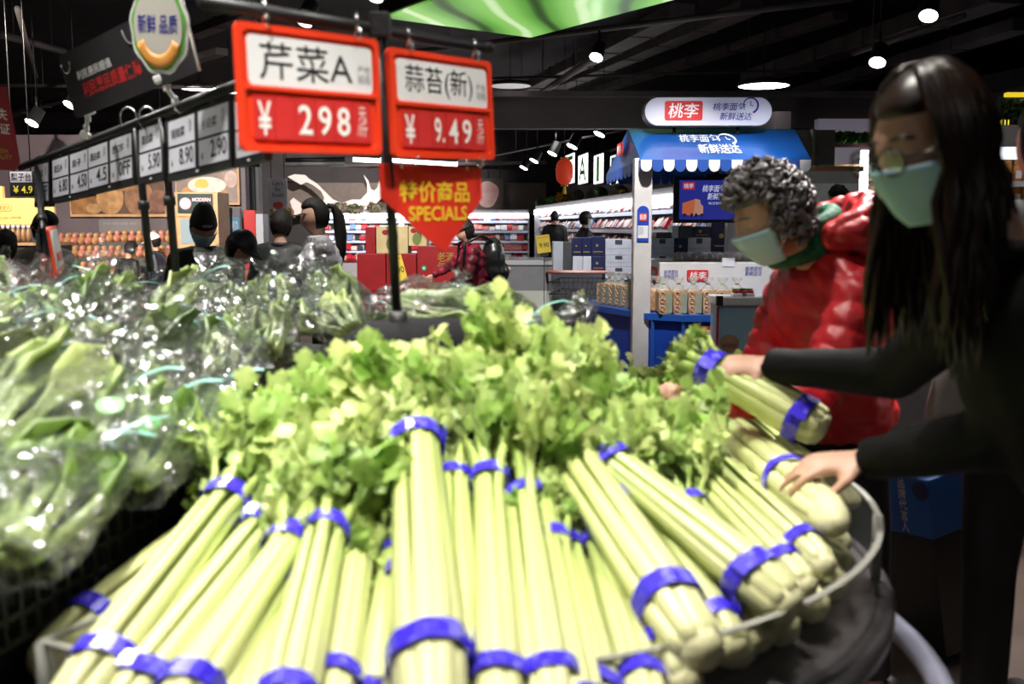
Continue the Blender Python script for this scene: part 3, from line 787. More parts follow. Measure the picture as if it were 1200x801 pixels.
for a_, b_ in (((0, 0), (clen, 0)), ((clen, 0), (clen, CD)), ((clen, CD), (0, CD)), ((0, CD), (0, 0))):
    rm.tube([(a_[0], a_[1], CH), (b_[0], b_[1], CH)], 0.014, 6)
MB().box((clen / 2, 0, CH), (clen + 0.03, 0.034, 0.028)).build('crate_rim', crp, crate, bevel=0.006)
MB().box((clen / 2, CD, CH), (clen + 0.03, 0.034, 0.028)).build('crate_rim', crp, crate, bevel=0.006)
MB().box((0, CD / 2, CH), (0.034, CD, 0.028)).build('crate_rim', crp, crate, bevel=0.006)
MB().box((clen, CD / 2, CH), (0.034, CD, 0.028)).build('crate_rim', crp, crate, bevel=0.006)
MB().bbox(0, 0, 0, clen, CD, 0.012).build('crate_floor', crp, crate)

MB().bbox(0.05, 0.04, -0.09, clen - 0.05, CD - 0.04, 0.0).build('crate_foot', crp, crate)
film = film_mat('bag_film', (0.97, 0.985, 0.975), 0.16, 0.6, 0.075, 42.0, 1.0, 0.02, 0.05)
stem_m = mat('greens_stem', (0.44, 0.56, 0.22), 0.4, var=0.12, vscale=20)
green_ms = [leaf_mat('greens_blade_a', (0.07, 0.15, 0.02), (0.18, 0.30, 0.05)), leaf_mat('greens_blade_b', (0.14, 0.24, 0.04), (0.30, 0.40, 0.11)),
            leaf_mat('greens_blade_c', (0.22, 0.34, 0.07), (0.42, 0.50, 0.18))]
teal_m = mat('teal_tie', (0.35, 0.75, 0.66), 0.35, var=0.1)
stick_g = mat('sticker_green', (0.12, 0.5, 0.10), 0.4, var=0.25, vscale=50)
def greens_leaf(rng, L=0.30, W=0.055):
    """long stem flaring into a cupped blade, along +x"""
    vs = []; fs = []; n = 9
    prof = [(0, .013), (.06, .017), (.16, .013), (.30, .011), (.42, .020), (.55, .042), (.72, .055), (.88, .042), (1.0, .006)]
    bend = rng.uniform(-.05, .05)
    for i, (t, w) in enumerate(prof):
        w = w * W / 0.055
        th = 0.010 * (1 - t) + 0.0015
        for j in range(5):
            u = -1 + j * 0.5
            wav = 0.012 * sin(t * 19 + u * 2.5 + bend * 60) * (1 if t > 0.45 else 0.1)
            vs.append((t * L, u * w + bend * t * t, 0.25 * w * u * u + th + wav + 0.02 * sin(t * 3)))
        for j in range(5):
            u = 1 - j * 0.5
            wav = 0.012 * sin(t * 19 + u * 2.5 + bend * 60) * (1 if t > 0.45 else 0.1)
            vs.append((t * L, u * w + bend * t * t, 0.25 * w * u * u - th + wav + 0.02 * sin(t * 3)))
    for i in range(n - 1):
        for j in range(10):
            j2 = (j + 1) % 10; fs.append((i * 10 + j, i * 10 + j2, i * 10 + 10 + j2, i * 10 + 10 + j))
    fs.append(tuple(range(9, -1, -1))); fs.append(tuple((n - 1) * 10 + j for j in range(10)))
    mb = MB(); mb.add(vs, fs, True); return mb.mesh('leaf')
_rg = random.Random(5)
GL = []
for gm in green_ms:
    row = []
    for k in range(4):
        me = greens_leaf(_rg, _rg.uniform(0.25, 0.31), _rg.uniform(0.032, 0.045)); me.materials.append(stem_m); me.materials.append(gm)
        for p in me.polygons: p.material_index = 1 if p.center.x > 0.125 else 0
        row.append(me)
    GL.append(row)
def bag_mesh(seed):
    rng = random.Random(seed); mb = MB(); n = 26; N = 18; vs = []; fs = []
    L = 0.38
    for i in range(N):
        t = i / (N - 1)
        r = 0.095 * (0.35 + 0.65 * sin(pi * min(1, 0.16 + t * 0.8)) ** 0.7) * (1 if t < 0.85 else 1 - (t - 0.85) * 2.5)
        for k in range(n):
            a = 2 * pi * k / n
            p = V((t * L - 0.03, cos(a) * r * 1.05, sin(a) * r * 0.62 + 0.03))
            q = mnoise.noise_vector(p * 16 + V((seed * 7.3, 0, 0))) * 0.016 + mnoise.noise_vector(p * 48 + V((0, seed * 3.1, 0))) * 0.010
            vs.append(p + q)
    for i in range(N - 1):
        for k in range(n):
            k2 = (k + 1) % n; fs.append((i * n + k, i * n + k2, i * n + n + k2, i * n + n + k))
    mb.add(vs, fs, False)
    # twisted loose mouth of the bag
    vs = []; fs = []; m = 7
    for i in range(m):
        t = i / (m - 1)
        for k in range(n):
            a = 2 * pi * k / n; r = 0.012 + 0.055 * t * (1 + 0.5 * sin(a * 5 + seed))
            vs.append(V((L - 0.05 + t * 0.10, cos(a) * r, sin(a) * r * 0.8 + 0.03 + 0.03 * t)) + mnoise.noise_vector(V((t * 4, a * 2, seed))) * 0.015)
    for i in range(m - 1):
        for k in range(n):
            k2 = (k + 1) % n; fs.append((i * n + k, i * n + k2, i * n + n + k2, i * n + n + k))
    mb.add(vs, fs, False)
    me = mb.mesh('film_bag'); me.materials.append(film); return me
BAGS = [bag_mesh(s) for s in range(5)]
def tie_mesh(seed):
    rng = random.Random(seed + 50); mb = MB()
    ring = [(0.315, 0.016 * cos(a), 0.03 + 0.016 * sin(a)) for a in [2 * pi * k / 10 for k in range(10)]]
    mb.tube(ring, 0.004, 5, closed=True)
    p = V((0.315, 0, 0.048)); pts = [p]
    d = V((rng.uniform(-1, 1), rng.uniform(-1, 1), 0.35)).normalized()
    for k in range(5):
        p = p + d * 0.022; d = (d + V((rng.uniform(-.4, .4), rng.uniform(-.4, .4), -0.15))).normalized(); pts.append(p)
    mb.tube(pts, 0.0045, 5, flat=(V((0, 0, 1)), 0.35))
    me = mb.mesh('tie'); me.materials.append(teal_m); return me
TIES = [tie_mesh(s) for s in range(4)]
stk = MB().prism([(0.026 * cos(2 * pi * k / 20), 0.026 * sin(2 * pi * k / 20)) for k in range(20)], 0, 0.001).mesh('sticker'); stk.materials.append(stick_g)
stw = MB().prism([(-0.022, -0.006), (0.022, -0.006), (0.022, 0.006), (-0.022, 0.006)], 0.001, 0.0016).mesh('sticker_band'); stw.materials.append(whitep)

def greens_bag(p, yaw, pitch, roll, label, tone, seed, sticker=False, s=1.0, nleaf=8, tie=True, group='bagged greens in the heap'):
    rng = random.Random(seed)
    R = Euler((roll, pitch, yaw), 'XYZ').to_matrix().to_4x4()
    M = Matrix.Translation(V(p)) @ R @ Matrix.Diagonal((s, s, s, 1))
    t = thing('bagged_greens', label, 'bagged greens', M=M, group=group)
    for k in range(nleaf):
        a = 2 * pi * k / nleaf
        Lm = Matrix.Translation((rng.uniform(-.005, .02), 0.02 * cos(a), 0.028 + 0.016 * sin(a))) @ Euler((a - pi / 2 + rng.uniform(-.3, .3), rng.uniform(-.08, .05), 0.10 * cos(a) + rng.uniform(-.06, .06)), 'XYZ').to_matrix().to_4x4()
        link(GL[tone][rng.randrange(4)], 'leaf', t, Lm)
    link(BAGS[rng.randrange(5)], 'film_bag', t)
    if tie: link(TIES[rng.randrange(4)], 'tie', t)
    if sticker:
        so = link(stk, 'sticker', t, Matrix.Translation((0.10, 0.0, 0.107)) @ Matrix.Rotation(-0.1, 4, 'Y'))
        link(stw, 'sticker_band', so, Matrix.Rotation(0.6, 4, 'Z'))
    return t
def heap_z(x, y):
    """top of the bag heap"""
    z = 0.905 + 0.165 * min(1, max(0, (y - 1.45) / 1.5)) + 0.05 * min(1, max(0, (-0.75 - x) / 0.8))
    if x > -0.45: z -= 0.30 * (x + 0.45)
    return z
ORD = ['first', 'second', 'third', 'fourth', 'fifth', 'sixth', 'seventh', 'eighth', 'ninth', 'tenth', 'eleventh', 'twelfth']
ROWS = [(1.50, -1.05, -0.86, 2, 'nearest row of the heap'), (1.72, -1.3, -0.78, 3, 'second row of the heap'), (1.95, -1.5, -0.74, 4, 'third row of the heap'),
        (2.2, -1.8, -0.74, 5, 'fourth row of the heap'), (2.45, -2.1, -0.72, 6, 'fifth row of the heap'),
        (2.7, -2.2, -0.66, 7, 'sixth row of the heap'), (2.95, -2.3, -0.48, 8, 'second-last row of the heap'), (3.25, -2.4, -0.2, 9, 'back row of the heap')]
rng = random.Random(12); sd = 0
for y, x0, x1, n, rn in ROWS:
    for k in range(n):
        x = x0 + (x1 - x0) * k / max(1, n - 1) + rng.uniform(-.04, .04); yy = y + rng.uniform(-.05, .05)
        z = heap_z(x, yy) + rng.uniform(-.01, .02)
        yaw = radians(rng.uniform(60, 150)) if y > 1.8 else radians(rng.uniform(45, 75))
        tone = rng.choice([0, 1, 1, 2, 2])
        st = False
        greens_bag((x, yy - 0.12, z - 0.035), yaw, radians(rng.uniform(-22, -5)), rng.uniform(-.4, .4),
                   'clear bag of greens, %s from left, %s' % (ORD[k], rn), tone, sd, st)
        sd += 1
    # the layer that carries it, seen only through gaps
for k, (x, y) in enumerate([(-0.95, 1.7), (-1.25, 1.9), (-0.9, 2.15), (-1.3, 2.3), (-1.7, 2.5), (-0.95, 2.55), (-1.4, 2.75), (-1.9, 2.9), (-0.9, 2.95), (-0.5, 3.1), (-1.5, 3.15), (-2.1, 3.3), (-1.0, 3.3)]):
    greens_bag((x, y - 0.15, heap_z(x, y) - 0.13), radians(70 + 25 * sin(k * 2.1)), -0.15, 0.2, 'clear bag of greens buried below the top of the heap', (0, 1, 2)[k % 3], 100 + k, tie=False, group='buried bags of greens')
# the three bunches with round stickers against the crate, and the pak choi at the near corner
def bag_at(px, py, Y, px2, py2, Y2, lab, tone, seed, sticker=False, s=1.0, roll=0.0, n=8):
    a = at(px, py, Y); b = at(px2, py2, Y2); d = (b - a).normalized()
    yaw = atan2(d.y, d.x); pitch = -math.asin(d.z)
    return greens_bag(a, yaw, pitch, roll, lab, tone, seed, sticker, s, n)
bag_at(112, 560, 1.62, 165, 455, 1.9, 'bagged greens with round green sticker, left of three by the crate', 1, 301, True, 0.85, 0.15)
bag_at(160, 580, 1.62, 215, 470, 1.88, 'bagged greens with green sticker, middle of three by the crate', 0, 302, True, 0.82, 0.1)
bag_at(205, 555, 1.76, 275, 450, 2.03, 'bagged greens with green sticker, right of three by the crate', 0, 303, True, 0.82, 0.1)
bag_at(8, 668, 1.34, 90, 560, 1.6, 'bagged pak choi with broad pale stems at the near crate corner', 0, 304, False, 1.0, 0.3)
bag_at(-20, 560, 1.55, 110, 420, 1.95, 'bag of long pale stems leaning on the left of the heap', 2, 305, False, 1.15, 0.2)
# solid filling under the loose bags
fill = MB(); nx, ny = 24, 20; X0, X1, Y0_, Y1 = -2.75, -0.12, 1.5, 3.6
vs = []; fs = []
for j in range(ny + 1):
    for i in range(nx + 1):
        x = X0 + (X1 - X0) * i / nx; y = Y0_ + (Y1 - Y0_) * j / ny
        lim = -0.80 if y < 2.0 else min(-0.1, -0.80 + (y - 2.0) * 0.62)
        x = min(x, lim)
        vs.append((x, y, heap_z(x, y) - 0.14 + 0.015 * mnoise.noise(V((x * 9, y * 9, 0)))))
for j in range(ny):
    for i in range(nx):
        a_ = j * (nx + 1) + i; fs.append((a_, a_ + 1, a_ + nx + 2, a_ + nx + 1))
b_ = len(vs); vs += [(x, y, 0.74) for x, y, z in vs]
per = [i for i in range(nx + 1)] + [j * (nx + 1) + nx for j in range(1, ny + 1)] + [ny * (nx + 1) + i for i in range(nx - 1, -1, -1)] + [j * (nx + 1) for j in range(ny - 1, 0, -1)]
for q in range(len(per)): 
    c_, d_ = per[q], per[(q + 1) % len(per)]; fs.append((c_, b_ + c_, b_ + d_, d_))
fill.add(vs, fs, True)
o = fill.build('heap_liner', mat('black_liner', (0.03, 0.035, 0.02), 0.7, bump=0.3), isl, True)
# the single bag of leafy stems lying beside the hub at the back
greens_bag(at(470, 372, 2.75), radians(-28), radians(6), 0.3, 'bag of dark leafy stems lying behind the sign post', 1, 400, s=1.3)
greens_bag(at(525, 385, 2.9), radians(60), radians(-60), 0.3, 'upright empty-topped clear bag with teal tie behind the leaves', 2, 401, s=0.42, nleaf=2)

# ================================================================== hanging price signs over the display
hub = TC + V((0, 0, CAM_H - 0.21))
post_top = at(446, 30, 2.10)
post = thing('sign_post', 'leaning black steel post at the centre of the celery table', 'sign post', hub)
hub = at(467, 392, 2.15); hub.z = CAM_H - 0.23
MB().tube([hub + V((0.0, 0, -0.02)), post_top], 0.011, 10).build('post_tube', blackm, post, True)
barL = at(236, 2, 1.76); barR = at(570, 56, 2.42)
MB().tube([barL, barR], 0.013, 10).build('cross_bar', blackm, post, True)
MB().capsule(barR, barR + (barR - barL).normalized() * 0.006, 0.016, 0.016).build('bar_end_cap', black, post, True)
MB().box(post_top, (0.04, 0.04, 0.05)).build('post_joint', black, post, True, bevel=0.004)
MB().tube([hub + V((0, 0, 0.0)), hub + V((0, 0, 0.05))], 0.02, 10).build('post_socket', black, post, True)

def wire_ring(c, r, axis, m, parent, name='hook_ring', th=0.0022):
    axis = V(axis).normalized(); u = axis.orthogonal().normalized(); w = axis.cross(u)
    pts = [V(c) + u * r * cos(a) + w * r * sin(a) for a in [2 * pi * k / 14 for k in range(14)]]
    return MB().tube(pts, th, 5, closed=True).build(name, m, parent, False)

def price_sign(tl, tr, bl, label, title, digits, note, name='price_sign'):
    M, w, h = frame3(tl, tr, bl); w *= 0.955
    t = thing(name, label, 'price sign', M=M)
    MB().prism(rrect(0, 0, w, h, 0.012), -0.010, 0.0).build('sign_back', redp, t, bevel=0.002)
    # raised outer lip
    o = rrect(0, 0, w, h, 0.012); i_ = rrect(0.012, 0.012, w - 0.012, h - 0.012, 0.014); n = len(o)
    mb = MB(); vs = [(x, y, 0.0) for x, y in o] + [(x, y, 0.004) for x, y in o] + [(x, y, 0.004) for x, y in i_] + [(x, y, 0.0) for x, y in i_]
    fs = [(q * n + k, q * n + (k + 1) % n, (q + 1) * n + (k + 1) % n, (q + 1) * n + k) for q in range(3) for k in range(n)]
    mb.add(vs, fs).build('sign_lip', redp, t)
    MB().prism(rrect(0.022, h * 0.52, w - 0.018, h - 0.020, 0.010), 0.0, 0.002).build('title_card', card, t)
    cd = t.children[-1]
    text(title, 0.022 + w * 0.07, h * 0.575, w * 0.79, h * 0.87, 0.0026, ink, t, 'title_lettering', fat=0.002)
    text(note, w * 0.83, h * 0.60, w * 0.93, h * 0.76, 0.0026, mat('grey_ink', (0.25, 0.25, 0.28), 0.6), t, 'note_lettering')
    MB().prism(rrect(0.022, 0.022, w - 0.022, h * 0.47, 0.012), 0.0, 0.0015).build('price_panel', redp, t)
    MB().box((w / 2, h * 0.5, 0.003), (w - 0.026, 0.010, 0.006)).build('sign_divider', redp, t, bevel=0.002)
    x = w * 0.085; cw = (w * 0.83) / 6
    for k, ch in enumerate(digits):
        tile = MB().bbox(x + k * cw + 0.0008, h * 0.10, 0.0015, x + (k + 1) * cw - 0.0008, h * 0.44, 0.0035).build('digit_tile', redtile, t)
        if ch.strip():
            if k == 5: text(ch, x + k * cw + cw * .25, h * 0.15, x + (k + 1) * cw - cw * .2, h * 0.40, 0.0042, whitep, tile, fat=0.0)
            else:
                s_ = 0.18 if k == 0 else 0.16
                text(ch, x + k * cw + cw * s_, h * (0.15 if k else .13), x + (k + 1) * cw - cw * s_, h * (0.39 if k else .40), 0.0042, whitep, tile, fat=0.012)
    for f in (0.2, 0.85):
        wire_ring((w * f, h + 0.006, 0.0), 0.013, (1, 0, 0.3), chrome, t)
        MB().tube([(w * f, h + 0.016, 0.0), (w * f, h + 0.045, 0.0)], 0.002, 5).build('hook_wire', chrome, t)
    return t, w, h
price_sign(at(263, 22, 1.79), at(440, 46, 2.04), at(283, 177, 1.81), 'large orange-red price sign reading 芹菜A at 298', '芹菜A', ['¥', ' ', '2', '9', '8', '元\n/斤'], '产地\n规格')
# digits row: yen, blank, three digits, unit
sg, w2, h2 = price_sign(at(450, 54, 2.08), at(576, 73, 2.36), at(461, 184, 2.09), 'smaller orange-red price sign reading 蒜苔 at 9.49', '蒜苔(新)', ['¥', ' ', '9.', '4', '9', '元\n/斤'], '产地\n规格')
for f in (0.2, 0.85):
    p = sg.matrix_world @ V((w2 * f, 0, 0)) if False else WM[sg.name] @ V((w2 * f, -0.006, 0))
    o = wire_ring(WM[sg.name].inverted() @ p, 0.011, (1, 0, 0.3), chrome, sg)
# the red pointed specials sign
M, w, h = frame3(at(445, 191, 2.09), at(564, 196, 2.34), at(449, 298, 2.09))
sp_ = thing('specials_sign', 'red pointed hanging sign with yellow 特价商品 SPECIALS lettering', 'sign', M=M)
poly = [(0, h), (w, h), (w, h * 0.62), (w * 0.60, 0.0), (w * 0.56, 0.0), (0.0, h * 0.62)]
MB().prism(poly[::-1], -0.003, 0.0).build('sign_board', mat('specials_red', (0.75, 0.035, 0.02), 0.4, var=0.06), sp_)
text('特价商品', w * 0.17, h * 0.57, w * 0.86, h * 0.82, 0.001, yellowp, sp_, fat=0.016)
text('SPECIALS', w * 0.25, h * 0.36, w * 0.83, h * 0.53, 0.001, yellowp, sp_, fat=0.016)
for f in (0.2, 0.85):
    MB().tube([(w * f, h - 0.01, 0), (w * f, h + 0.018, 0)], 0.0018, 5).build('hook_wire', chrome, sp_)

# ------------------------------------------------------------------ row of electronic price displays
def DY(px): return 1.0 / (0.25 + 0.15 * (px - 38) / 227)
rp = [at(24, 196, DY(20)), at(300, 92, DY(300))]
rail = thing('tag_rail', 'black rail on three leaning posts carrying the electronic price displays', 'sign rail', (at(170, 300, 3.1).x, 3.1, 0.9))
MB().tube(rp, 0.014, 10).build('rail_bar', blackm, rail, True)
for a_, b_, yy in (((160, 150), (176, 318), 3.05), ((190, 138), (206, 318), 2.9), ((44, 196), (54, 318), 3.45)):
    q0 = at(a_[0], a_[1], DY(a_[0])); q1 = at(b_[0], b_[1], yy)
    MB().tube([q0, q1], 0.012, 8).build('rail_post', blackm, rail, True)
    MB().tube([q0.lerp(q1, 0.5), q0.lerp(q1, 0.56)], 0.018, 8).build('post_clamp', black, rail, True)
cardm = mat('paper_white_display', (0.60, 0.60, 0.66), 0.35, var=0.03)
UN = [((35, 191), (52.5, 187), (40, 243), [('上海青菜', 'OFF')], 'leftmost single electronic price display of the row'),
      ((54, 186.5), (96, 172), (61.5, 238), [('甜玉米', '6.80'), ('茄子', '4.50')], 'two-column electronic price display second from the left'),
      ((97, 171.5), (149, 152), (103.5, 228), [('圆白菜', '4.5'), ('西红柿', '0FF')], 'two-column electronic price display reading 0FF, third from the left'),
      ((154, 150), (182, 139.5), (163, 216), [('菜白菜', '5.90')], 'narrow electronic price display reading 5.90 between the posts'),
      ((188, 141), (260, 115), (197, 212), [('娃娃菜', '8.90'), ('小白菜', '2.90')], 'two-column electronic price display reading 8.90 and 2.90'),
      ((266, 117), (300, 104), (275, 196), [('生菜', '3.90')], 'electronic price display half hidden by the large red sign')]
for k, (tl, tr, bl, cards, lab) in enumerate(UN):
    M, w, h = frame3(at(*tl, DY(tl[0])), at(*tr, DY(tr[0])), at(*bl, DY(bl[0])))
    t = thing('price_display', lab, 'price display', M=M, group='electronic price displays')
    MB().prism(rrect(0, 0, w, h, 0.004), -0.02, 0.0).build('display_frame', black, t)
    nc = len(cards); cw = w / nc
    for c, (nm, pr) in enumerate(cards):
        x0 = c * cw + 0.016; x1 = (c + 1) * cw - 0.013
        top = MB().bbox(x0, h * 0.53, 0, x1, h - 0.014, 0.002).build('name_card', cardm, t)
        bot = MB().bbox(x0, h * 0.12, 0, x1, h * 0.49, 0.002).build('price_screen', cardm, t)
        ww = x1 - x0
        text(nm, x0 + ww * 0.12, h * 0.64, x0 + ww * 0.65, h * 0.79, 0.0028, ink, top, fat=0.01)
        text('元\n斤', x0 + ww * 0.80, h * 0.66, x0 + ww * 0.92, h * 0.85, 0.0028, ink, top)
        text(pr, x0 + ww * 0.42, h * 0.20, x0 + ww * 0.95, h * 0.46, 0.0028, ink, bot, fat=0.012)
        text('¥', x0 + ww * 0.08, h * 0.2, x0 + ww * 0.18, h * 0.30, 0.0028, ink, bot)
    MB().box((w * 0.5, h * 0.055, 0.001), (0.014, 0.005, 0.002)).build('display_button', card, t)
    for f in (0.25, 0.75):
        wire_ring((w * f, h + 0.008, -0.01), 0.014, (1, 0, 0.2), chrome, t)
# big pale rings hanging on the rail
for px, lab in ((150, 'left of the two loose chrome rings on the tag rail'), (172, 'right of the two loose chrome rings on the tag rail')):
    c = at(px, 138, DY(px)); t = thing('loose_ring', lab, 'ring', c)
    wire_ring((0, 0, 0), 0.032, (0.4, 1, 0), chrome, t, 'ring_wire', 0.003)

# ------------------------------------------------------------------ tilted black banner on white clips
M, w, h = frame3(at(64, 68, 3.15), at(206, -4, 2.6), at(88, 139, 3.15))
ban = thing('clip_banner', 'tilted black banner with a white, green and orange badge, upper left', 'banner', M=M)
bm_ = mat('banner_black', (0.028, 0.024, 0.028), 0.5, var=0.1)
MB().prism(rrect(0, 0, w * 1.0, h, 0.02), -0.003, 0).build('banner_board', bm_, ban)
MB().tube([(w, 0.0, 0), (w, h, 0)], 0.004, 6).build('banner_edge', whitep, ban)
text('利民惠民超值', w * 0.12, h * 0.52, w * 0.42, h * 0.66, 0.001, whitep, ban, fat=0.01)
text('利民惠民质量保障', w * 0.14, h * 0.24, w * 0.63, h * 0.47, 0.001, mat('banner_red', (0.6, 0.03, 0.03), 0.5), ban, fat=0.02)
for cx, cy, rr in ((0.05, 0.85, 0.03), (0.62, 0.92, 0.045)):
    pts = [(w * cx + rr * cos(a), h * cy + rr * sin(a), 0.002) for a in [radians(q) for q in range(180, 361, 20)]]
    MB().tube(pts, 0.002, 5).build('banner_swirl', mat('swirl_grey', (0.2, 0.2, 0.2), 0.5), ban)
# the badge hangs in front of the banner
Mb, bw, bh = frame3(at(140, -20, 2.6), at(205, -20, 2.48), at(152, 84, 2.62))
bd = thing('produce_badge', 'oval white badge with green edge and orange band reading 新鲜品质', 'badge', M=Mb)
def oval(s, lump=0.0):
    out = []
    for k in range(44):
        a = 2 * pi * k / 44; r = s * (1 + lump * sin(a * 9))
        out.append((bw * 0.62 + bw * 0.52 * r * cos(a) , bh * 0.52 + bh * 0.52 * r * sin(a)))
    return out
MB().prism(oval(1.0, 0.03), 0.004, 0.008).build('badge_rim', whitep, bd)
MB().prism(oval(0.92, 0.03), 0.008, 0.010).build('badge_green', mat('badge_green', (0.13, 0.42, 0.06), 0.5), bd)
MB().prism(oval(0.82), 0.010, 0.012).build('badge_face', mat('badge_cream', (0.62, 0.58, 0.52), 0.5), bd)
text('新鲜 品质', bw * 0.27, bh * 0.45, bw * 0.98, bh * 0.66, 0.013, bluei, bd, fat=0.01)
pts = []
for q in range(200, 341, 10):
    a = radians(q); pts.append((bw * 0.62 + bw * 0.34 * cos(a), bh * 0.46 + bh * 0.32 * sin(a), 0.012))
MB().tube(pts, 0.016, 6, flat=(V((0, 0, 1)), 0.15)).build('badge_band', mat('badge_orange', (0.85, 0.36, 0.08), 0.5), bd)
# white clips that hold the banner to the rail
for px, py, qx, qy, yy, lab in ((104, 131, 100, 158, 3.2, 'white plastic clip holding the lower left of the black banner'),
                                (188, 92, 212, 128, 2.75, 'white plastic clip holding the right of the black banner')):
    a_ = at(px, py, yy); b_ = at(qx, qy, yy); t = thing('banner_clip', lab, 'clip', a_)
    MB().box(a_, (0.035, 0.02, 0.022), Euler((0, -0.4, 0)).to_matrix()).build('clip_jaw', white, t, True, bevel=0.004)
    MB().tube([a_, a_.lerp(b_, 0.5), b_], [0.008, 0.006, 0.009], 8).build('clip_arm', white, t, True)
    MB().box(b_, (0.03, 0.022, 0.02), Euler((0, 0.5, 0)).to_matrix()).build('clip_foot', white, t, True, bevel=0.004)
    for f in (0.3, 0.7): MB().box(a_.lerp(b_, f), (0.016, 0.014, 0.02)).build('clip_joint', white, t, True, bevel=0.003)

# red hanging board at the far left, cut by the frame
M, w, h = frame3(at(-60, 96, 3.5), at(11, 102, 3.6), at(-60, 196, 3.5))
t = thing('hanging_board', 'dark red hanging board with white and gold lettering at the left edge', 'sign', M=M)
MB().prism([(0, 0), (w * 1.12, 0.0), (w * 1.2, 0.03), (w * 1.02, h), (0, h)], -0.006, 0).build('board_face', mat('board_red', (0.30, 0.012, 0.02), 0.5, var=0.1), t)
text('质量速失', w * 0.3, h * 0.60, w * 1.0, h * 0.74, 0.001, whitep, t, fat=0.01)
text('无理保证', w * 0.3, h * 0.43, w * 1.04, h * 0.56, 0.001, whitep, t, fat=0.01)
text('新鲜品质 FRESH\n放心选购 QUALITY', w * 0.3, h * 0.12, w * 1.06, h * 0.27, 0.001, mat('gold_print', (0.5, 0.33, 0.05), 0.5), t)
MB().tube([(w * 0.4, h, 0), (w * 0.4, h + 0.9, 0)], 0.004, 5).build('hanger_wire', chrome, t)

# thin red frame sign standing in the bags
M, w, h = frame3(at(57, 266, 2.9), at(66, 264, 3.3), at(66, 316, 2.9))
t = thing('frame_sign', 'red framed sign seen almost edge-on among the bagged greens', 'price sign', M=M)
MB().prism(rrect(0, -0.02, w, h, 0.01), -0.008, 0).build('sign_frame', redp, t, bevel=0.002)
MB().bbox(0.01, 0.0, 0, w - 0.01, h - 0.01, 0.002).build('sign_card', card, t)
MB().box((w * 0.5, h * 0.25, 0.004), (w * 0.5, h * 0.2, 0.004)).build('sign_strip', redtile, t)

# ================================================================== people
skin_m = mat('skin', (0.52, 0.30, 0.21), 0.5, var=0.08, vscale=12, sub=0.08)
hair_blk = mat('hair_black', (0.010, 0.008, 0.007), 0.55, spec=0.2, bump=0.6, bscale=160, stretch=(1, 1, 0.15))
mask_m = mat('surgical_mask', (0.42, 0.66, 0.74), 0.7, var=0.05, bump=0.05, bscale=300)
eye_m = mat('eye_white', (0.6, 0.58, 0.55), 0.25)
iris_m = mat('eye_iris', (0.02, 0.012, 0.008), 0.2)
shoe_m = mat('shoe_black', (0.02, 0.02, 0.02), 0.5, var=0.1)
def sstep(a, b, x):
    t = min(1, max(0, (x - a) / (b - a))) if b != a else 0.0
    return t * t * (3 - 2 * t)
def head_pt(d):
    """unit direction -> point on a head with face; x right, y forward, z up"""
    x, y, z = d
    px, py, pz = x * 0.074, y * 0.094, z * 0.118
    if z < 0:
        t = -z; px *= 1 - 0.30 * t ** 1.5
        if y < 0: py *= 1 - 0.35 * t
    if y > 0:
        ax = abs(px); g = lambda a, s: math.exp(-(a / s) ** 2)
        py += 0.024 * g(px, 0.012) * g(pz + 0.024, 0.018) + 0.010 * g(px, 0.009) * g(pz - 0.004, 0.022)
        py -= 0.009 * g(ax - 0.031, 0.015) * g(pz - 0.008, 0.011)
        py += 0.005 * g(ax - 0.030, 0.020) * g(pz - 0.027, 0.008)
        py += 0.007 * g(px, 0.020) * g(pz + 0.060, 0.010) + 0.008 * g(px, 0.020) * g(pz + 0.100, 0.015)
    return V((px, py, pz))
def shell(fn, nu=40, nv=30):
    vs = []; fs = []
    for j in range(nv + 1):
        ph = pi * j / nv
        for i in range(nu):
            a = 2 * pi * i / nu; vs.append(fn(V((sin(ph) * cos(a), sin(ph) * sin(a), cos(ph)))))
    for j in range(nv):
        for i in range(nu):
            i2 = (i + 1) % nu; fs.append((j * nu + i, (j + 1) * nu + i, (j + 1) * nu + i2, j * nu + i2))
    return vs, fs
def hair_fn(thick=1.12, line=0.5, seed=0, amp=0.02, nape=-0.55):
    def f(d):
        face = sstep(0.05, 0.40, d.y) * sstep(line + 0.14, line - 0.06, d.z)
        low = sstep(nape, nape - 0.3, d.z)
        k = thick + amp * mnoise.noise(d * 5 + V((seed, 0, 0)))
        k = k + (0.80 - k) * max(face, low)
        return head_pt(d) * k
    return f
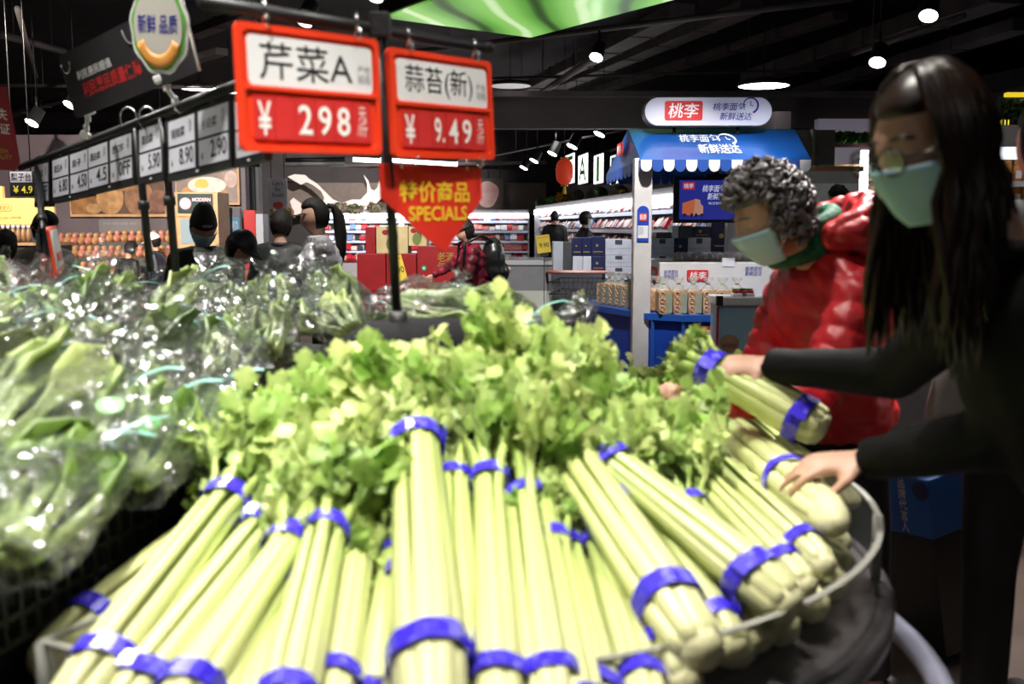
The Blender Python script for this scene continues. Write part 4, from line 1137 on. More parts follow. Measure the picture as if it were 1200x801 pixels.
def hand_shells(mb, W, d, back, size=1.0, curl=(0.3, 0.3, 0.3, 0.3), thumb=0.5, side=1, spread=0.12):
    """palm and five fingers; d = pointing direction, back = out of the back of the hand, side = +1 thumb towards d x back"""
    d = V(d).normalized(); back = V(back); back = (back - d * back.dot(d)).normalized(); s = d.cross(back) * side
    W = V(W); k = size
    fl = (back, 0.42)
    mb.capsule(W - d * 0.02 * k, W + d * 0.03 * k, 0.026 * k, 0.034 * k, 10, fl)
    mb.capsule(W + d * 0.03 * k, W + d * 0.075 * k, 0.037 * k, 0.039 * k, 10, fl)
    for f in range(4):
        o = (0.030, 0.010, -0.010, -0.029)[f]; L = (0.072, 0.080, 0.075, 0.058)[f] * k
        p = W + d * (0.088 - 0.006 * abs(f - 1)) * k + s * o * k
        ang = spread * (1.2, 0.35, -0.45, -1.3)[f]
        dd = (d * cos(ang) + s * sin(ang)).normalized(); pts = [p - dd * 0.02 * k]; q = p; pts.append(q); a = 0.0
        for fr, c in ((0.44, 0.7), (0.31, 1.0), (0.25, 0.9)):
            a += curl[f] * c; v = dd * cos(a) - back * sin(a); q = q + v * L * fr; pts.append(q)
        mb.tube(pts, [0.0092 * k, 0.0092 * k, 0.0086 * k, 0.0078 * k, 0.0062 * k], 8)
        mb.ell(pts[-1], 0.0064 * k, nu=8, nv=6)
    p = W + d * 0.018 * k + s * 0.026 * k
    v1 = (d * 0.6 + s * 0.75 - back * thumb * 0.4).normalized(); v2 = (d * 0.9 + s * 0.3 - back * thumb).normalized()
    pts = [p - v1 * 0.01 * k, p + v1 * 0.034 * k, p + v1 * 0.034 * k + v2 * 0.03 * k, p + v1 * 0.034 * k + v2 * 0.054 * k]
    mb.tube(pts, [0.013 * k, 0.0115 * k, 0.0098 * k, 0.0072 * k], 8); mb.ell(pts[-1], 0.0074 * k, nu=8, nv=6)
def ik(S, W, l1, l2, hint):
    S, W = V(S), V(W); d = W - S; L = d.length
    if L > (l1 + l2) * 0.985: W = S + d.normalized() * (l1 + l2) * 0.985; d = W - S; L = d.length
    a = (l1 * l1 - l2 * l2 + L * L) / (2 * L); hgt = sqrt(max(1e-6, l1 * l1 - a * a))
    dn = d.normalized(); hh = V(hint); hh = (hh - dn * hh.dot(dn)).normalized()
    return S + dn * a + hh * hgt, W
def seg_param(P, segs):
    """for each vertex: nearest segment's length coordinate and index"""
    best = np.full(len(P), 1e9); tt = np.zeros(len(P)); idx = np.zeros(len(P), int)
    for i, (a, b, r) in enumerate(segs):
        a = np.array(a); b = np.array(b); ab = b - a; L = np.linalg.norm(ab)
        t = ((P - a) @ ab) / (L * L); tc_ = np.clip(t, 0, 1)
        dist = np.linalg.norm(P - (a + tc_[:, None] * ab), axis=1) - r
        m = dist < best; best[m] = dist[m]; tt[m] = t[m] * L; idx[m] = i
    return tt, idx
def puffer(segs, spacing, amp):
    def post(co, nr):
        t, idx = seg_param(co, segs); wob = 0.010 * np.sin(co[:, 0] * 31 + co[:, 1] * 23)
        s = np.abs(np.sin(np.pi * (t + wob) / spacing + idx)) ** 0.55
        wr = 0.25 * amp * (np.sin(co[:, 0] * 90 + co[:, 2] * 60) * np.sin(co[:, 1] * 80 - co[:, 2] * 70))
        return co + nr * ((s - 0.75) * amp + wr)[:, None]
    return post
def wrinkle(amp=0.004, fr=14.0):
    def post(co, nr):
        w = np.array([mnoise.noise(V((p[0] * fr, p[1] * fr, p[2] * fr * 0.6))) for p in co])
        return co + nr * (w * amp)[:, None]
    return post

def figure(name, label, J, coat, trousers, hair='short', mask=False, hat=None, voxel=0.016, coat_r=1.0, hem=0.10, group=None,
           hairm=None, coat_post=None, coat_vox=None, hands=None, skinm=None, sleeve=1.0, head_scale=None, glasses=False, collar=True, hair_kw=None):
    """J: joints in world space. Builds one person: body, clothes, hair and what is worn"""
    f = J['f']; rt = J['r']; h = J['h']; base = J['base']
    t = thing(name, label, 'person', (base.x, base.y, 0), group=group)
    sk = skinm or skin_m; k = h / 1.68
    head_scale = head_scale or (1.14 if k < 0.95 else 1.0)
    HM = J['HM'] @ Matrix.Diagonal((head_scale * k, head_scale * k, head_scale * k, 1))
    # ---- body: one continuous surface
    mb = MB(); vs, fs = shell(head_pt); mb.add([HM @ p for p in vs], fs, True)
    for s in (-1, 1): mb.ell(HM @ V((s * 0.074, -0.008, -0.012)), (0.012 * k, 0.018 * k, 0.03 * k), HM.to_3x3().normalized(), 8, 8)
    flt = (f, 0.68)
    neck0 = J['neck'] ; mb.tube([neck0 - J['su'] * 0.05 * k, neck0.lerp(HM @ V((0, -0.02, -0.06)), 0.5), HM @ V((0, -0.015, -0.05))], [0.062 * k, 0.052 * k, 0.05 * k], 12)
    mb.tube([J['pelvis'] - J['su'] * 0.09 * k, J['pelvis'], J['waist'], J['chest'], J['neck'] - J['su'] * 0.03 * k, J['neck']],
            [0.13 * k, 0.16 * k, 0.135 * k, 0.165 * k, 0.12 * k, 0.06 * k], 18, True, flt)
    for s in ('L', 'R'):
        mb.capsule(J['sh' + s], J['el' + s], 0.046 * k, 0.038 * k); mb.capsule(J['el' + s], J['wr' + s], 0.038 * k, 0.026 * k)
        mb.capsule(J['sh' + s].lerp(J['neck'], 0.5), J['sh' + s], 0.05 * k, 0.05 * k)
        mb.capsule(J['hip' + s], J['kn' + s], 0.082 * k, 0.055 * k); mb.capsule(J['kn' + s], J['an' + s], 0.052 * k, 0.036 * k)
        mb.capsule(J['an' + s] - V((0, 0, 0.03 * k)), J['an' + s] + f * 0.13 * k - V((0, 0, 0.05 * k)), 0.036 * k, 0.028 * k)
        hd = (hands or {}).get(s)
        dflt = (J['wr' + s] - J['el' + s]).normalized()
        if hd: hand_shells(mb, J['wr' + s], *hd[0], **hd[1])
        else: hand_shells(mb, J['wr' + s], dflt, rt * (1 if s == 'R' else -1), k, (0.45,) * 4, 0.5, 1 if s == 'R' else -1)
    body = remesh(mb, 'body', sk, t, voxel, 3)
    if voxel < 0.02:
        for s in (-1, 1):
            e_ = MB().ell(HM @ V((s * 0.031, 0.0665, 0.007)), 0.0125 * k, nu=12, nv=8).build('eye', eye_m, t, True)
            MB().ell(HM @ V((s * 0.031, 0.0745, 0.003)), 0.0058 * k, nu=8, nv=6).build('iris', iris_m, e_, True)
            MB().ell(HM @ V((s * 0.031, 0.0665, 0.0115)), (0.0155 * k, 0.0138 * k, 0.0105 * k), HM.to_3x3().normalized(), 12, 8).build('eyelid', sk, e_, True)
            bp2 = [HM @ V((s * (0.014 + 0.009 * q), 0.094 - 0.0035 * q * q * 0.6, 0.029 + 0.004 * sin(q))) for q in range(5)]
            MB().tube(bp2, [0.002, 0.0035, 0.0035, 0.003, 0.0015], 5).build('eyebrow', hairm or hair_blk, t, True)
    # ---- clothes
    c = coat_r; cv = coat_vox or max(voxel, 0.014)
    mb = MB(); hp = J['pelvis'] - J['su'] * hem * k
    mb.tube([hp, J['pelvis'] + J['su'] * 0.02, J['waist'], J['chest'], J['neck'] - J['su'] * 0.035 * k, J['neck'] + J['su'] * 0.005],
            [0.185 * k * c, 0.185 * k * c, 0.17 * k * c, 0.188 * k * c, 0.14 * k * c, 0.078 * k], 20, True, (f, 0.76))
    segs = [(tuple(hp), tuple(J['neck']), 0.15 * k * c)]
    for s in ('L', 'R'):
        mb.capsule(J['sh' + s].lerp(J['neck'], 0.6), J['sh' + s], 0.065 * k * c, 0.066 * k * c)
        mb.capsule(J['sh' + s], J['el' + s], 0.066 * k * c, 0.054 * k * c)
        e1 = J['el' + s].lerp(J['wr' + s], 0.97 * sleeve)
        mb.tube([J['el' + s], e1], [0.054 * k * c, 0.040 * k * c], 12)
        segs += [(tuple(J['sh' + s]), tuple(J['el' + s]), 0.05 * k), (tuple(J['el' + s]), tuple(e1), 0.04 * k)]
    co = remesh(mb, 'jacket', coat, t, cv, 4, coat_post(segs) if coat_post else (wrinkle() if voxel < 0.03 else None))
    if collar:
        nb = J['neck']; pts = []
        for q in range(16):
            a = 2 * pi * q / 16; pts.append(nb + J['su'] * 0.02 * k + rt * 0.072 * k * cos(a) + f * 0.066 * k * sin(a))
        MB().tube(pts, 0.020 * k, 8, closed=True).build('collar', coat, t, True)
    mb = MB()
    mb.tube([J['pelvis'] - J['su'] * 0.12 * k, J['pelvis'] + J['su'] * 0.05 * k], [0.155 * k, 0.165 * k], 16, True, (f, 0.72))
    for s in ('L', 'R'):
        mb.capsule(J['hip' + s], J['kn' + s], 0.096 * k, 0.072 * k); mb.tube([J['kn' + s], J['an' + s]], [0.07 * k, 0.058 * k], 12)
    remesh(mb, 'trousers', trousers, t, max(cv, 0.018), 3)
    for s in ('L', 'R'):
        a = J['an' + s]; mb = MB(); mb.capsule(V((a.x, a.y, 0.045 * k)) - f * 0.05 * k, V((a.x, a.y, 0.04 * k)) + f * 0.14 * k, 0.045 * k, 0.038 * k, 10, (V((0, 0, 1)), 0.95))
        mb.v = [(x, y, max(0.002, z)) for x, y, z in mb.v]
        mb.build('shoe', shoe_m, t, True)
    # ---- hair
    hm = hairm or hair_blk; kw = hair_kw or {}
    if hair in ('short', 'ponytail', 'bun'):
        mb = MB(); vs, fs = shell(hair_fn(**kw)); mb.add([HM @ p for p in vs], fs, True)
        if hair == 'ponytail':
            pts = [HM @ V(q) for q in ((0, -0.095, 0.06), (0, -0.135, 0.05), (0, -0.16, -0.02), (0, -0.155, -0.14), (0, -0.14, -0.26), (0, -0.13, -0.33))]
            mb.tube(pts, [0.022 * k, 0.026 * k, 0.045 * k, 0.048 * k, 0.036 * k, 0.012 * k], 10)
        mb.build('hair', hm, t, True)
    elif hair == 'curly':
        rg = random.Random(3); mb = MB(); fn = hair_fn(1.10, 0.42, 2, 0.02); vs, fs = shell(fn, 24, 18); mb.add([HM @ p for p in vs], fs, True)
        n = 0; 
        while n < 620:
            d = V((rg.gauss(0, 1), rg.gauss(0, 1), rg.gauss(0, 1))).normalized()
            if d.y > 0.30 and d.z < 0.50: continue
            if d.z < -0.55 or (d.z < -0.35 and d.y > -0.1): continue
            p = HM @ (head_pt(d) * rg.uniform(1.16, 1.32)); rr = rg.uniform(0.008, 0.016) * k
            ax1 = V((rg.gauss(0, 1), rg.gauss(0, 1), rg.gauss(0, 1))).normalized(); u = ax1.orthogonal().normalized(); w = ax1.cross(u)
            pts = [p + (u * cos(q * 1.1) + w * sin(q * 1.1)) * rr + ax1 * (q - 3) * 0.0022 for q in range(7)]
            mb.tube(pts, [0.002] + [0.0052 * k] * 5 + [0.002], 5); n += 1
        mb.build('hair', hm, t, True)
    elif hair == 'long':
        mb = MB(); vs, fs = shell(hair_fn(1.10, 0.46, 4, 0.015, -0.8), 48, 36); mb.add([HM @ p for p in vs], fs, True)
        rg = random.Random(8); dn = HM.to_3x3().inverted() @ V((0, 0, -1))
        for q in range(230):
            a = rg.uniform(0.05, 1.0) * pi; sd = rg.choice((-1, 1))
            # strands leave the parting, run over the skull and hang
            a0 = radians(rg.uniform(62, 180)); 
            pts = []; d0 = V((sd * 0.1, 0.55 - 1.2 * (a0 / pi), 0.85)).normalized()
            d1 = V((sd * sin(a0), cos(a0), 0.0)); 
            for s_ in range(7):
                v_ = d0.lerp(d1 + V((0, 0, -0.25)), s_ / 6).normalized(); pts.append(head_pt(v_) * rg.uniform(1.10, 1.17))
            L = rg.uniform(0.20, 0.33); e0 = pts[-1]; out = V((d1.x * 0.02, d1.y * 0.03 - 0.01, 0))
            for s_ in range(1, 7):
                ff = s_ / 6; pts.append(e0 + dn.normalized() * L * ff + out * ff + V((0.012 * sin(ff * 5 + q), 0.012 * cos(ff * 4 + q * 1.7), 0)))
            n_ = len(pts); mb.tube([HM @ p for p in pts], [0.003] + [0.0085 * k] * (n_ - 4) + [0.0075 * k, 0.005 * k, 0.001], 5)
        mb.build('hair', hm, t, True)
    # ---- mask
    if mask:
        vs = []; fs = []; nu, nv = 17, 11
        for j in range(nv):
            z = -0.012 - 0.102 * j / (nv - 1); fz = sqrt(max(0.12, 1 - (z / 0.118) ** 2)); fz = max(fz, 0.72 - 0.3 * max(0, -z - 0.09) / 0.03)
            for i in range(nu):
                u = radians(-72 + 144 * i / (nu - 1))
                g = math.exp(-(sin(u) * 0.074 / 0.02) ** 2)
                off = 0.010 + 0.0016 * sin(j * 2.1) + 0.004 * cos(u)
                x = 0.074 * sin(u) * fz * (1 - 0.12 * max(0, -z / 0.118)); y = 0.094 * cos(u) * fz
                nn = V((x / 0.074, y / 0.094, 0)).normalized()
                p = V((x, y, z)) + nn * off + V((0, g * 0.018 * (1 - j / (nv - 1) * 0.6), 0)); vs.append(HM @ p)
        for j in range(nv - 1):
            for i in range(nu - 1): fs.append((j * nu + i, j * nu + i + 1, (j + 1) * nu + i + 1, (j + 1) * nu + i))
        mo = MB(); mo.add(vs, fs, True); mo = mo.build('face_mask', mask_m, t, True)
        sl = mo.modifiers.new('s', 'SOLIDIFY'); sl.thickness = 0.002
        if voxel < 0.02:
            for s in (-1, 1):
                a = HM @ V((s * 0.074, 0.036, -0.01)); b_ = HM @ V((s * 0.083, -0.012, 0.012)); c_ = HM @ V((s * 0.083, -0.016, -0.025)); d_ = HM @ V((s * 0.062, 0.036, -0.08))
                MB().tube([a, b_, c_, d_], 0.0012, 5).build('ear_loop', whitep, mo, True)
    if glasses:
        gm = mat('glasses_frame', (0.01, 0.01, 0.012), 0.25); lens = film_mat('lens', (0.92, 0.92, 0.92), 0.05, 0.3, 0.02, 1, 0)
        g = thing('eyeglasses', 'dark-framed eyeglasses on the long-haired woman', 'eyeglasses', HM.translation)
        GM = HM @ Matrix.Translation((0, 0.016, -0.004))
        for s in (-1, 1):
            pts = [GM @ V((s * 0.034 + 0.028 * cos(a) * (1 if abs(cos(a)) < .9 else .97), 0.100 - 0.12 * (s * 0.034 + 0.028 * cos(a)) ** 2 * 12, 0.004 + 0.021 * sin(a))) for a in [2 * pi * q / 20 for q in range(20)]]
            fr = MB().tube(pts, 0.0022, 6, closed=True).build('rim', gm, g, True)
            MB().add(pts, [tuple(range(20))]).build('lens', lens, fr, True)
            MB().tube([GM @ V((s * 0.062, 0.088, 0.008)), GM @ V((s * 0.078, 0.04, 0.012)), GM @ V((s * 0.08, -0.02, 0.008))], 0.0022, 6).build('temple', gm, g, True)
        MB().tube([GM @ V((-0.008, 0.108, 0.006)), GM @ V((0, 0.112, 0.009)), GM @ V((0.008, 0.108, 0.006))], 0.0022, 6).build('bridge', gm, g, True)
    # ---- hat
    if hat:
        hatm, kind = hat[0], hat[1]
        mb = MB()
        def hf(d):
            zz = d.z; kk = 1.17 if zz > 0.22 else 0.85
            p = head_pt(V((d.x, d.y, max(d.z, 0.2))).normalized()) * (1.16 if kind != 'beanie' else 1.17)
            if kind == 'beanie' and zz > 0.3: p.z += 0.03 * sstep(0.3, 1, zz)
            return p if zz > 0.1 else head_pt(V((d.x, d.y, 0.2)).normalized()) * 0.9
        vs, fs = shell(hf, 32, 20); mb.add([HM @ p for p in vs], fs, True)
        ho = mb.build('cap', hatm, t, True)
        if kind == 'cap':
            vs = []; fs = []
            for q in range(13):
                a = radians(20 + 140 * q / 12)
                i_ = V((0.084 * cos(a), 0.104 * sin(a), 0.040)); o_ = V((0.088 * cos(a), 0.105 * sin(a) + 0.068 * sin(a) ** 1.5, 0.022))
                vs += [HM @ i_, HM @ o_, HM @ (i_ + V((0, 0, 0.006))), HM @ (o_ + V((0, 0, 0.005)))]
            for q in range(12):
                b_ = q * 4; n_ = b_ + 4
                fs += [(b_, n_, n_ + 1, b_ + 1), (b_ + 2, b_ + 3, n_ + 3, n_ + 2), (b_ + 1, n_ + 1, n_ + 3, b_ + 3), (b_, b_ + 2, n_ + 2, n_)]
            fs += [(0, 1, 3, 2), (48, 50, 51, 49)]
            v_ = MB(); v_.add(vs, fs, True); v_.build('visor', hatm, ho, True)
        if len(hat) > 2:
            tt = text(hat[2], -0.03, 0.050, 0.03, 0.068, 0.0, whitep, ho, fat=0.01)
            Mi = WM[t.name].inverted() @ HM @ Matrix(((1, 0, 0, 0), (0, 0, 1, 0.112), (0, 1, 0, 0), (0, 0, 0, 1)))
            for v in tt.data.vertices: v.co = Mi @ v.co
    return t

def pose(headpx, Y, yaw, lean=0.05, hp=0.0, hy=0.0, hroll=0.0, wl=None, wr=None, zref=None):
    """joints for a standing person whose head centre shows at a pixel at depth Y"""
    yaw = radians(yaw); f = V((cos(yaw), sin(yaw), 0)); r = V((f.y, -f.x, 0)); u = V((0, 0, 1))
    hc = at(*headpx, Y); su = (u * cos(lean) + f * sin(lean)).normalized(); nd = (su * 0.7 + u * 0.3).normalized()
    h = hc.z / (0.52 + 0.30 * cos(lean) + 0.108 * nd.z)
    base = hc - (su * 0.30 * h + nd * 0.108 * h); base = V((base.x, base.y, 0))
    J = dict(f=f, r=r, h=h, base=base, su=su)
    P = base + u * 0.52 * h - f * 0.25 * lean * 0.3; J['pelvis'] = P; J['waist'] = P + su * 0.10 * h; J['chest'] = P + su * 0.21 * h; J['neck'] = P + su * 0.30 * h
    l1, l2 = 0.172 * h, 0.152 * h
    for s, sg, tw in (('L', -1, wl), ('R', 1, wr)):
        S = P + su * 0.272 * h + r * sg * 0.108 * h; J['sh' + s] = S
        W = V(tw) if tw is not None else S - u * 0.30 * h + r * sg * 0.03 * h + f * 0.04 * h
        J['el' + s], J['wr' + s] = ik(S, W, l1, l2, -u * 0.8 - f * 0.5 + r * sg * 0.3)
        J['hip' + s] = P + r * sg * 0.055 * h - u * 0.03 * h; J['kn' + s] = base + r * sg * 0.06 * h + u * 0.28 * h + f * 0.01; J['an' + s] = base + r * sg * 0.062 * h + u * 0.05 * h
    J['HM'] = head_matrix(hc, f, hp, hy, hroll)
    return J
def head_matrix(c, f, pitch=0.0, yaw=0.0, roll=0.0):
    """pitch > 0 looks down, yaw > 0 turns to the person's left"""
    a = atan2(f.y, f.x) - pi / 2
    R = Matrix.Rotation(a + yaw, 4, 'Z') @ Matrix.Rotation(-pitch, 4, 'X') @ Matrix.Rotation(roll, 4, 'Y')
    return Matrix.Translation(c) @ R

blk_coat = mat('coat_black', (0.006, 0.006, 0.007), 0.6, var=0.2, vscale=20, bump=0.1)
navy_coat = mat('coat_navy', (0.012, 0.014, 0.03), 0.5, var=0.2, vscale=10)
blk_tr = mat('trousers_black', (0.008, 0.008, 0.010), 0.7, var=0.2)

# ---- woman in the red padded jacket
red_j = mat('red_puffer', (0.50, 0.014, 0.02), 0.42, var=0.12, vscale=9, bump=0.25, bscale=45)
fw = V((-0.97, -0.22, 0)).normalized(); rt = V((fw.y, -fw.x, 0))
hc = at(903, 254, 2.58)
J = dict(f=fw, r=rt, h=1.62, base=V((0.98, 2.80, 0)))
J['pelvis'] = V((0.93, 2.80, 0.80)); J['neck'] = V((0.835, 2.68, 1.275)); J['su'] = (J['neck'] - J['pelvis']).normalized()
J['waist'] = J['pelvis'].lerp(J['neck'], 0.33); J['chest'] = J['pelvis'].lerp(J['neck'], 0.68)
# rt points away from the camera for this facing; L is the near arm
J['shL'] = V((0.87, 2.50, 1.17)); J['shR'] = V((0.80, 2.86, 1.17))
wl_ = at(842, 470, 2.36)
J['elL'], J['wrL'] = ik(J['shL'], wl_, 0.28, 0.25, V((0.6, -0.3, -1)))
J['elR'], J['wrR'] = ik(J['shR'], V((0.50, 2.62, 0.95)), 0.28, 0.25, V((0.3, 0.3, -1)))
for s, sg in (('L', -1), ('R', 1)):
    J['hip' + s] = J['pelvis'] + rt * sg * 0.09 - V((0, 0, 0.05)); J['kn' + s] = V((0.97, 2.80, 0.44)) + rt * sg * 0.10; J['an' + s] = V((1.0, 2.80, 0.08)) + rt * sg * 0.10
J['HM'] = head_matrix(hc, fw, 0.42, -0.05)
grey_curl = mat('hair_grey_curly', (0.05, 0.044, 0.044), 0.5, col2=(0.20, 0.18, 0.185), vscale=26)
figure('person', 'curly grey-haired woman in red padded jacket and green scarf bending over celery', J, red_j, blk_tr, 'curly', True, None, 0.008, 1.12, -0.02,
       hairm=grey_curl, coat_post=lambda s: puffer(s, 0.062, 0.0115), coat_vox=0.009,
       hands={'L': ((V((-1, -0.1, 0.05)), V((0, -0.5, 0.85))), dict(size=0.95, curl=(0.5, 0.5, 0.5, 0.5), thumb=0.6, side=-1)),
              'R': ((V((-1, -0.3, -0.2)), V((0, 0, 1))), dict(size=0.95, curl=(0.4,) * 4, side=1))}, collar=False)
red_lady = [o for o in bpy.data.objects if o.get('label', '').startswith('curly grey')][0]
# folded hood and scarf
mb = MB(); nk = J['neck']; back = -fw
pts = [nk + rt * 0.12 * cos(a) + back * (0.02 + 0.12 * sin(a)) + V((0, 0, 0.065 + 0.03 * sin(a))) for a in [radians(q) for q in range(-40, 221, 20)]]
mb.tube(pts, [0.03, 0.045, 0.055, 0.065, 0.072, 0.078, 0.08, 0.08, 0.078, 0.072, 0.065, 0.055, 0.045, 0.03], 12)
mb.ell(nk + back * 0.16 + V((0, 0, -0.02)), (0.10, 0.14, 0.10))
mb.ell(nk + back * 0.10 + V((0, 0, 0.03)), (0.10, 0.14, 0.07))
remesh(mb, 'hood', red_j, red_lady, 0.009, 4, puffer([(tuple(nk + rt * 0.2), tuple(nk - rt * 0.2), 0.1)], 0.058, 0.014))
mb = MB(); scarf_m = mat('green_scarf', (0.006, 0.10, 0.045), 0.7, var=0.2, vscale=30, bump=0.4, bscale=80)
for q, (dz, rr) in enumerate(((0.03, 0.080), (0.062, 0.076), (0.09, 0.070))):
    pts = [nk + rt * rr * cos(a) + fw * (rr * sin(a) + 0.055) + V((0, 0, dz - 0.01 - 0.035 * sin(a))) for a in [2 * pi * x / 18 for x in range(18)]]
    mb.tube(pts, 0.026, 8, closed=True)
remesh(mb, 'scarf', scarf_m, red_lady, 0.009, 4)

# ---- long-haired woman in the dark coat, close on the right
fw = V((-0.93, -0.12, 0)).normalized(); rt = V((fw.y, -fw.x, 0))
hc = at(1092, 172, 1.60)
J = dict(f=fw, r=rt, h=1.66, base=V((1.05, 1.52, 0)))
J['pelvis'] = V((1.03, 1.52, 0.86)); J['neck'] = V((0.79, 1.58, 1.295)); J['su'] = (J['neck'] - J['pelvis']).normalized()
J['waist'] = J['pelvis'].lerp(J['neck'], 0.33); J['chest'] = J['pelvis'].lerp(J['neck'], 0.68)
J['shR'] = V((0.82, 1.80, 1.20)); J['shL'] = V((0.86, 1.38, 1.18))
wr_ = at(898, 428, 2.30); wl_ = at(1008, 541, 1.88)
J['elR'], J['wrR'] = ik(J['shR'], wr_, 0.32, 0.31, V((0.8, 0.2, -0.55)))
J['elL'], J['wrL'] = ik(J['shL'], wl_, 0.31, 0.29, V((0.9, -0.3, -0.8)))
for s, sg in (('L', -1), ('R', 1)):
    J['hip' + s] = J['pelvis'] + rt * sg * 0.09 - V((0, 0, 0.05)); J['kn' + s] = V((1.06, 1.52, 0.46)) + rt * sg * 0.10; J['an' + s] = V((1.08, 1.52, 0.08)) + rt * sg * 0.10
J['HM'] = head_matrix(hc, fw, 0.26, 0.24)
brown_hair = mat('hair_dark_brown', (0.022, 0.010, 0.006), 0.36, var=0.4, vscale=30, stretch=(1, 1, 0.1))
coat_dk = mat('coat_charcoal', (0.0055, 0.0053, 0.0055), 0.7, spec=0.12, var=0.2, vscale=15, bump=0.15)
figure('person', 'long-haired woman in dark coat, glasses and mask reaching for celery at right', J, coat_dk, blk_tr, 'long', True, None, 0.008, 1.05, 0.28,
       hairm=brown_hair, coat_vox=0.011, glasses=True,
       hands={'R': ((V((-1, 0.05, -0.02)), V((0.1, -0.55, 0.8))), dict(size=1.0, curl=(0.42, 0.5, 0.55, 0.6), thumb=0.9, side=-1, spread=0.1)),
              'L': ((V((-0.9, 0.12, -0.12)), V((-0.1, -0.25, 0.95))), dict(size=1.05, curl=(0.28, 0.34, 0.40, 0.5), thumb=0.5, side=-1, spread=0.22))})

# ---- the shoppers further back
figure('person', 'man in black cap and blue mask left of the crowd', pose((238, 266), 6.3, -62, 0.22, 0.45), blk_coat, blk_tr, 'short', True,
       (mat('cap_black', (0.008, 0.008, 0.009), 0.6), 'beanie', 'NSW'), 0.016, 1.05)
figure('person', 'person in dark cap bending right beside the red panel', pose((281, 292), 6.0, -15, 0.55, 0.55), navy_coat, blk_tr, 'short', False,
       (mat('cap_dark', (0.012, 0.010, 0.014), 0.5), 'cap'), 0.018, 1.08)
figure('person', 'shopper in black seen from behind, left of the ponytail woman', pose((330, 264), 7.4, 80, 0.15, 0.3), blk_coat, blk_tr, 'short', False, None, 0.02, 1.12)
silver_j = mat('silver_puffer', (0.62, 0.61, 0.63), 0.32, 0.15, var=0.1, vscale=8, bump=0.3, bscale=18)
figure('person', 'ponytail woman in a silver padded jacket facing left', pose((369, 254), 7.0, 205, 0.10, 0.15), silver_j, blk_tr, 'ponytail', False, None, 0.016, 1.12,
       coat_post=lambda s: puffer(s, 0.085, 0.018), coat_vox=0.016)
figure('person', 'man with dark fringe and mask in a pale hoodie at far left', pose((53, 268), 6.6, -35, 0.2, 0.5), mat('hoodie_beige', (0.30, 0.27, 0.24), 0.8, var=0.15), blk_tr, 'short', True, None, 0.018, 1.1)
figure('person', 'dark-haired person in black cut by the left edge', pose((6, 290), 6.2, 90, 0.2, 0.3), blk_coat, blk_tr, 'short', False, None, 0.02, 1.1)
mar = mat('maroon_pattern', (0.35, 0.012, 0.04), 0.5, col2=(0.05, 0.004, 0.012), vscale=16, bump=0.2)
bwJ = pose((545, 271), 10.0, 195, 0.22, 0.3, wl=at(527, 332, 9.7), wr=at(500, 328, 10.3))
figure('person', 'woman in dark red patterned jacket pushing a cart under the specials sign', bwJ, mar, mat('trousers_brown', (0.03, 0.015, 0.01), 0.8, var=0.2), 'short', False,
       (blk_coat, 'beanie'), 0.02, 1.15, coat_post=lambda s: puffer(s, 0.09, 0.018), coat_vox=0.018)
figure('person', 'man in black jacket standing at the far meat fridge', pose((650, 254), 20.0, 75, 0.0, 0.0), blk_coat, blk_tr, 'short', False, None, 0.035, 1.1)
figure('person', 'shopper in navy coat, cap and mask walking past the far fridge', pose((686, 257), 16.6, 15, 0.05, 0.1), navy_coat, blk_tr, 'short', True, (navy_coat, 'cap'), 0.035, 1.15)
figure('person', 'woman with dark curls and mask behind the red-jacket woman', pose((983, 236), 9.0, 215, 0.0, 0.25), mat('coat_brown', (0.04, 0.025, 0.015), 0.7, var=0.2), blk_tr, 'short', True, None, 0.022, 1.05, hair_kw=dict(thick=1.3, amp=0.12))
figure('person', 'bakery clerk in black with head bowed at the bread shelves', pose((153, 292), 11.5, 60, 0.25, 0.5), blk_coat, blk_tr, 'short', False, None, 0.025, 1.1)
figure('person', 'bakery clerk in white cap and navy jacket facing left', pose((180, 283), 12.0, 190, 0.1, 0.3), navy_coat, blk_tr, 'short', False, (mat('cap_white', (0.7, 0.7, 0.7), 0.7), 'cap'), 0.025, 1.1)
figure('person', 'person in light grey sweater half hidden at the right edge', pose((1232, 172), 2.55, 100, 0.0, 0.2), mat('sweater_grey', (0.34, 0.33, 0.33), 0.85, var=0.08, bump=0.2), blk_tr, 'short', False, None, 0.018, 1.1)

# backpack worn by the woman with the cart
p0 = bwJ['chest'] - bwJ['f'] * 0.24
M = frame2(p0 - V((0, 0, 0.26)), bwJ['r'])
t = thing('backpack', 'black leather backpack on the woman with the cart', 'backpack', M=M)
bl = mat('black_leather', (0.01, 0.01, 0.011), 0.3, var=0.2, bump=0.2)
mb = MB(); mb.ell((0, 0.24, -0.02), (0.17, 0.25, 0.12)); mb.ell((0, 0.13, -0.02), (0.18, 0.15, 0.13)); remesh(mb, 'pack_body', bl, t, 0.016, 3, world=False)
mb = MB(); mb.ell((0, 0.13, 0.09), (0.12, 0.10, 0.05)); remesh(mb, 'pack_pocket', bl, t, 0.014, 3, world=False)
for s in (-1, 1):
    MB().tube([(s * 0.09, 0.44, -0.05), (s * 0.11, 0.50, -0.16), (s * 0.13, 0.42, -0.34), (s * 0.14, 0.2, -0.36), (s * 0.13, 0.06, -0.10)], 0.016, 6).build('strap', bl, t)
MB().tube([(-0.10, 0.12, 0.13), (-0.06, 0.2, 0.135), (0.06, 0.2, 0.135), (0.10, 0.12, 0.13)], 0.004, 5).build('zip', mat('gold_zip', (0.6, 0.45, 0.2), 0.3, 1.0), t)

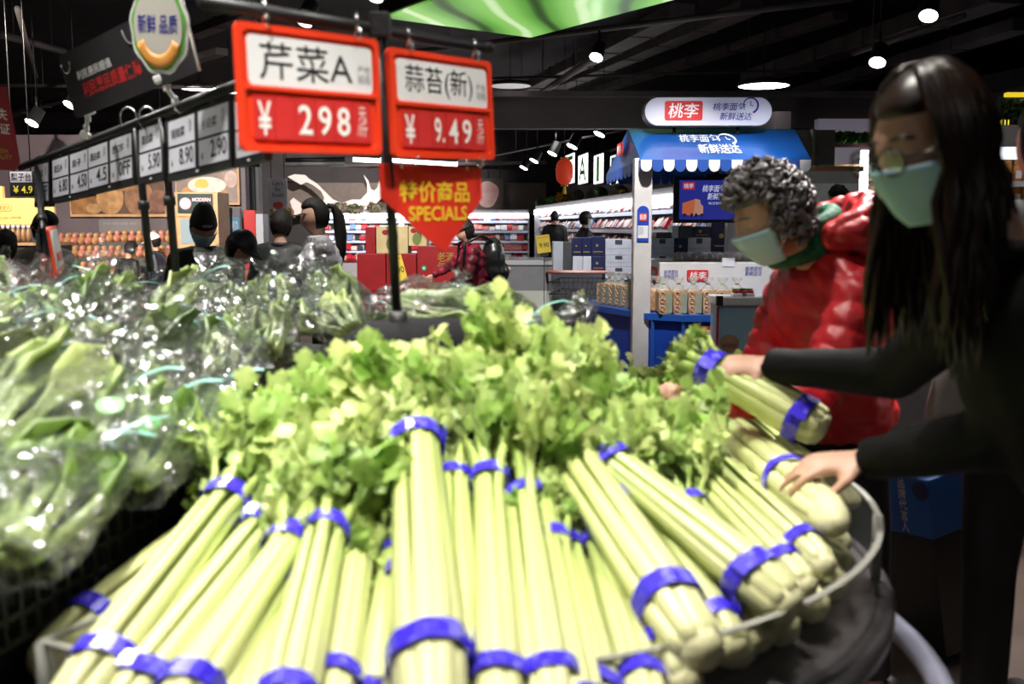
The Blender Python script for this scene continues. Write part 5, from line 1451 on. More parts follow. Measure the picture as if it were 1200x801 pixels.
# ================================================================== bread kiosk
EY = 7.7
eL = at(751, 187, EY); eR = at(951, 184, EY); eL.z = eR.z = at(751, 187, EY).z
rL = at(736, 151, 8.55); rR = at(931, 149, 8.55); rR.z = rL.z
bL = at(711, 204, 9.8); bL.z = eL.z; bR = V((eR.x + 0.1, 9.8, eL.z))
kio = thing('bread_kiosk', 'blue and white bread kiosk with scalloped awning and oval sign', 'kiosk', (1.7, 8.7, 0))
awn = mat('awning_blue', (0.010, 0.085, 0.36), 0.32, var=0.06, coat=0.3)
aw = MB(); th = V((0, 0, -0.02))
top = [eL, eR, rR, rL, bR, bL]
aw.add([*top, *[p + th for p in top]], [(0, 1, 2, 3), (3, 2, 4, 5), (0, 3, 5), (1, 4, 2), (6, 9, 8, 7), (9, 11, 10, 8), (6, 11, 9), (7, 8, 10)])
awo = aw.build('awning', awn, kio, True)
def scallop_row(a, b, n, mats, hgt, parent, start=0):
    d = (b - a); w = d.length / n; x = d.normalized()
    for k in range(n):
        o = a + x * w * k; M = frame2(o, x)
        poly = [(0, 0.0), (w * 0.97, 0.0)] + [(w * 0.485 + w * 0.485 * cos(t), -hgt * 0.5 - hgt * 0.5 * sin(t)) for t in [pi * q / 8 for q in range(9)]]
        MB().prism(poly, -0.004, 0.004, M).build('scallop', mats[(k + start) % 2], parent, True)
wsc = mat('scallop_white', (0.72, 0.72, 0.72), 0.5); bsc = mat('scallop_blue', (0.015, 0.07, 0.33), 0.5)
scallop_row(eL, eR, 15, (wsc, bsc), 0.09, awo)
scallop_row(bL, eL, 9, (bsc, bsc), 0.10, awo)
scallop_row(bL + V((0.02, 0, 0)), bR, 17, (bsc, bsc), 0.10, awo)
for a_, b_, lo in ((eL, rL, None),):
    pass
# awning lettering and gable logo
MF, w, h = frame3(rL, rR, eL)
Mx = frame2(eL, eR - eL, rL - eL); WMk = thing('tmp', 'x', 'x', M=Mx); 
def ktext(body, M, x0, y0, x1, y1, z, m, parent, name='lettering', **kw):
    o = text(body, x0, y0, x1, y1, z, m, parent, name, **kw)
    Mi = WM[parent.name].inverted() @ M
    for v in o.data.vertices: v.co = Mi @ v.co
    return o
bpy.data.objects.remove(WMk)
s_ = (eR - eL).length / 200.0; hh = (rL - eL).length
glowp = mat('awning_lettering', (0.85, 0.85, 0.95), 0.4)
ktext('桃李面包', Mx, 58 * s_, hh * .52, 108 * s_, hh * .78, 0.008, glowp, awo, shear=0.25, fat=0.012)
ktext('新鲜送达', Mx, 74 * s_, hh * .16, 126 * s_, hh * .46, 0.008, glowp, awo, shear=0.25, fat=0.012)
cl = clock(0, 0, 10 * s_, 0, glowp, awo)
Mi = WM[awo.name].inverted() @ Mx @ Matrix.Translation((117 * s_, hh * .60, 0.012)) @ Matrix.Diagonal((1, 2.3, 1, 1))
for v in cl.data.vertices: v.co = Mi @ v.co
gx = (eL - bL).normalized(); Mg = frame2(bL.lerp(eL, 0.5), gx)
gz = rL.z - eL.z
MB().prism(rrect(-0.09, gz * 0.32, 0.22, gz * 0.66, 0.02), 0.02, 0.03, Mg).build('gable_logo', logor, awo, True)
ktext('桃李', Mg, -0.06, gz * 0.38, 0.19, gz * 0.60, 0.034, whitep, awo, fat=0.012)
# posts
postm = mat('post_white', (0.62, 0.60, 0.60), 0.4, var=0.05)
pxc = at(751.5, 300, 7.86); pw = 0.14
for x, y in ((pxc.x, 7.86), (eR.x - 0.15, 7.86), (pxc.x + 0.235, 9.65), (eR.x - 0.15, 9.65)):
    MB().bbox(x - pw / 2, y - pw / 2, 0.0, x + pw / 2, y + pw / 2, eL.z + 0.02).build('post', postm, kio, True, bevel=0.008)
Mp = frame2(V((pxc.x - 0.046, 7.86 - pw / 2 - 0.001, at(750, 283, 7.8).z)), (1, 0, 0))
ph = at(750, 241, 7.8).z - at(750, 283, 7.8).z
poly = [(0, 0), (0.092, 0)] + [(0.046 + 0.046 * cos(t), ph - 0.046 + 0.046 * sin(t)) for t in [pi * q / 10 for q in range(11)]]
plq = MB().prism(poly, 0, 0.006, Mp).build('post_plaque', blueb, kio, True)
MB().prism(rrect(0.016, ph * .58, 0.076, ph * .80, 0.006), 0.006, 0.009, Mp).build('plaque_logo', logor, plq, True)
ktext('桃李', Mp, 0.02, ph * .61, 0.072, ph * .77, 0.0105, whitep, plq, fat=0.012)
MB().prism(rrect(0.006, ph * .10, 0.086, ph * .45, 0.003), 0.006, 0.008, Mp).build('plaque_paper', card, plq, True)
ktext('新鲜送达\n每日配送\n品质保证', Mp, 0.012, ph * .2, 0.05, ph * .42, 0.0095, mat('faint_ink', (0.3, 0.3, 0.35), 0.6), plq)
# oval roof sign
A_ = at(755, 113, 8.3); B_ = at(905, 148, 8.3); sw = B_.x - A_.x; sh = A_.z - B_.z
Ms = frame2(V((A_.x, 8.3, B_.z)), (1, 0, 0))
stad = rrect(0, 0, sw, sh, sh * 0.5 - 0.001, 10)
sgn = MB().prism(stad, -0.16, 0.0, Ms).build('roof_sign', mat('sign_case', (0.05, 0.05, 0.055), 0.4), kio, True)
MB().prism(rrect(0.008, 0.008, sw - 0.008, sh - 0.008, sh * 0.5 - 0.009, 10), 0.0, 0.006, Ms).build('sign_panel', mat('sign_white', (0.62, 0.62, 0.72), 0.3, emit=(0.8, 0.8, 1.0), es=0.10), sgn, True)
u = sw / 150.0
MB().prism(rrect(24 * u, 7 * u, 68 * u, 29 * u, 2.5 * u), 0.006, 0.012, Ms).build('sign_logo', logor, sgn, True)
ktext('桃李', Ms, 28 * u, 9.5 * u, 64 * u, 26.5 * u, 0.0135, whitep, sgn, shear=0.15, fat=0.012)
ktext('桃李面包', Ms, 80 * u, 18 * u, 118 * u, 27 * u, 0.008, bluei, sgn, shear=0.2, fat=0.01)
ktext('新鲜送达', Ms, 88 * u, 7 * u, 126 * u, 16 * u, 0.008, bluei, sgn, shear=0.2, fat=0.01)
cl = clock(0, 0, 8.5 * u, 0, bluei, sgn); Mi = WM[sgn.name].inverted() @ Ms @ Matrix.Translation((124 * u, 24 * u, 0.01))
for v in cl.data.vertices: v.co = Mi @ v.co
for x in (0.25, 0.75): MB().tube([Ms @ V((sw * x, 0.01, -0.08)), Ms @ V((sw * x, -0.08, -0.08))], 0.015, 6).build('sign_foot', black, sgn, True)
# counter
CZ = 0.68
cpoly = [(1.06, 7.80), (0.66, 8.80), (0.9, 9.75), (2.55, 9.75), (2.55, 7.66), (1.32, 7.62)]
MB().prism(cpoly[::-1], 0.0, CZ - 0.05).build('counter_body', blueb, kio, True)
MB().prism([(1.7 + (x - 1.7) * 1.03, 8.7 + (y - 8.7) * 1.03) for x, y in cpoly][::-1], CZ - 0.05, CZ).build('counter_top', mat('counter_edge', (0.02, 0.10, 0.45), 0.35), kio, True)
Mc = frame2(V((1.32, 7.615, 0)), (1.23, 0.04, 0))
zl = at(820, 390, 7.65).z
MB().prism(rrect(at(811, 390, 7.63).x - 1.32, zl - 0.055, at(840, 390, 7.63).x - 1.32, zl + 0.055, 0.01), 0.002, 0.012, Mc).build('counter_logo', logor, kio, True)
ktext('桃李', Mc, at(814, 390, 7.63).x - 1.32, zl - 0.035, at(838, 390, 7.63).x - 1.32, zl + 0.035, 0.014, whitep, kio, shear=0.15, fat=0.012)
for x in (1.10, 1.315): MB().bbox(x - 0.012, 7.60 if x > 1.2 else 7.74, 0.02, x + 0.012, 7.62 if x > 1.2 else 7.78, CZ - 0.05).build('counter_trim', mat('counter_edge', (0, 0, 0)), kio, True)
# white riser with logos
ra = at(773, 307, 8.25); rb = at(905, 334, 8.25)
ris = thing('display_riser', 'white tiered riser with red bread logos on the kiosk counter', 'riser', (1.7, 8.6, CZ))
riser_m = mat('riser_white', (0.66, 0.65, 0.64), 0.45, var=0.04)
MB().bbox(ra.x, 8.25, CZ, 2.4, 9.3, ra.z).build('riser_body', riser_m, ris, True, bevel=0.01)
Mr = frame2(V((ra.x, 8.249, CZ)), (1, 0, 0)); q = 8.25 / FPX; rz = ra.z - CZ
MB().prism(rrect(32 * q, rz - 22 * q, 57 * q, rz - 9 * q, 0.01), 0, 0.008, Mr).build('riser_logo', logor, ris, True)
ktext('桃李', Mr, 35 * q, rz - 20 * q, 55 * q, rz - 11 * q, 0.010, whitep, ris, shear=0.15, fat=0.012)
ktext('桃李面包\n新鲜送达', Mr, 5 * q, rz - 20 * q, 22 * q, rz - 9 * q, 0.002, bluei, ris, shear=0.2)
ktext('桃李面包\n新鲜送达', Mr, 100 * q, rz - 16 * q, 120 * q, rz - 5 * q, 0.002, bluei, ris, shear=0.2)
MB().prism(rrect(73 * q, rz - 5 * q, 88 * q, rz + 5 * q, 0.004), 0.002, 0.006, Mr).build('riser_note', card, ris, True)
Ml = frame2(V((ra.x - 0.001, 9.3, CZ)), (0, -1, 0))
MB().prism(rrect(0.60, rz - 0.2, 0.95, rz - 0.05, 0.01), 0, 0.008, Ml).build('riser_logo', logor, ris, True)
ktext('桃李', Ml, 0.65, rz - 0.18, 0.9, rz - 0.07, 0.010, whitep, ris, fat=0.012)
# television
ta = at(790, 207, 9.0); tb = at(872, 261, 9.0)
tv = thing('television', 'black television showing a red delivery truck on blue under the awning', 'television', (ta.x, 9.0, tb.z))
MB().bbox(ta.x, 9.0, tb.z, tb.x, 9.05, ta.z).build('tv_case', black, tv, True, bevel=0.006)
sx0 = ta.x + 0.05; scrm = mat('tv_screen', (0.01, 0.012, 0.05), 0.2, emit=(0.03, 0.04, 0.38), es=0.5)
Mt = frame2(V((sx0, 8.999, tb.z + 0.03)), (1, 0, 0)); tw = tb.x - sx0 - 0.02; tth = ta.z - tb.z - 0.06
MB().prism(rrect(0, 0, tw, tth, 0.004), 0, 0.003, Mt).build('tv_screen', scrm, tv, True)
lit_o = mat('screen_orange', (0.3, 0.1, 0.05), 0.4, emit=(0.75, 0.18, 0.07), es=0.5); lit_w = mat('screen_white', (0.5, 0.5, 0.5), 0.4, emit=(0.7, 0.75, 1.0), es=0.6)
lit_r = mat('screen_red', (0.3, 0.02, 0.02), 0.4, emit=(0.7, 0.03, 0.04), es=0.5); lit_d = mat('screen_dark', (0.01, 0.01, 0.02), 0.4, emit=(0.02, 0.02, 0.08), es=0.4)
sc = MB().prism([(tw * .05, tth * .15), (tw * .23, tth * .08), (tw * .25, tth * .52), (tw * .05, tth * .42)], 0.003, 0.004, Mt).build('screen_truck', lit_o, tv, True)
MB().prism([(tw * .23, tth * .10), (tw * .38, tth * .14), (tw * .38, tth * .34), (tw * .34, tth * .40), (tw * .33, tth * .50), (tw * .25, tth * .53)], 0.003, 0.0042, Mt).build('screen_cab', mat('screen_pale', (0.3, 0.2, 0.15), 0.4, emit=(0.7, 0.35, 0.25), es=0.5), tv, True)
for fx in (0.09, 0.2, 0.27, 0.36):
    MB().prism([(tw * fx + 0.014 * cos(a), tth * .11 + 0.018 * sin(a)) for a in [2 * pi * k / 10 for k in range(10)]], 0.004, 0.005, Mt).build('screen_wheel', lit_d, tv, True)
MB().prism(rrect(tw * .05, tth * .76, tw * .24, tth * .95, 0.004), 0.003, 0.004, Mt).build('screen_logo', lit_r, tv, True)
ktext('桃李', Mt, tw * .07, tth * .79, tw * .22, tth * .92, 0.005, lit_w, tv, fat=0.012)
ktext('桃李面包', Mt, tw * .36, tth * .70, tw * .72, tth * .88, 0.005, lit_w, tv, shear=0.2, fat=0.012)
ktext('新鲜送达', Mt, tw * .44, tth * .50, tw * .80, tth * .68, 0.005, lit_w, tv, shear=0.2, fat=0.012)
ktext('每日新鲜配送', Mt, tw * .46, tth * .38, tw * .80, tth * .45, 0.005, lit_w, tv)
MB().tube([(ta.x + 0.4, 9.1, ta.z), (ta.x + 0.4, 9.1, eL.z + 0.2)], 0.02, 6).build('tv_hanger', black, tv, True)
MB().box((ta.x + 0.4, 9.08, ta.z - 0.1), (0.2, 0.06, 0.25)).build('tv_bracket', black, tv, True)

# bread loaves in clear bags
crumb = mat('bread_crust', (0.42, 0.22, 0.10), 0.6, col2=(0.62, 0.42, 0.26), vscale=18, bump=0.1)
lab_m = mat('bread_label_green', (0.30, 0.36, 0.28), 0.5, var=0.1); swirl_m = mat('swirl_cream', (0.68, 0.5, 0.35), 0.5)
neck_f = film_mat('bread_film', (0.93, 0.92, 0.9), 0.08, 0.4, 0.1, 40, 0.6, 0.25)
lw, lh, ld = 0.105, 0.185, 0.20
mL = MB(); mL.prism(rrect(-lw / 2, 0, lw / 2, lh, 0.022), -ld, 0, Matrix(((1, 0, 0, 0), (0, 0, -1, 0), (0, 1, 0, 0), (0, 0, 0, 1)))); me_loaf = mL.mesh('loaf'); me_loaf.materials.append(crumb)
Mfr = Matrix(((1, 0, 0, 0), (0, 0, -1, 0), (0, 1, 0, 0), (0, 0, 0, 1)))
mL = MB().bbox(0.008, -0.004, 0.01, lw / 2 - 0.004, 0.0, lh - 0.02); me_lab = mL.mesh('label'); me_lab.materials.append(lab_m)
mL = MB()
for cz in (0.045, 0.105, 0.155):
    mL.tube([(-0.026 + 0.016 * cos(a), -0.003, cz + 0.02 * sin(a)) for a in [radians(x) for x in range(0, 330, 30)]], 0.0038, 5)
me_sw = mL.mesh('swirl_print'); me_sw.materials.append(swirl_m)
mL = MB()
vs = []; n = 14
for i, (z, r) in enumerate(((lh - 0.012, 0.05), (lh + 0.02, 0.035), (lh + 0.042, 0.012), (lh + 0.05, 0.011), (lh + 0.075, 0.032), (lh + 0.095, 0.045))):
    for k in range(n): a = 2 * pi * k / n; rr = r * (1 + 0.25 * sin(a * 4 + i)); vs.append((rr * cos(a), ld / 2 + rr * sin(a) * (1.4 if i == 0 else .8), z))
fs = [(i * n + k, i * n + (k + 1) % n, (i + 1) * n + (k + 1) % n, (i + 1) * n + k) for i in range(5) for k in range(n)]
mL.add(vs, fs, True); me_nk = mL.mesh('bag_neck'); me_nk.materials.append(neck_f)
mL = MB().tube([(0.014 * cos(a), ld / 2 + 0.012 * sin(a), lh + 0.046) for a in [2 * pi * k / 10 for k in range(10)]], 0.005, 5, closed=True); me_tg = mL.mesh('bag_tie'); me_tg.materials.append(mat('tie_green', (0.2, 0.34, 0.16), 0.5))
me_tb = me_tg.copy(); me_tb.materials.clear(); me_tb.materials.append(mat('tie_brown', (0.2, 0.09, 0.05), 0.5))
def loaf(p, yaw, label, brown):
    t = thing('bread_loaf', label, 'bread', M=Matrix.Translation(V(p)) @ Matrix.Rotation(yaw, 4, 'Z'), group='bagged loaves round the kiosk counter')
    for me, nm in ((me_loaf, 'loaf'), (me_lab, 'label_strip'), (me_sw, 'swirl_print'), (me_nk, 'bag_neck'), (me_tb if brown else me_tg, 'bag_tie')): link(me, nm, t)
for k in range(6):
    x = at(779 + 17.2 * k, 366, 7.72).x
    loaf((x, 7.68, CZ), 0.0, 'bagged bread loaf, %s from left along the kiosk front' % ORD[k], k % 2)
for k in range(8):
    f_ = (k + 0.4) / 8.0; x = 1.09 + (0.74 - 1.09) * f_; y = 7.86 + (8.78 - 7.86) * f_
    loaf((x, y, CZ), -1.15, 'bagged bread loaf, %s from the corner along the kiosk side' % ORD[k], k % 2)
# flat packs of buns on the riser
bun_m = mat('bun', (0.42, 0.27, 0.2), 0.55, col2=(0.14, 0.07, 0.05), vscale=26); 
for k in range(6):
    p = at(800 + 19 * k, 303, 8.5); p.z = ra.z
    t = thing('bun_pack', 'clear pack of raisin buns, %s from left on the riser' % ORD[k], 'bread', p, group='bun packs on the riser')
    for j in range(3): MB().ell((-0.05 + 0.05 * j, 0.02 * (j % 2), 0.035), (0.04, 0.09, 0.035)).build('bun', bun_m, t)
    mb = MB(); mb.ell((0, 0, 0.036), (0.11, 0.12, 0.045)); mb.build('pack_film', neck_f, t)
# white freezer stand at the right end of the counter
fa = at(843, 348, 7.2); fb = at(905, 413, 7.2)
fz = thing('promo_stand', 'white-topped stand with light blue panel and bread picture beside the kiosk', 'stand', (fa.x, 7.2, 0))
MB().bbox(fa.x, 7.2, 0.0, fa.x + 0.5, 7.5, fa.z - 0.05).build('stand_body', mat('stand_blue', (0.36, 0.58, 0.72), 0.4, var=0.04), fz, True)
MB().bbox(fa.x - 0.02, 7.17, fa.z - 0.06, fa.x + 0.52, 7.52, fa.z).build('stand_top', white, fz, True, bevel=0.008)
MB().bbox(fa.x - 0.025, 7.16, fa.z - 0.06, fa.x + 0.02, 7.2, fa.z + 0.01).build('stand_corner', black, fz, True)
MB().bbox(fa.x - 0.015, 7.195, 0.05, fa.x, 7.21, fa.z - 0.07).build('stand_edge', logor, fz, True)
bp_ = at(855, 404, 7.19); Mq = frame2(V((bp_.x, 7.195, bp_.z)), (1, 0, 0))
MB().prism([(0.07 * cos(a), 0.055 * sin(a) + (0.02 if sin(a) > 0 else 0)) for a in [2 * pi * k / 20 for k in range(20)]], 0, 0.003, Mq).build('bread_print', mat('bread_print', (0.5, 0.28, 0.18), 0.5, var=0.1), fz, True)
ktext('白巧克力', Mq, -0.05, -0.02, 0.05, 0.01, 0.005, ink, fz)
for k in range(2):
    p = at(866 + 9 * k, 347, 7.3); p.z = fa.z
    t = thing('berry_tray', 'small tray of red berries with green lid, %s on the promo stand' % ('left' if k == 0 else 'right'), 'tray', p)
    MB().bbox(-0.05, -0.05, 0, 0.05, 0.05, 0.025).build('tray', white, t, bevel=0.006)
    for j in range(4): MB().ell((-0.025 + 0.05 * (j % 2), -0.025 + 0.05 * (j // 2), 0.03), 0.022, nu=8, nv=6).build('berry', mat('berry_red', (0.5, 0.02, 0.02), 0.3), t)
    MB().bbox(-0.045, 0.0, 0.045, 0.045, 0.045, 0.055).build('tray_lid', mat('lid_green', (0.08, 0.4, 0.06), 0.4), t)
# plants on top of the fridge behind the kiosk come with the fridge

# ------------------------------------------------------------------ cartons stacked behind the cart and kiosk
box_g = mat('carton_grey', (0.36, 0.37, 0.40), 0.5, var=0.08); box_s = mat('carton_silver', (0.50, 0.51, 0.56), 0.45, var=0.08)
box_n = mat('carton_navy', (0.010, 0.014, 0.06), 0.4, var=0.1); box_d = mat('carton_dark', (0.05, 0.05, 0.055), 0.5, var=0.1)
gold = mat('gold_foil', (0.55, 0.36, 0.08), 0.35, 0.6)
CART = [(648, 283, 660, 317, box_g, 'narrow grey carton at the left end of the stack'), (660, 283, 670.5, 317, box_d, 'narrow dark grey carton second in the stack'),
        (671, 300, 683, 318, box_s, 'silver carton under the first navy one'), (683, 300, 693, 318, box_s, 'silver carton under the middle navy one'), (693, 300, 709, 318, box_n, 'lower navy carton left of the pale stack'),
        (670.5, 278, 682, 300, box_n, 'first navy gold-print carton above the silver ones'), (682, 278, 693, 300, box_n, 'middle navy gold-print carton above the silver ones'), (693, 277, 709, 300, box_n, 'right navy gold-print carton above the silver ones'),
        (709.5, 313, 741, 328, box_s, 'bottom pale carton of the stack left of the kiosk post'), (709.5, 299, 741, 313, box_s, 'middle pale carton of the stack left of the kiosk post'), (709.5, 280, 741, 299, box_s, 'top pale carton of the stack left of the kiosk post'),
        (763, 299, 790, 318, box_s, 'lower pale carton right of the kiosk post'), (763, 279, 790, 299, box_s, 'upper pale carton right of the kiosk post'),
        (791, 279, 806, 300, box_n, 'navy carton between two pale ones behind the buns'), (806.5, 278, 833, 300, box_s, 'pale carton below the television'),
        (833.5, 260, 862, 296, box_n, 'tall navy carton with gold foil near the curly-haired woman'), (788, 264, 795, 279, box_s, 'small pale box on top of the cartons'),
        (795.5, 264, 811, 279, box_d, 'small dark box on top of the cartons'), (769, 272, 787, 279, box_d, 'flat dark box on top of the cartons'), (812, 265, 832.5, 278, box_n, 'small navy box under the television')]
for x0, y0, x1, y1, m_, lab in CART:
    a_ = at(x0, y0, 10.2); b_ = at(x1, y1, 10.2)
    t = thing('carton', lab, 'carton', ((a_.x + b_.x) / 2, 10.3, b_.z), group='drink cartons behind the kiosk')
    MB().bbox(a_.x + 0.002, 10.2, b_.z + 0.001, b_.x - 0.002, 10.5, a_.z - 0.001).build('carton_body', m_, t, True, bevel=0.004)
    w = b_.x - a_.x; h = a_.z - b_.z; Mz = frame2(V((a_.x, 10.199, b_.z)), (1, 0, 0))
    if m_ is box_s and w > 0.15:
        MB().prism([(w * .36, h * .68), (w * .62, h * .68), (w * .62, h * .95), (w * .36, h * .95)], 0, 0.003, Mz).build('carton_handle', box_d, t, True)
        MB().prism([(w * .04, h * .42), (w * .96, h * .42), (w * .96, h * .45), (w * .04, h * .45)], 0, 0.002, Mz).build('carton_line', box_g, t, True)
    elif m_ is box_n:
        MB().prism([(w * .42 + w * .1 * cos(a), h * .55 + w * .1 * sin(a)) for a in [2 * pi * k / 8 for k in range(8)]], 0, 0.003, Mz).build('gold_emblem', gold, t, True)
        MB().prism([(w * .15, h * .2), (w * .85, h * .2), (w * .85, h * .25), (w * .15, h * .25)], 0, 0.003, Mz).build('gold_line', gold, t, True)
a_ = at(648, 317, 10.2); b_ = at(862, 330, 10.2)
t = thing('carton_pallet', 'dark plinth carrying the drink cartons', 'plinth', ((a_.x + b_.x) / 2, 10.4, 0))
zt = [at(0, y, 10.2).z for y in (318, 328, 300, 296)]
MB().bbox(a_.x, 10.22, 0.0, at(709.3, 0, 10.2).x, 10.6, at(600, 318, 10.2).z).build('plinth_body', box_d, t, True)
MB().bbox(at(709.3, 0, 10.2).x, 10.22, 0.0, at(741, 0, 10.2).x, 10.6, at(600, 328, 10.2).z).build('plinth_step', box_d, t, True)
MB().bbox(at(763, 0, 10.2).x, 10.22, 0.0, at(790, 0, 10.2).x, 10.6, at(600, 318, 10.2).z).build('plinth_step', box_d, t, True)
MB().bbox(at(790.3, 0, 10.2).x, 10.22, 0.0, at(833.3, 0, 10.2).x, 10.6, at(600, 300, 10.2).z).build('plinth_step', box_d, t, True)
MB().bbox(at(833.3, 0, 10.2).x, 10.22, 0.0, at(863, 0, 10.2).x, 10.6, at(600, 296, 10.2).z).build('plinth_step', box_d, t, True)

# ------------------------------------------------------------------ shopping carts
def cart(M, label, handle_m):
    t = thing('shopping_cart', label, 'shopping cart', M=M)
    wm = blackm; W0, W1, L = 0.29, 0.24, 0.80
    mb = MB()
    def ringpt(f, z): w = W0 + (W1 - W0) * f; return w
    for z in (0.45, 0.56, 0.67, 0.78, 0.90):
        s = 1 - (0.90 - z) * 0.35
        mb.tube([(-W0 * s, 0, z), (W0 * s, 0, z), (W1 * s, L * s, z), (-W1 * s, L * s, z)], 0.005, 5, closed=True)
    for k in range(11):
        f_ = k / 10; x = -W0 + 2 * W0 * f_; s = 1 - 0.45 * 0.35
        mb.tube([(x * s, 0, 0.45), (x, 0, 0.90)], 0.003, 4)
        x1 = -W1 + 2 * W1 * f_; mb.tube([(x1 * s, L * s, 0.45), (x1, L, 0.90)], 0.003, 4)
        mb.tube([(x * s, 0, 0.45), (x1 * s, L * s, 0.45)], 0.003, 4)
    for k in range(1, 14):
        f_ = k / 14; w = W0 + (W1 - W0) * f_; s = 1 - 0.45 * 0.35
        for sg in (-1, 1): mb.tube([(sg * w * s, L * f_ * s, 0.45), (sg * w, L * f_, 0.90)], 0.003, 4)
    mb.build('wire_basket', wm, t)
    MB().tube([(-W0, -0.02, 0.9), (-W0, -0.10, 1.0), (-W0 + 0.03, -0.12, 1.01)], 0.012, 7).build('handle_bracket', wm, t)
    MB().tube([(W0, -0.02, 0.9), (W0, -0.10, 1.0), (W0 - 0.03, -0.12, 1.01)], 0.012, 7).build('handle_bracket', wm, t)
    MB().tube([(-W0, -0.12, 1.01), (W0, -0.12, 1.01)], 0.018, 8).build('handle', handle_m, t)
    MB().bbox(-W0 * .8, -0.02, 0.55, W0 * .8, 0.0, 0.74).build('child_seat_flap', black, t)
    for sg in (-1, 1):
        MB().tube([(sg * W0 * .85, 0, 0.45), (sg * W0 * .85, 0.05, 0.16), (sg * W1 * .85, L * .85, 0.14)], 0.012, 7).build('frame_tube', wm, t)
        for y in (0.05, L * .82):
            MB().tube([(sg * W0 * .85 - 0.012, y, 0.06), (sg * W0 * .85 + 0.012, y, 0.06)], 0.058, 12).build('wheel', black, t)
            MB().tube([(sg * W0 * .85, y, 0.06), (sg * W0 * .85, y, 0.16)], 0.01, 6).build('caster', wm, t)
    return t
p = at(679, 318, 9.2)
cart(Matrix.Translation((p.x, 9.3, 0)) @ Matrix.Rotation(-0.12, 4, 'Z') @ Matrix.Diagonal((1.0, 1.0, 0.93, 1)), 'empty black wire shopping cart in front of the cartons', mat('handle_beige', (0.5, 0.4, 0.33), 0.5, col2=(0.45, 0.1, 0.08), vscale=3))
p = at(528, 330, 9.75)
cart(Matrix.Translation((p.x - 0.05, 9.85, 0)) @ Matrix.Rotation(radians(105), 4, 'Z') @ Matrix.Diagonal((1, 1, 0.80, 1)), 'wire shopping cart pushed by the woman in the patterned jacket', mat('handle_grey', (0.3, 0.31, 0.33), 0.4))

# ------------------------------------------------------------------ gift boxes and tags
box_r = mat('gift_red', (0.32, 0.012, 0.015), 0.4, var=0.1); box_c = mat('gift_cream', (0.62, 0.47, 0.24), 0.5, var=0.08)
GY = 11.5
for x0, y0, x1, y1, m_, dy, lab in [(418, 297, 452, 335, box_r, 0, 'red gift carton at the left foot of the gift stack'), (452.5, 297, 488, 335, box_r, 0, 'red gift carton behind the yellow 90 tag'),
                               (488.5, 288, 536, 335, box_r, 0.02, 'red gift carton with gold characters and green seal'),
                               (428, 266, 440, 297, box_r, 0.05, 'narrow red gift box standing on the stack'), (440.5, 265, 478, 297, box_c, 0.0, 'cream gift box with fruit print, left'), (478.5, 265, 500, 288, box_c, 0.03, 'cream gift box with fruit print, right')]:
    a_ = at(x0, y0, GY + dy); b_ = at(x1, y1, GY + dy); zb = 0.0 if y1 == 335 else b_.z + 0.001
    t = thing('gift_box', lab, 'gift box', ((a_.x + b_.x) / 2, GY + 0.2, zb), group='stack of holiday gift boxes')
    MB().bbox(a_.x, GY + dy, zb, b_.x, GY + 0.45, a_.z).build('box_body', m_, t, True, bevel=0.006)
    w = b_.x - a_.x; h = a_.z - b_.z; Mz = frame2(V((a_.x, GY + dy - 0.001, b_.z)), (1, 0, 0))
    if m_ is box_c:
        MB().prism([(w * .45 + 0.05 * cos(a), h * .35 + 0.07 * sin(a)) for a in [2 * pi * k / 14 for k in range(14)]], 0, 0.003, Mz).build('fruit_print', mat('fruit_green', (0.16, 0.2, 0.04), 0.5), t, True)
        MB().prism([(w * .3 + 0.04 * cos(a), h * .78 + 0.03 * sin(a)) for a in [2 * pi * k / 10 for k in range(10)]], 0, 0.003, Mz).build('red_print', box_r, t, True)
        MB().prism([(w * .6 + 0.03 * cos(a), h * .6 + 0.09 * sin(a)) for a in [2 * pi * k / 12 for k in range(12)]], 0, 0.002, Mz).build('stem_print', mat('print_brown', (0.12, 0.07, 0.03), 0.5), t, True)
    elif x0 > 480:
        ktext('老酒\n年货', Mz, w * .5, h * .35, w * .92, h * .85, 0.002, gold, t, fat=0.01)
        MB().prism([(w * .17 + 0.033 * cos(a), h * .45 + 0.033 * sin(a)) for a in [2 * pi * k / 16 for k in range(16)]], 0, 0.003, Mz).build('green_seal', mat('seal_green', (0.02, 0.22, 0.08), 0.5), t, True)
        ktext('e', Mz, w * .17 - 0.015, h * .45 - 0.015, w * .17 + 0.015, h * .45 + 0.015, 0.004, whitep, t, fat=0.012)
def tag(tl, tr, bl, Y, lab, txt):
    M, w, h = frame3(at(*tl, Y), at(*tr, Y), at(*bl, Y)); t = thing('price_tag', lab, 'price tag', M=M)
    MB().prism(rrect(0, 0, w, h, 0.005), -0.004, 0).build('tag_card', mat('tag_yellow', (0.72, 0.52, 0.05), 0.5, var=0.04), t)
    text(txt, w * .2, h * .3, w * .9, h * .55, 0.001, ink, t, fat=0.01)
    MB().prism([(w * .1, h * .85), (w * .9, h * .85), (w * .9, h * .88), (w * .1, h * .88)], 0, 0.001).build('tag_line', mat('tag_red', (0.5, 0.05, 0.03), 0.5), t)
    MB().box((w / 2, -0.02, -0.01), (w * 0.6, 0.05, 0.01)).build('tag_clip', black, t)
    MB().tube([M @ V((w / 2, 0, -0.01)), V(((M @ V((w / 2, 0, 0))).x, (M @ V((w / 2, 0, 0))).y + 0.02, 0.0))], 0.006, 5).build('tag_stem', black, t, True)
tag((460, 300), (471, 297), (467, 330), 10.9, 'tilted yellow price tag reading 90 on the gift boxes', '90')
tag((629, 276), (645, 274), (630, 297), 13.2, 'yellow price tag reading 9.90 on the open freezer', '9.90')
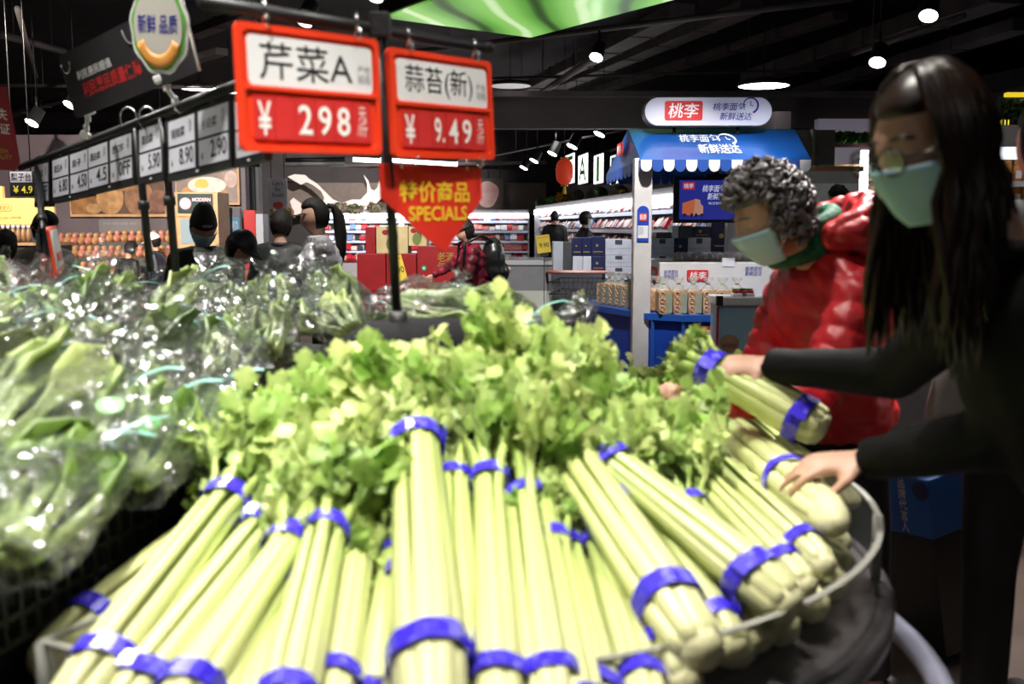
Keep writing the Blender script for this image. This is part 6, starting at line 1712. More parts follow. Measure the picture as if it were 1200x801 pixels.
# low open freezer
a_ = at(592, 300, 13.4); b_ = at(662, 345, 13.4)
t = thing('chest_freezer', 'low open grey freezer with glass lids behind the backpack', 'freezer', ((a_.x + b_.x) / 2, 14, 0))
MB().bbox(a_.x, 13.4, 0, b_.x, 14.6, a_.z - 0.12).build('freezer_body', mat('freezer_grey', (0.22, 0.22, 0.24), 0.4, var=0.05), t, True, bevel=0.02)
MB().bbox(a_.x - 0.03, 13.36, a_.z - 0.12, b_.x + 0.03, 14.64, a_.z - 0.05).build('freezer_rim', mat('freezer_rim', (0.5, 0.5, 0.53), 0.35), t, True, bevel=0.01)
MB().bbox(a_.x, 13.395, 0.25, b_.x, 13.4, 0.5).build('freezer_grille', mat('grille', (0.55, 0.55, 0.5), 0.5), t, True)
for k in range(3):
    x = a_.x + 0.05 + (b_.x - a_.x - 0.1) * k / 3
    MB().bbox(x, 13.42, a_.z - 0.05, x + 0.22, 14.58, a_.z - 0.04).build('glass_lid', film_mat('freezer_glass', (0.8, 0.85, 0.85), 0.1, 0.4, 0.05, 1, 0) if k == 0 else bpy.data.materials['freezer_glass'], t, True)

# ================================================================== far fridges, bakery and the rest of the hall
strip = mat('fridge_light', (0.9, 0.9, 0.9), 0.4, emit=(0.93, 0.96, 1.0), es=8.0)
fr_w = mat('fridge_white', (0.62, 0.63, 0.66), 0.4, var=0.04); fr_g = mat('fridge_grey', (0.30, 0.29, 0.30), 0.45, var=0.05)
back_p = mat('fridge_back', (0.55, 0.55, 0.58), 0.5)
PK = [mat('pack_' + n, c, 0.35, var=0.2, vscale=30) for n, c in (('red', (0.50, 0.02, 0.03)), ('white', (0.75, 0.73, 0.73)), ('pink', (0.62, 0.22, 0.2)), ('pale', (0.7, 0.55, 0.52)), ('dark', (0.05, 0.05, 0.07)), ('blue', (0.15, 0.25, 0.5)), ('orange', (0.7, 0.22, 0.05)))]
def packs(name, label, M, L, levels, y0, y1, seed, w=0.16, depth=0.16, colors=None, hgt=(0.10, 0.19), dens=0.97):
    rg = random.Random(seed); mb = MB(); idx = []
    for z in levels:
        x = 0.03
        while x < L - w:
            ww = w * rg.uniform(0.7, 1.2)
            if rg.random() < dens:
                h = rg.uniform(*hgt); R = Matrix.Rotation(-0.5 + rg.uniform(-.2, .2), 3, 'X')
                mb.box((x + ww / 2, y0 + depth * 0.5, z + h * 0.55), (ww * 0.92, depth, h), R); c = rg.choice(colors or [0, 0, 0, 1, 1, 1, 2, 2, 3, 3, 4, 5]); idx += [c] * 6
            x += ww
    me = mb.mesh(name, M)
    for m_ in PK: me.materials.append(m_)
    me.polygons.foreach_set('material_index', idx)
    o = link(me, name); setprops(o, label, 'packages', None, 'stuff'); return o
def fridge(name, label, P0, P1, top, sea, canopy=True, seed=1, pl=None):
    """wall fridge from P0 to P1 (plan points, left to right as the shopper sees it); local x along, y into the wall, z up"""
    P0 = V((*P0, 0)); P1 = V((*P1, 0)); x = (P1 - P0); L = x.length; x.normalize(); y = V((-x.y, x.x, 0))
    M = Matrix((x, y, V((0, 0, 1)))).transposed().to_4x4(); M.translation = P0
    t = thing(name, label, 'fridge', M=M)
    D = 0.9
    MB().bbox(0, 0.0, 0, L, D, 0.38).build('fridge_base', fr_g, t)
    MB().bbox(0, D - 0.08, 0.38, L, D, top).build('fridge_back', back_p, t)
    MB().bbox(0, 0.12, top - 0.02, L, D, top + 0.12).build('canopy', fr_g, t)
    MB().bbox(0, 0.08, top - 0.10, L, 0.13, top + 0.02).build('light_strip', strip, t)
    lv = [0.42] + [0.42 + (top - 0.62) * k / 4 for k in range(1, 5)]
    for k, z in enumerate(lv[1:]):
        MB().bbox(0.02, 0.30 - 0.02 * k, z - 0.03, L - 0.02, D - 0.08, z).build('shelf', fr_w, t)
        MB().bbox(0.02, 0.285 - 0.02 * k, z - 0.04, L - 0.02, 0.30 - 0.02 * k, z + 0.025).build('price_rail', mat('rail_blue', (0.55, 0.6, 0.78), 0.4, emit=(0.8, 0.85, 1.0), es=0.12), t)
    n = 2 if L > 10 else max(2, int(L / 2.4) + 1)
    for k in range(n):
        MB().bbox(L * k / (n - 1) - 0.02, 0.1, 0.38, L * k / (n - 1) + 0.02, D, top).build('divider', fr_w, t)
    packs('meat_packs', sea, M, L, lv, 0.22, D, seed)
    packs('meat_packs', sea + ', second rank', M, L, lv, 0.42, D, seed + 9)
    return t, M, L
FA = V((0.50, 26.6)); FB = V((2.55, 9.9))
TOPZ = 1.78
fridge('meat_fridge', 'long lit meat fridge along the right wall behind the kiosk', FA, FB, TOPZ, 'rows of wrapped meat trays on the long right fridge', seed=2)
fridge('meat_fridge', 'lit meat fridge across the back wall of the hall', (-5.2, 27.2), (0.45, 27.2), 1.70, 'rows of wrapped meat trays on the back fridge', seed=5)
def fr(px, off=0.0):
    """plan point of the right fridge front under a pixel column"""
    k = (px - 600) / FPX; d = FB - FA; n_ = V((-d.y, d.x)).normalized() * off; A_ = FA + n_
    s = (k * A_.y - A_.x) / (d.x - k * d.y); return V((*(FA + d * s), 0))
# wall above the right fridge with letter light boxes
x = (V((*FB, 0)) - V((*FA, 0))).normalized(); y = V((-x.y, x.x, 0)); Mw = Matrix((x, y, V((0, 0, 1)))).transposed().to_4x4(); Mw.translation = V((*FA, 0)) + y * 0.95
Lw = (FB - FA).length
wb = MB().bbox(0, 0, 0, Lw * 0.86, 0.2, 2.75).mesh('wall_middle', Mw); wb.materials.append(dark_wall); o = link(wb, 'wall_middle'); o['kind'] = 'structure'
ledge = MB().bbox(0, -0.5, TOPZ + 0.12, Lw, 0, TOPZ + 0.17).mesh('trim_4', Mw); ledge.materials.append(mat('wood_ledge', (0.22, 0.09, 0.035), 0.5, var=0.2)); o = link(ledge, 'trim_4'); o['kind'] = 'structure'
lbm = mat('lightbox', (0.9, 0.9, 0.9), 0.4, emit=(1, 1, 0.97), es=2.2); grn = mat('letter_green', (0.02, 0.35, 0.03), 0.5)
for px0, px1, ch, lab in ((662, 672.5, 'F', 'glowing letter box half behind the red lantern'), (677, 688, 'A', 'glowing white light box with a green letter A'), (695, 706, 'I', 'glowing white light box with a green letter I'), (714, 728, 'R', 'glowing light box half behind the kiosk awning')):
    a_ = fr(px0, 0.55); b_ = fr(px1, 0.55); o_ = a_ + y * 0.55; w = (b_ - a_).length; Yd = (a_.y + b_.y) / 2
    z0 = 1.35 + (266 - 217) / FPX * Yd; z1 = 1.35 + (266 - 181) / FPX * Yd
    M = frame2(V((o_.x, o_.y, z0)), x); h = z1 - z0
    t = thing('letter_lightbox', lab, 'light box', M=M, group='letter light boxes over the fridge')
    MB().bbox(0, 0, -0.12, w, h, 0).build('box_case', black, t)
    MB().bbox(0.02, 0.03, 0, w - 0.02, h - 0.03, 0.01).build('box_panel', lbm, t)
    text(ch, w * (.12 if ch != 'I' else .36), h * .10, w * (.88 if ch != 'I' else .64), h * .90, 0.02, grn, t, fat=0.015)
pa, pb = fr(646), fr(657)
# red lantern
c = at(661.5, 201, 15.5); t = thing('paper_lantern', 'red ribbed paper lantern in front of the letter boxes', 'lantern', c)
prof = []
for k in range(25):
    s = -1 + 2 * k / 24; prof.append((0.13 * sqrt(max(0.06, 1 - abs(s) ** 3.2)) + (0.004 if k % 2 else 0), s * 0.20))
MB().lathe(prof, n=24).build('lantern_shade', mat('lantern_red', (0.75, 0.05, 0.02), 0.5, emit=(0.8, 0.06, 0.02), es=0.25), t)
for z in (-0.21, 0.21): MB().lathe([(0, z - 0.012), (0.06, z - 0.012), (0.06, z + 0.012), (0, z + 0.012)], n=14).build('lantern_cap', gold, t)
MB().tube([(0, 0, -0.22), (0, 0, -0.34)], [0.02, 0.03], 8).build('lantern_tassel', yellowp, t)
MB().tube([(0, 0, 0.22), (0, 0, 4.6 - c.z)], 0.004, 5).build('lantern_cord', black, t)
# bushes and flowers along the fridge tops
bush_m = mat('bush_green', (0.03, 0.11, 0.015), 0.6, col2=(0.08, 0.22, 0.03), vscale=20); fl_y = mat('flower_yellow', (0.7, 0.36, 0.02), 0.5, var=0.3, vscale=30); fl_p = mat('dried_flower', (0.30, 0.22, 0.16), 0.6, col2=(0.05, 0.06, 0.03), vscale=25)
def bush(c, r, m_, name, lab, cat, seed, n=160, leaf=0.05):
    rg = random.Random(seed); t = thing(name, lab, cat, c - V((0, 0, r[2])), group='plants along the fridge tops')
    mb = MB()
    for k in range(n):
        d = V((rg.gauss(0, 1), rg.gauss(0, 1), rg.gauss(0, 1))).normalized(); p = c + V((d.x * r[0], d.y * r[1], d.z * r[2])) * rg.uniform(0.7, 1.02)
        u = d.orthogonal().normalized(); w = d.cross(u); a = rg.uniform(0, 6.3); uu = u * cos(a) + w * sin(a); ww = d.cross(uu); s = leaf * rg.uniform(.7, 1.3)
        mb.add([p - uu * s, p + ww * s * .5 + d * s * .3, p + uu * s + d * s * .5, p - ww * s * .5 + d * s * .3], [(0, 1, 2, 3)])
    o = mb.build('foliage', m_, t, True); o['kind'] = 'stuff'
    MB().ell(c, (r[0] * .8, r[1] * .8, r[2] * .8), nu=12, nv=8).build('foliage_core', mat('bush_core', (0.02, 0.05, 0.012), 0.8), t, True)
for k, (px, py, rx, rz, m_, nm, lab) in enumerate([
        (633, 236, 7, 5, bush_m, 'ball_bush', 'round green bush left of the dried flowers'), 
        
        (645, 233, 6, 5, bush_m, 'ball_bush', 'low bush below the lantern'), (659, 227, 10, 8, fl_y, 'yellow_flowers', 'yellow flowers below the red lantern'), (676, 225, 9, 8, fl_p, 'dried_flowers', 'dried flowers below the letter A'),
        (703, 220, 9, 8, bush_m, 'ball_bush', 'large round bush below the letter I'), (727, 213, 11, 7, fl_p, 'dried_flowers', 'dried flowers left of the kiosk post'), (731, 219, 9, 4, fl_y, 'yellow_flowers', 'yellow flowers left of the kiosk post'),
        (815, 202, 14, 6, fl_p, 'dried_flowers', 'dried flowers above the television'), (797, 207, 7, 5, bush_m, 'ball_bush', 'bush left above the television')]):
    Yd = fr(max(px, 622)).y if px > 610 else 26.8
    c = at(px, py, Yd); q = Yd / FPX
    pz = TOPZ + 0.17 + rz * q
    if px > 622: oo = 0.7 if px > 652 else 0.25; c = fr(px, oo) + y * oo; c.z = pz - (0 if oo > 0.5 else 0.05)
    bush(c, (rx * q, rx * q, rz * q), m_, nm, lab, 'plant' if m_ is bush_m else 'flowers', k, 150, 0.35 * rz * q)
# back wall dressing: meat photo, milk splash, rail
wall_tan = mat('tan_panel', (0.20, 0.155, 0.13), 0.6, var=0.08)
a_ = at(318, 196, 28.7); b_ = at(640, 252, 28.7)
MBo = MB().bbox(a_.x, 28.72, b_.z, b_.x, 29, at(0, 214, 28.7).z); struct('trim_5', MBo, wall_tan)
pm = mat('meat_photo', (0.75, 0.36, 0.36), 0.5, col2=(0.82, 0.62, 0.58), vscale=3.0)
a_ = at(558, 209, 28.2); b_ = at(590, 246, 28.2); t = thing('meat_poster', 'pink ham poster right of the specials sign', 'poster', (a_.x, 28.2, b_.z))
MB().bbox(a_.x, 28.2, b_.z, b_.x, 28.25, a_.z).build('poster_board', mat('poster_dark', (0.08, 0.05, 0.04), 0.5), t, True)
for xx in (a_.x + .1, b_.x - .1): MB().tube([(xx, 28.22, a_.z), (xx, 28.22, 4.6)], 0.01, 4).build('hanger_wire', black, t, True)
Mz = frame2(V((a_.x, 28.199, b_.z)), (1, 0, 0)); w, h = b_.x - a_.x, a_.z - b_.z
MB().prism([(w * .4 + w * .42 * cos(q) * (1 + .1 * sin(3 * q)), h * .5 + h * .42 * sin(q)) for q in [2 * pi * k / 24 for k in range(24)]], 0, 0.01, Mz).build('ham_print', pm, t, True)
# milk splash cut-out
spl = [(0, 42), (6, 38), (14, 30), (10, 22), (0, 26), (3, 19), (14, 16), (22, 21), (26, 26), (36, 24), (41, 16), (34, 9), (26, 4), (14, 0), (2, -5), (10, -8), (24, -9), (32, -2), (42, 7), (50, 17), (60, 23), (72, 19), (82, 22), (90, 15), (94, 3), (92, -7), (97, -1), (98, 9), (104, 12), (108, 4), (107, -4), (112, -1), (112, 12), (106, 24), (98, 34), (84, 40), (70, 38), (58, 42), (46, 38), (34, 34), (20, 38), (8, 44)]
spl = [(0, 40), (5, 36), (2, 26), (6, 22), (14, 28), (20, 32), (30, 32), (40, 27), (42, 22), (38, 14), (30, 8), (22, 4), (15, 7), (8, 3), (0, -2), (8, -5), (20, -4), (26, 1), (34, 6), (44, 16), (52, 24), (62, 28), (74, 24), (84, 24), (92, 16), (92, 6), (88, -4), (93, 2), (96, 12), (100, 14), (104, 10), (106, 2), (109, 12), (110, 20), (103, 28), (94, 34), (80, 38), (66, 40), (50, 38), (36, 36), (20, 38), (8, 42)]
q = 27.6 / FPX; o_ = at(337, 209, 27.6); t = thing('milk_splash', 'white milk splash cut-out on the back wall', 'wall sign', (o_.x + 1, 27.6, o_.z - 1))
MB().prism([(x_ * q, -y_ * q) for x_, y_ in spl], -0.1, 0.0, frame2(V((o_.x, 27.6, o_.z)), (1, 0, 0))).build('splash_shape', mat('milk_white', (0.86, 0.74, 0.70), 0.5, var=0.03), t, True)
for px, py in ((398, 244), (440, 244), (415, 246)):
    bush(at(px, py - 1, 27.0), (0.28, 0.2, 0.14), fl_p, 'dried_flowers', {398: 'dried flowers under the left of the milk splash', 440: 'dried flowers under the right of the milk splash', 415: 'dried flowers under the middle of the milk splash'}[px], 'flowers', px, 120, 0.06)
# lit rails under the ceiling near the red signs
for (x0, y0, x1, y1, lab) in ((414, 186, 446, 187.5, 'white light bar left of the specials sign'), (458, 187, 536, 192, 'long white light bar behind the specials sign'), (335, 192, 404, 191, 'dim light bar above the milk splash')):
    p0 = at(x0, y0, 19); p1 = at(x1, y1, 19); t = thing('light_bar', lab, 'light', (p0 + p1) / 2)
    MB().tube([p0, p1], 0.05, 8).build('bar_tube', mat('bar_dim', (0.3, 0.3, 0.3), 0.4) if y0 == 192 else strip, t, True)
    MB().tube([p0 + V((0, 0, 0.06)), p1 + V((0, 0, 0.06))], 0.06, 6).build('bar_housing', black, t, True)
    for p in (p0, p1): MB().tube([p + V((0, 0, 0.06)), V((p.x, p.y, 4.6))], 0.006, 4).build('hanger_rod', black, t, True)
# poster, flowers and column left of the splash
def flat(name, lab, cat, x0, y0, x1, y1, Y, m_, th=0.03, group=None, hang=False):
    a_ = at(x0, y0, Y); b_ = at(x1, y1, Y); M = frame2(V((a_.x, Y, b_.z)), (1, 0, 0)); t = thing(name, lab, cat, M=M, group=group)
    w, h = b_.x - a_.x, a_.z - b_.z
    MB().bbox(0, 0, -th, w, h, 0).build('panel', m_, t, bevel=0.004)
    if hang:
        for fx in (0.15, 0.85): MB().tube([(w * fx, h, -th / 2), (w * fx, 4.6 - M.translation.z, -th / 2)], 0.006, 4).build('hanger_wire', black, t)
    return t, w, h
t, w, h = flat('hanging_poster', 'pale hanging poster with black lettering and a small red figure', 'poster', 314, 209, 337, 245, 17, mat('poster_grey', (0.34, 0.33, 0.36), 0.6), hang=True)
text("Let's\nbe\nfresh", w * .2, h * .40, w * .8, h * .92, 0.004, ink, t)
MB().prism([(w * .5 + w * .28 * cos(a), h * .14 + h * .11 * sin(a)) for a in [2 * pi * k / 14 for k in range(14)]], 0, 0.006).build('figure_print', mat('print_red', (0.4, 0.05, 0.03), 0.5), t)
MB().bbox(0, -0.14, -0.16, w * 1.3, -0.11, 0.0).build('flower_tray', black, t)
MB().tube([(w * .5, 0, -0.02), (w * .5, -0.12, -0.02)], 0.006, 4).build('tray_wire', black, t)
bush(at(331, 249, 17.05), (0.20, 0.1, 0.07), fl_y, 'yellow_flowers', 'yellow flowers under the pale hanging poster', 'flowers', 77, 90, 0.05)
struct('trim_6', MB().bbox(at(280, 0, 14.5).x, 14.5, 0, at(288, 0, 14.5).x, 14.7, 4.6), mat('column_grey', (0.16, 0.16, 0.18), 0.5, var=0.05))
struct('trim_7', MB().bbox(at(291.5, 0, 14.5).x, 14.5, 0, at(297, 0, 14.5).x, 14.7, 4.6), MATS['column_grey'])
t, w, h = flat('red_stand', 'tall red display panel behind the bending person', 'display panel', 285, 246, 303, 391, 12.5, mat('stand_red', (0.42, 0.012, 0.014), 0.4, var=0.05), 0.3)
MB().bbox(w, 0, -0.3, w + 0.09, h * 0.97, -0.02).build('stand_side', mat('stand_side', (0.4, 0.42, 0.48), 0.4), t)
t, w, h = flat('blue_notice', 'blue and white notice on a grey panel beside the baking oven', 'notice', 260, 243, 285, 384, 13.3, mat('panel_grey', (0.22, 0.22, 0.25), 0.5), 0.1)
MB().bbox(0.01, h * .80, 0, w - 0.01, h * .92, 0.006).build('notice_sheet', mat('notice_blue', (0.12, 0.34, 0.58), 0.5), t)
text('便民服务\n温馨提示', w * .1, h * .82, w * .9, h * .89, 0.008, whitep, t)

# ------------------------------------------------------------------ bakery at the left
BY = 13.8
struct('wall_bakery', MB().bbox(at(-60, 0, BY).x, BY, 0, at(281, 0, BY).x, BY + 0.2, 2.6), mat('lilac_wall', (0.13, 0.10, 0.115), 0.6, var=0.06))
wood = mat('light_wood', (0.50, 0.30, 0.15), 0.5, var=0.15, vscale=6, stretch=(1, 1, 8))
t, w, h = flat('bread_photo', 'wide photo of brown loaves above the bakery shelves', 'photo', 79, 193, 196, 254, BY - 0.06, wood, 0.05)
MB().bbox(0.03, 0.04, 0, w - 0.03, h - 0.03, 0.004).build('photo_ground', mat('photo_dark', (0.10, 0.05, 0.03), 0.5, var=0.3, vscale=4), t)
for k, (cx, cy, rx, ry, cc) in enumerate([(0.12, 0.28, 0.16, 0.24, (0.38, 0.17, 0.06)), (0.42, 0.36, 0.14, 0.32, (0.50, 0.27, 0.11)), (0.72, 0.36, 0.15, 0.36, (0.34, 0.17, 0.09)), (0.92, 0.3, 0.10, 0.22, (0.25, 0.11, 0.07)), (0.25, 0.16, 0.08, 0.1, (0.5, 0.28, 0.12)), (0.6, 0.7, 0.2, 0.2, (0.40, 0.2, 0.08)), (0.2, 0.72, 0.17, 0.2, (0.44, 0.22, 0.09))]):
    rr = [(w * min(0.985, max(0.015, cx + rx * cos(a))), h * min(.95, max(.06, cy + ry * sin(a)))) for a in [2 * pi * q / 24 for q in range(24)]]
    MB().prism(rr, 0.004, 0.006 + 0.002 * k).build('loaf_print', mat('loaf_print_%d' % k, cc, 0.5, col2=tuple(c * 0.5 for c in cc), vscale=7), t)
t, w, h = flat('egg_photo', 'photo of a fried egg on toast above the baking oven', 'photo', 204, 190, 281, 240, BY - 0.07, wood, 0.05)
MB().bbox(0.02, 0.03, 0, w - 0.03, h - 0.03, 0.004).build('photo_ground', mat('photo_grey', (0.24, 0.18, 0.16), 0.5, var=0.2, vscale=4), t)
for k, (cx, cy, rx, ry, cc) in enumerate([(0.45, 0.3, 0.36, 0.2, (0.42, 0.22, 0.09)), (0.5, 0.46, 0.30, 0.2, (0.62, 0.56, 0.5)), (0.42, 0.50, 0.11, 0.11, (0.75, 0.42, 0.08)), (0.88, 0.6, 0.1, 0.2, (0.45, 0.32, 0.3))]):
    MB().prism([(w * (cx + rx * cos(a)), h * (cy + ry * sin(a))) for a in [2 * pi * q / 24 for q in range(24)]], 0.004, 0.007 + 0.003 * k).build('food_print', mat('food_print_%d' % k, cc, 0.5, var=0.15), t)
t, w, h = flat('baking_oven', 'wood-framed baking oven with dark green lit sign MODERN', 'oven', 204, 225, 259, 345, 12.6, wood, 0.5)
gs = MB().bbox(w * .08, h * .80, 0, w * .88, h * .985, 0.02).build('oven_sign', mat('oven_green', (0.008, 0.025, 0.022), 0.4), t)
MB().prism([(w * .26 + 0.075 * cos(a), h * .89 + 0.075 * sin(a)) for a in [2 * pi * k / 20 for k in range(20)]], 0.02, 0.026).build('sign_disc', mat('disc_pink', (0.6, 0.2, 0.25), 0.5, emit=(0.9, 0.3, 0.4), es=0.5), gs)
MB().prism([(w * .26 + 0.058 * cos(a), h * .89 + 0.058 * sin(a)) for a in [2 * pi * k / 20 for k in range(20)]], 0.026, 0.03).build('sign_disc_face', mat('disc_white', (0.8, 0.8, 0.8), 0.5, emit=(1, 0.95, 0.95), es=0.6), gs)
pkl = mat('sign_pink', (0.7, 0.4, 0.45), 0.5, emit=(0.95, 0.6, 0.7), es=0.6)
MB().bbox(0, -WM[t.name].translation.z, -0.45, w, 0, -0.05).build('oven_plinth', black, t)
text('MODERN', w * .42, h * .91, w * .84, h * .945, 0.024, pkl, gs, fat=0.02); text('烘焙坊', w * .5, h * .83, w * .78, h * .875, 0.024, pkl, gs, fat=0.02)
MB().bbox(w * .12, h * .50, 0, w * .82, h * .74, 0.01).build('oven_window', mat('oven_glass', (0.2, 0.25, 0.28), 0.15, emit=(0.5, 0.65, 0.7), es=0.25), t)
MB().bbox(0, h * .765, 0, w * .95, h * .785, 0.015).build('oven_rail', wood, t)
MB().bbox(w * .92, 0, 0, w, h * .98, 0.02).build('oven_stile', wood, t)
t, w, h = flat('shelf_board', 'grey notice board above the middle bakery shelf', 'board', 115, 257, 166, 273, BY - 0.03, mat('board_grey', (0.20, 0.18, 0.18), 0.5), 0.02)
text('现烤面包', w * .1, h * .6, w * .9, h * .8, 0.002, mat('faint_ink', (0, 0, 0)), t)
bread_ms = [mat('bun_%d' % k, c, 0.5, col2=tuple(v * 0.6 for v in c), vscale=20) for k, c in enumerate(((0.55, 0.28, 0.12), (0.62, 0.34, 0.20), (0.65, 0.25, 0.18), (0.5, 0.32, 0.15)))]
shl = thing('bakery_shelf', 'stepped wooden bakery shelf unit under the bread photo', 'shelf', (at(140, 0, 12.6).x, 12.6, 0))
LV = [(129, 206, 284, 12.9, 'upper right'), (72, 129, 287, 12.9, 'upper left'), (72, 206, 302, 12.5, 'middle'), (98, 160, 321, 12.1, 'lower')]
bk = 0
for x0, x1, yb, Yb, nm in LV:
    a_ = at(x0, yb, Yb); b_ = at(x1, yb, Yb)
    MB().bbox(a_.x, Yb - 0.25, a_.z - 0.03, b_.x, Yb + 0.3, a_.z).build('shelf_board', wood, shl, True)
    MB().bbox(a_.x, Yb + 0.25, 0.0, b_.x, Yb + 0.3, a_.z).build('shelf_back', mat('shelf_dark', (0.10, 0.06, 0.04), 0.6), shl, True)
    MB().bbox(a_.x, Yb - 0.27, a_.z - 0.09, b_.x, Yb - 0.25, a_.z + 0.01).build('shelf_lip', mat('shelf_lip', (0.07, 0.07, 0.06), 0.5), shl, True)
    n = int((x1 - x0) / 8)
    for k in range(n):
        for row in range(2):
            p = V((a_.x + (b_.x - a_.x) * (k + 0.5) / n, Yb - 0.12 + row * 0.25, a_.z)); s = (b_.x - a_.x) / n
            me_k = ('bp', bk % 4, round(s, 3))
            if me_k not in TXT:
                mb = MB(); mb.ell((0, 0, 0.055), (s * 0.46, 0.10, 0.06), nu=10, nv=6); mb.ell((0, 0.02, 0.12), (s * 0.35, 0.06, 0.04), nu=8, nv=5); me = mb.mesh('bread_pack'); me.materials.append(bread_ms[bk % 4]); TXT[me_k] = me
            o = link(TXT[me_k], 'bread_pack', None, Matrix.Translation(p)); WM[o.name] = Matrix.Translation(p)
            setprops(o, 'small bread, %s from left, %s rank of the %s bakery shelf' % ((ORD + ['thirteenth', 'fourteenth', 'fifteenth', 'sixteenth', 'seventeenth', 'eighteenth'])[k], ('front', 'rear')[row], nm), 'bread', 'small breads on the bakery shelves'); bk += 1
# yellow stall header, digital price board
yst = mat('stall_yellow', (0.70, 0.46, 0.14), 0.5, emit=(0.9, 0.6, 0.2), es=0.05)
t, w, h = flat('stall_header', 'yellow stall header board at the left edge', 'sign', -40, 232, 64, 263, 10.5, yst, 0.05)
MB().prism(rrect(w * .30, h * .5, w * .52, h * .78, 0.03), 0, 0.004).build('header_pill', mat('pill_line', (0.25, 0.15, 0.05), 0.5), t)
MB().prism(rrect(w * .305, h * .52, w * .515, h * .76, 0.025), 0.004, 0.006).build('pill_face', yst, t)
text('干果坚识', w * .32, h * .56, w * .50, h * .72, 0.008, ink, t); text('百年口味 一杯好果', w * .32, h * .2, w * .62, h * .32, 0.004, mat('pill_line', (0, 0, 0)), t)
MB().bbox(-0.3, 0, -0.05, -0.0, h * 1.6, 0.0).build('header_side', yst, t)
MB().bbox(w * .30, h, -0.05, w * .42, h * 1.45, 0).build('header_tab', yst, t)
t, w, h = flat('led_price_board', 'small LED price board with yellow digits at the left', 'price board', 10, 200, 40, 230, 9.5, black, 0.05, hang=True)
MB().bbox(w * .05, h * .55, 0, w * .95, h * .97, 0.004).build('board_title', mat('title_grey', (0.3, 0.3, 0.36), 0.5), t)
text('梨子台', w * .08, h * .6, w * .92, h * .92, 0.006, ink, t, fat=0.02)
led = mat('led_yellow', (0.3, 0.25, 0.02), 0.5, emit=(0.75, 0.6, 0.05), es=0.8)
text('¥ 4.9', w * .15, h * .12, w * .95, h * .42, 0.004, led, t, fat=0.01)
for k in range(6):
    p = at(4 + 6 * k, 284, 10.4); mb = MB(); 
    t = thing('snack_jar', 'snack bag, %s from left under the yellow header' % ORD[k], 'snack', p, group='snack bags under the yellow header')
    MB().ell((0, 0, 0.07), (0.025, 0.04, 0.08), nu=10, nv=8).build('bag', mat('snack_brown', (0.22, 0.12, 0.06), 0.4, var=0.3), t)
    MB().tube([(0, 0, 0.14), (0, 0, 0.18)], [0.01, 0.022], 8).build('bag_top', mat('snack_white', (0.6, 0.58, 0.55), 0.5), t)
t, w, h = flat('snack_counter', 'dark counter under the yellow header at the left edge', 'counter', -40, 284, 66, 330, 10.3, mat('counter_dark', (0.04, 0.035, 0.035), 0.5), 0.4)
MB().bbox(-0.02, h - 0.03, -0.42, w + 0.02, h, 0.02).build('counter_top', wood, t)
# small blue lit characters behind the large red sign
t, w, h = flat('led_sign', 'small blue-white lit sign behind the large red price sign', 'sign', 275, 172, 304, 195, 6.5, black, 0.05, hang=True)
text('古隆', w * .15, h * .1, w * .95, h * .85, 0.004, mat('led_blue', (0.1, 0.2, 0.5), 0.5, emit=(0.35, 0.5, 1.0), es=1.6), t, fat=0.02)

# ------------------------------------------------------------------ right side: wall panels, notices, side shop
grey_w = mat('grey_panel', (0.10, 0.085, 0.085), 0.6, var=0.06)
struct('wall_side', MB().bbox(at(925, 0, 11.5).x, 11.5, 0, at(985, 0, 11.5).x, 11.7, at(0, 152, 11.5).z), grey_w)
struct('trim_8', MB().bbox(at(958, 0, 11.4).x, 11.4, 0, at(961, 0, 11.4).x, 11.5, at(0, 152, 11.5).z), pipe_m)
yw = mat('notice_yellow', (0.55, 0.36, 0.03), 0.5)
t, w, h = flat('warning_notice', 'yellow warning notice right of the curly hair', 'notice', 938, 194, 955, 233, 11.3, yw, 0.02)
MB().bbox(w * .15, h * .5, 0, w * .85, h * .78, 0.004).build('notice_symbol', ink, t); text('小心\n地滑', w * .2, h * .08, w * .8, h * .42, 0.004, ink, t); text('禁止吸烟', w * .1, h * .84, w * .9, h * .94, 0.004, ink, t)
t, w, h = flat('list_notice', 'grey list notice above a red one on the side wall', 'notice', 959, 192, 977, 222, 11.3, mat('list_grey', (0.18, 0.18, 0.24), 0.5), 0.02)
for k in range(7): MB().bbox(w * .1, h * (.12 + .12 * k), 0, w * .9, h * (.15 + .12 * k), 0.003).build('text_line', mat('line_grey', (0.3, 0.3, 0.36), 0.5), t)
t, w, h = flat('red_notice', 'dark red notice under the grey list', 'notice', 959, 223, 977, 246, 11.3, mat('notice_red', (0.28, 0.02, 0.03), 0.5), 0.02)
text('优惠', w * .2, h * .5, w * .8, h * .85, 0.004, whitep, t)
SX0 = at(980, 0, 14).x; SX1 = at(1060, 0, 14).x
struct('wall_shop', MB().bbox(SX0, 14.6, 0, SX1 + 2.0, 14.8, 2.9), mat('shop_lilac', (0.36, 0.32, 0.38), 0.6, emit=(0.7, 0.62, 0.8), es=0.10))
sh = thing('shop_shelf', 'lit wooden side-shop shelf left of the glasses', 'shelf', (SX0 + .4, 14.2, 0))
for yb in (193, 209, 224, 240):
    z = at(0, yb, 14.2).z; MB().bbox(SX0, 14.0, z - 0.04, SX1, 14.6, z).build('shelf_board', wood, sh, True)
MB().bbox(SX0, 14.0, 0, SX0 + 0.06, 14.6, at(0, 185, 14).z).build('shelf_side', wood, sh, True); MB().bbox(SX1 - 0.06, 14.0, 0, SX1, 14.6, at(0, 185, 14).z).build('shelf_side', wood, sh, True)
a_ = at(1010, 176, 13.8); b_ = at(1016, 240, 13.8); MB().bbox(a_.x, 13.8, b_.z, b_.x, 13.85, a_.z).build('light_tube', strip, sh, True)
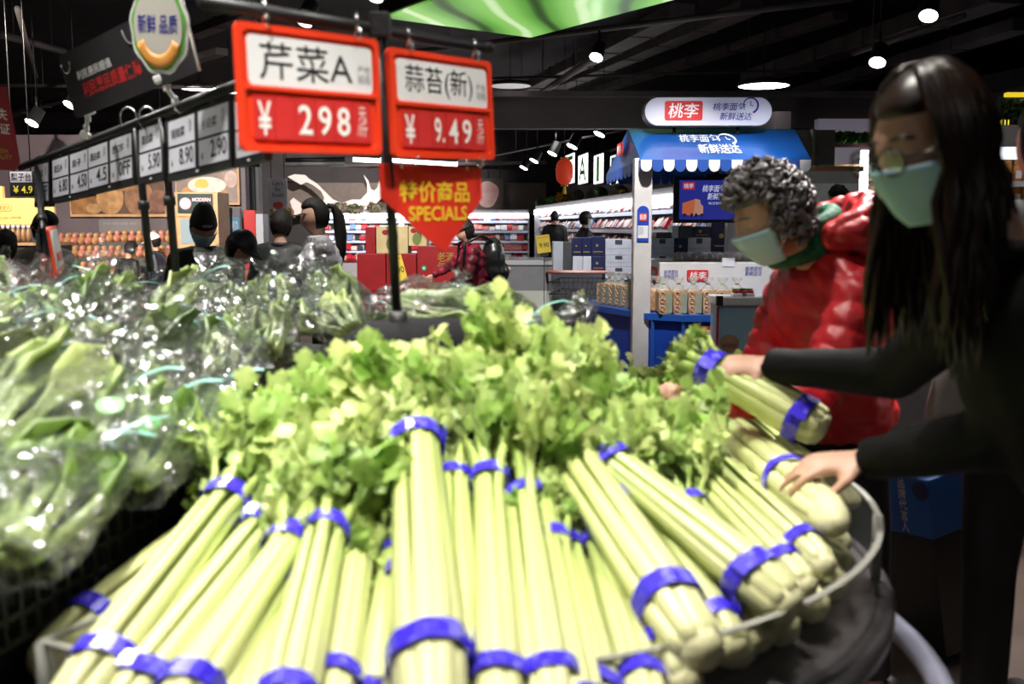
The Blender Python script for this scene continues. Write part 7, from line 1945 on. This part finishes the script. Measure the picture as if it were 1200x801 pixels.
for yb, n in ((209, 6), (224, 6), (240, 7)):
    for k in range(n):
        p = at(986 + 7.5 * k, yb, 14.15); t = thing('shop_box', 'small packed box, %s from left on the %s side-shop shelf' % (ORD[k], {209: 'upper', 224: 'middle', 240: 'lower'}[yb]), 'box', p, group='boxes on the side-shop shelf')
        MB().bbox(-0.038, 0, 0.002, 0.038, 0.08, 0.10).build('box_body', (card, bread_ms[1], mat('box_yellow', (0.6, 0.45, 0.12), 0.5))[(k + yb) % 3], t, bevel=0.004)
        MB().bbox(-0.03, -0.003, 0.03, 0.03, 0, 0.07).build('box_label', (bread_ms[0], card, logor)[(k + yb) % 3], t)
gar = thing('garland', 'green foliage garland above the side shop', 'garland', at(1000, 160, 13.9)); rg = random.Random(6); mb = MB()
for k in range(260):
    p = at(rg.uniform(982, 1045), rg.uniform(156, 166), 13.9) + V((0, rg.uniform(-.05, .05), 0)); d = V((rg.gauss(0, 1), rg.gauss(0, 1), rg.gauss(0, 1))).normalized() * 0.06; e = d.orthogonal() * 0.5
    mb.add([p - d, p + e, p + d, p - e], [(0, 1, 2, 3)])
o = mb.build('foliage', bush_m, gar, True); o['kind'] = 'stuff'
MB().bbox(at(982, 0, 13.9).x, 13.95, at(0, 167, 13.9).z, at(1045, 0, 13.9).x, 14.0, at(0, 155, 13.9).z).build('backing', mat('garland_back', (0.02, 0.04, 0.012), 0.8), gar, True)
struct('trim_9', MB().bbox(SX0, 13.9, at(0, 172, 13.9).z, SX1 + 2, 14.0, at(0, 167, 13.9).z), mat('brown_beam', (0.08, 0.03, 0.025), 0.5))
# right-edge dairy fridge
RY = 5.6
a_ = at(1150, 172, RY); b_ = at(1290, 186, RY)
df = thing('dairy_fridge', 'lit dairy fridge behind the long-haired woman at the right edge', 'fridge', ((a_.x + b_.x) / 2, RY + .4, 0))
MB().bbox(a_.x - .3, RY, b_.z, b_.x, RY + 0.05, a_.z).build('light_strip', mat('dairy_light', (0.8, 0.8, 0.8), 0.4, emit=(0.85, 0.9, 1.0), es=1.3), df, True)
MB().bbox(a_.x - .3, RY, a_.z, b_.x, RY + 0.7, a_.z + 0.12).build('canopy', fr_g, df, True)
MB().bbox(a_.x - .3, RY + 0.62, 0, b_.x, RY + 0.7, a_.z).build('fridge_back', fr_g, df, True)
MB().bbox(a_.x - .3, RY + .1, 0, b_.x, RY + 0.65, 0.5).build('fridge_base', fr_g, df, True)
SH = []
for yb in (213, 240, 268):
    z = at(0, yb, RY + .2).z; SH.append(z); MB().bbox(a_.x - .3, RY + .1, z - 0.03, b_.x, RY + .62, z).build('shelf', fr_w, df, True)
og = mat('pouch_orange', (0.75, 0.30, 0.03), 0.35, var=0.15)
for r_, z in enumerate(SH):
    for k in range(7):
        p = V((at(1158 + 12 * k, 0, RY + .2).x, RY + .22, z)); t = thing('snack_pouch', 'orange and white pouch, %s from left on the %s dairy shelf' % (ORD[k], ('top', 'middle', 'low')[r_]), 'pouch', p, group='pouches in the dairy fridge')
        mb = MB(); mb.tube([(0, 0, 0.0), (0, 0, 0.04), (0, 0, 0.09), (0, 0, 0.105)], [0.026, 0.028, 0.024, 0.022], 10, True, (V((0, 1, 0)), 0.6)); mb.build('pouch_body', og, t)
        MB().bbox(-0.016, -0.019, 0.02, 0.016, -0.015, 0.065).build('pouch_label', whitep, t); MB().box((0, 0, 0.115), (0.04, 0.006, 0.02)).build('pouch_seal', og, t)
t, w, h = flat('yellow_strip_light', 'short yellow light strip at the upper right edge', 'light', 1180, 108, 1230, 113, 6.2, mat('strip_yellow', (0.6, 0.45, 0.02), 0.5, emit=(0.85, 0.62, 0.02), es=0.9), 0.04)
t, w, h = flat('lit_letters', 'yellow lit letters at the right edge', 'sign', 1163, 139, 1188, 156, 6.2, mat('letters_back', (0.01, 0.01, 0.01), 0.6), 0.02)
text('MIL', w * .05, h * .08, w * .95, h * .92, 0.004, mat('letters_yellow', (0.5, 0.4, 0.02), 0.5, emit=(0.95, 0.75, 0.05), es=1.0), t)
gw = thing('green_wall', 'dark green plant wall at the right edge', 'plant wall', at(1190, 145, 6.4)); mb = MB()
for k in range(500):
    p = at(rg.uniform(1176, 1250), rg.uniform(112, 158), 6.35) + V((0, rg.uniform(-.04, .04), 0)); d = V((rg.gauss(0, 1), rg.gauss(0, 1), rg.gauss(0, 1))).normalized() * 0.022; e = d.orthogonal() * 0.5
    mb.add([p - d, p + e, p + d, p - e], [(0, 1, 2, 3)])
o = mb.build('foliage', mat('wall_green', (0.02, 0.05, 0.012), 0.6, var=0.3), gw, True); o['kind'] = 'stuff'
a_ = at(1174, 112, 6.4); b_ = at(1250, 158, 6.4); MB().bbox(a_.x, 6.4, b_.z, b_.x, 6.45, a_.z).build('backing', mat('garland_back', (0, 0, 0)), gw, True)
# blue spokesman carton standing by the table
M, w, h = frame3(at(995, 548, 3.2), at(1045, 556, 3.05), at(1001, 612, 3.2))
t = thing('blue_carton', 'blue carton with white vertical lettering on the floor behind the table', 'carton', M=Matrix.Translation((0, 0, 0)) @ M)
zb = M.translation.z
MB().bbox(0, 0, -0.25, w * 1.8, h, 0).build('carton_body', mat('carton_blue', (0.02, 0.12, 0.45), 0.45, var=0.06), t, bevel=0.004)
text('品\n牌\n代\n言\n人', w * 1.14, h * .05, w * 1.30, h * 1.0 - 0.005, 0.002, whitep, t)
MB().prism([(w * 1.62 + 0.03 * cos(a), h * .8 + 0.03 * sin(a)) for a in [2 * pi * k / 14 for k in range(14)]], 0, 0.002).build('carton_spot', mat('spot_dark', (0.02, 0.03, 0.1), 0.5), t)
MB().box((w * .9, -(zb) * 0.5, -0.125), (w * 1.75, zb * 0.98, 0.24), None).build('carton_plinth', black, t)
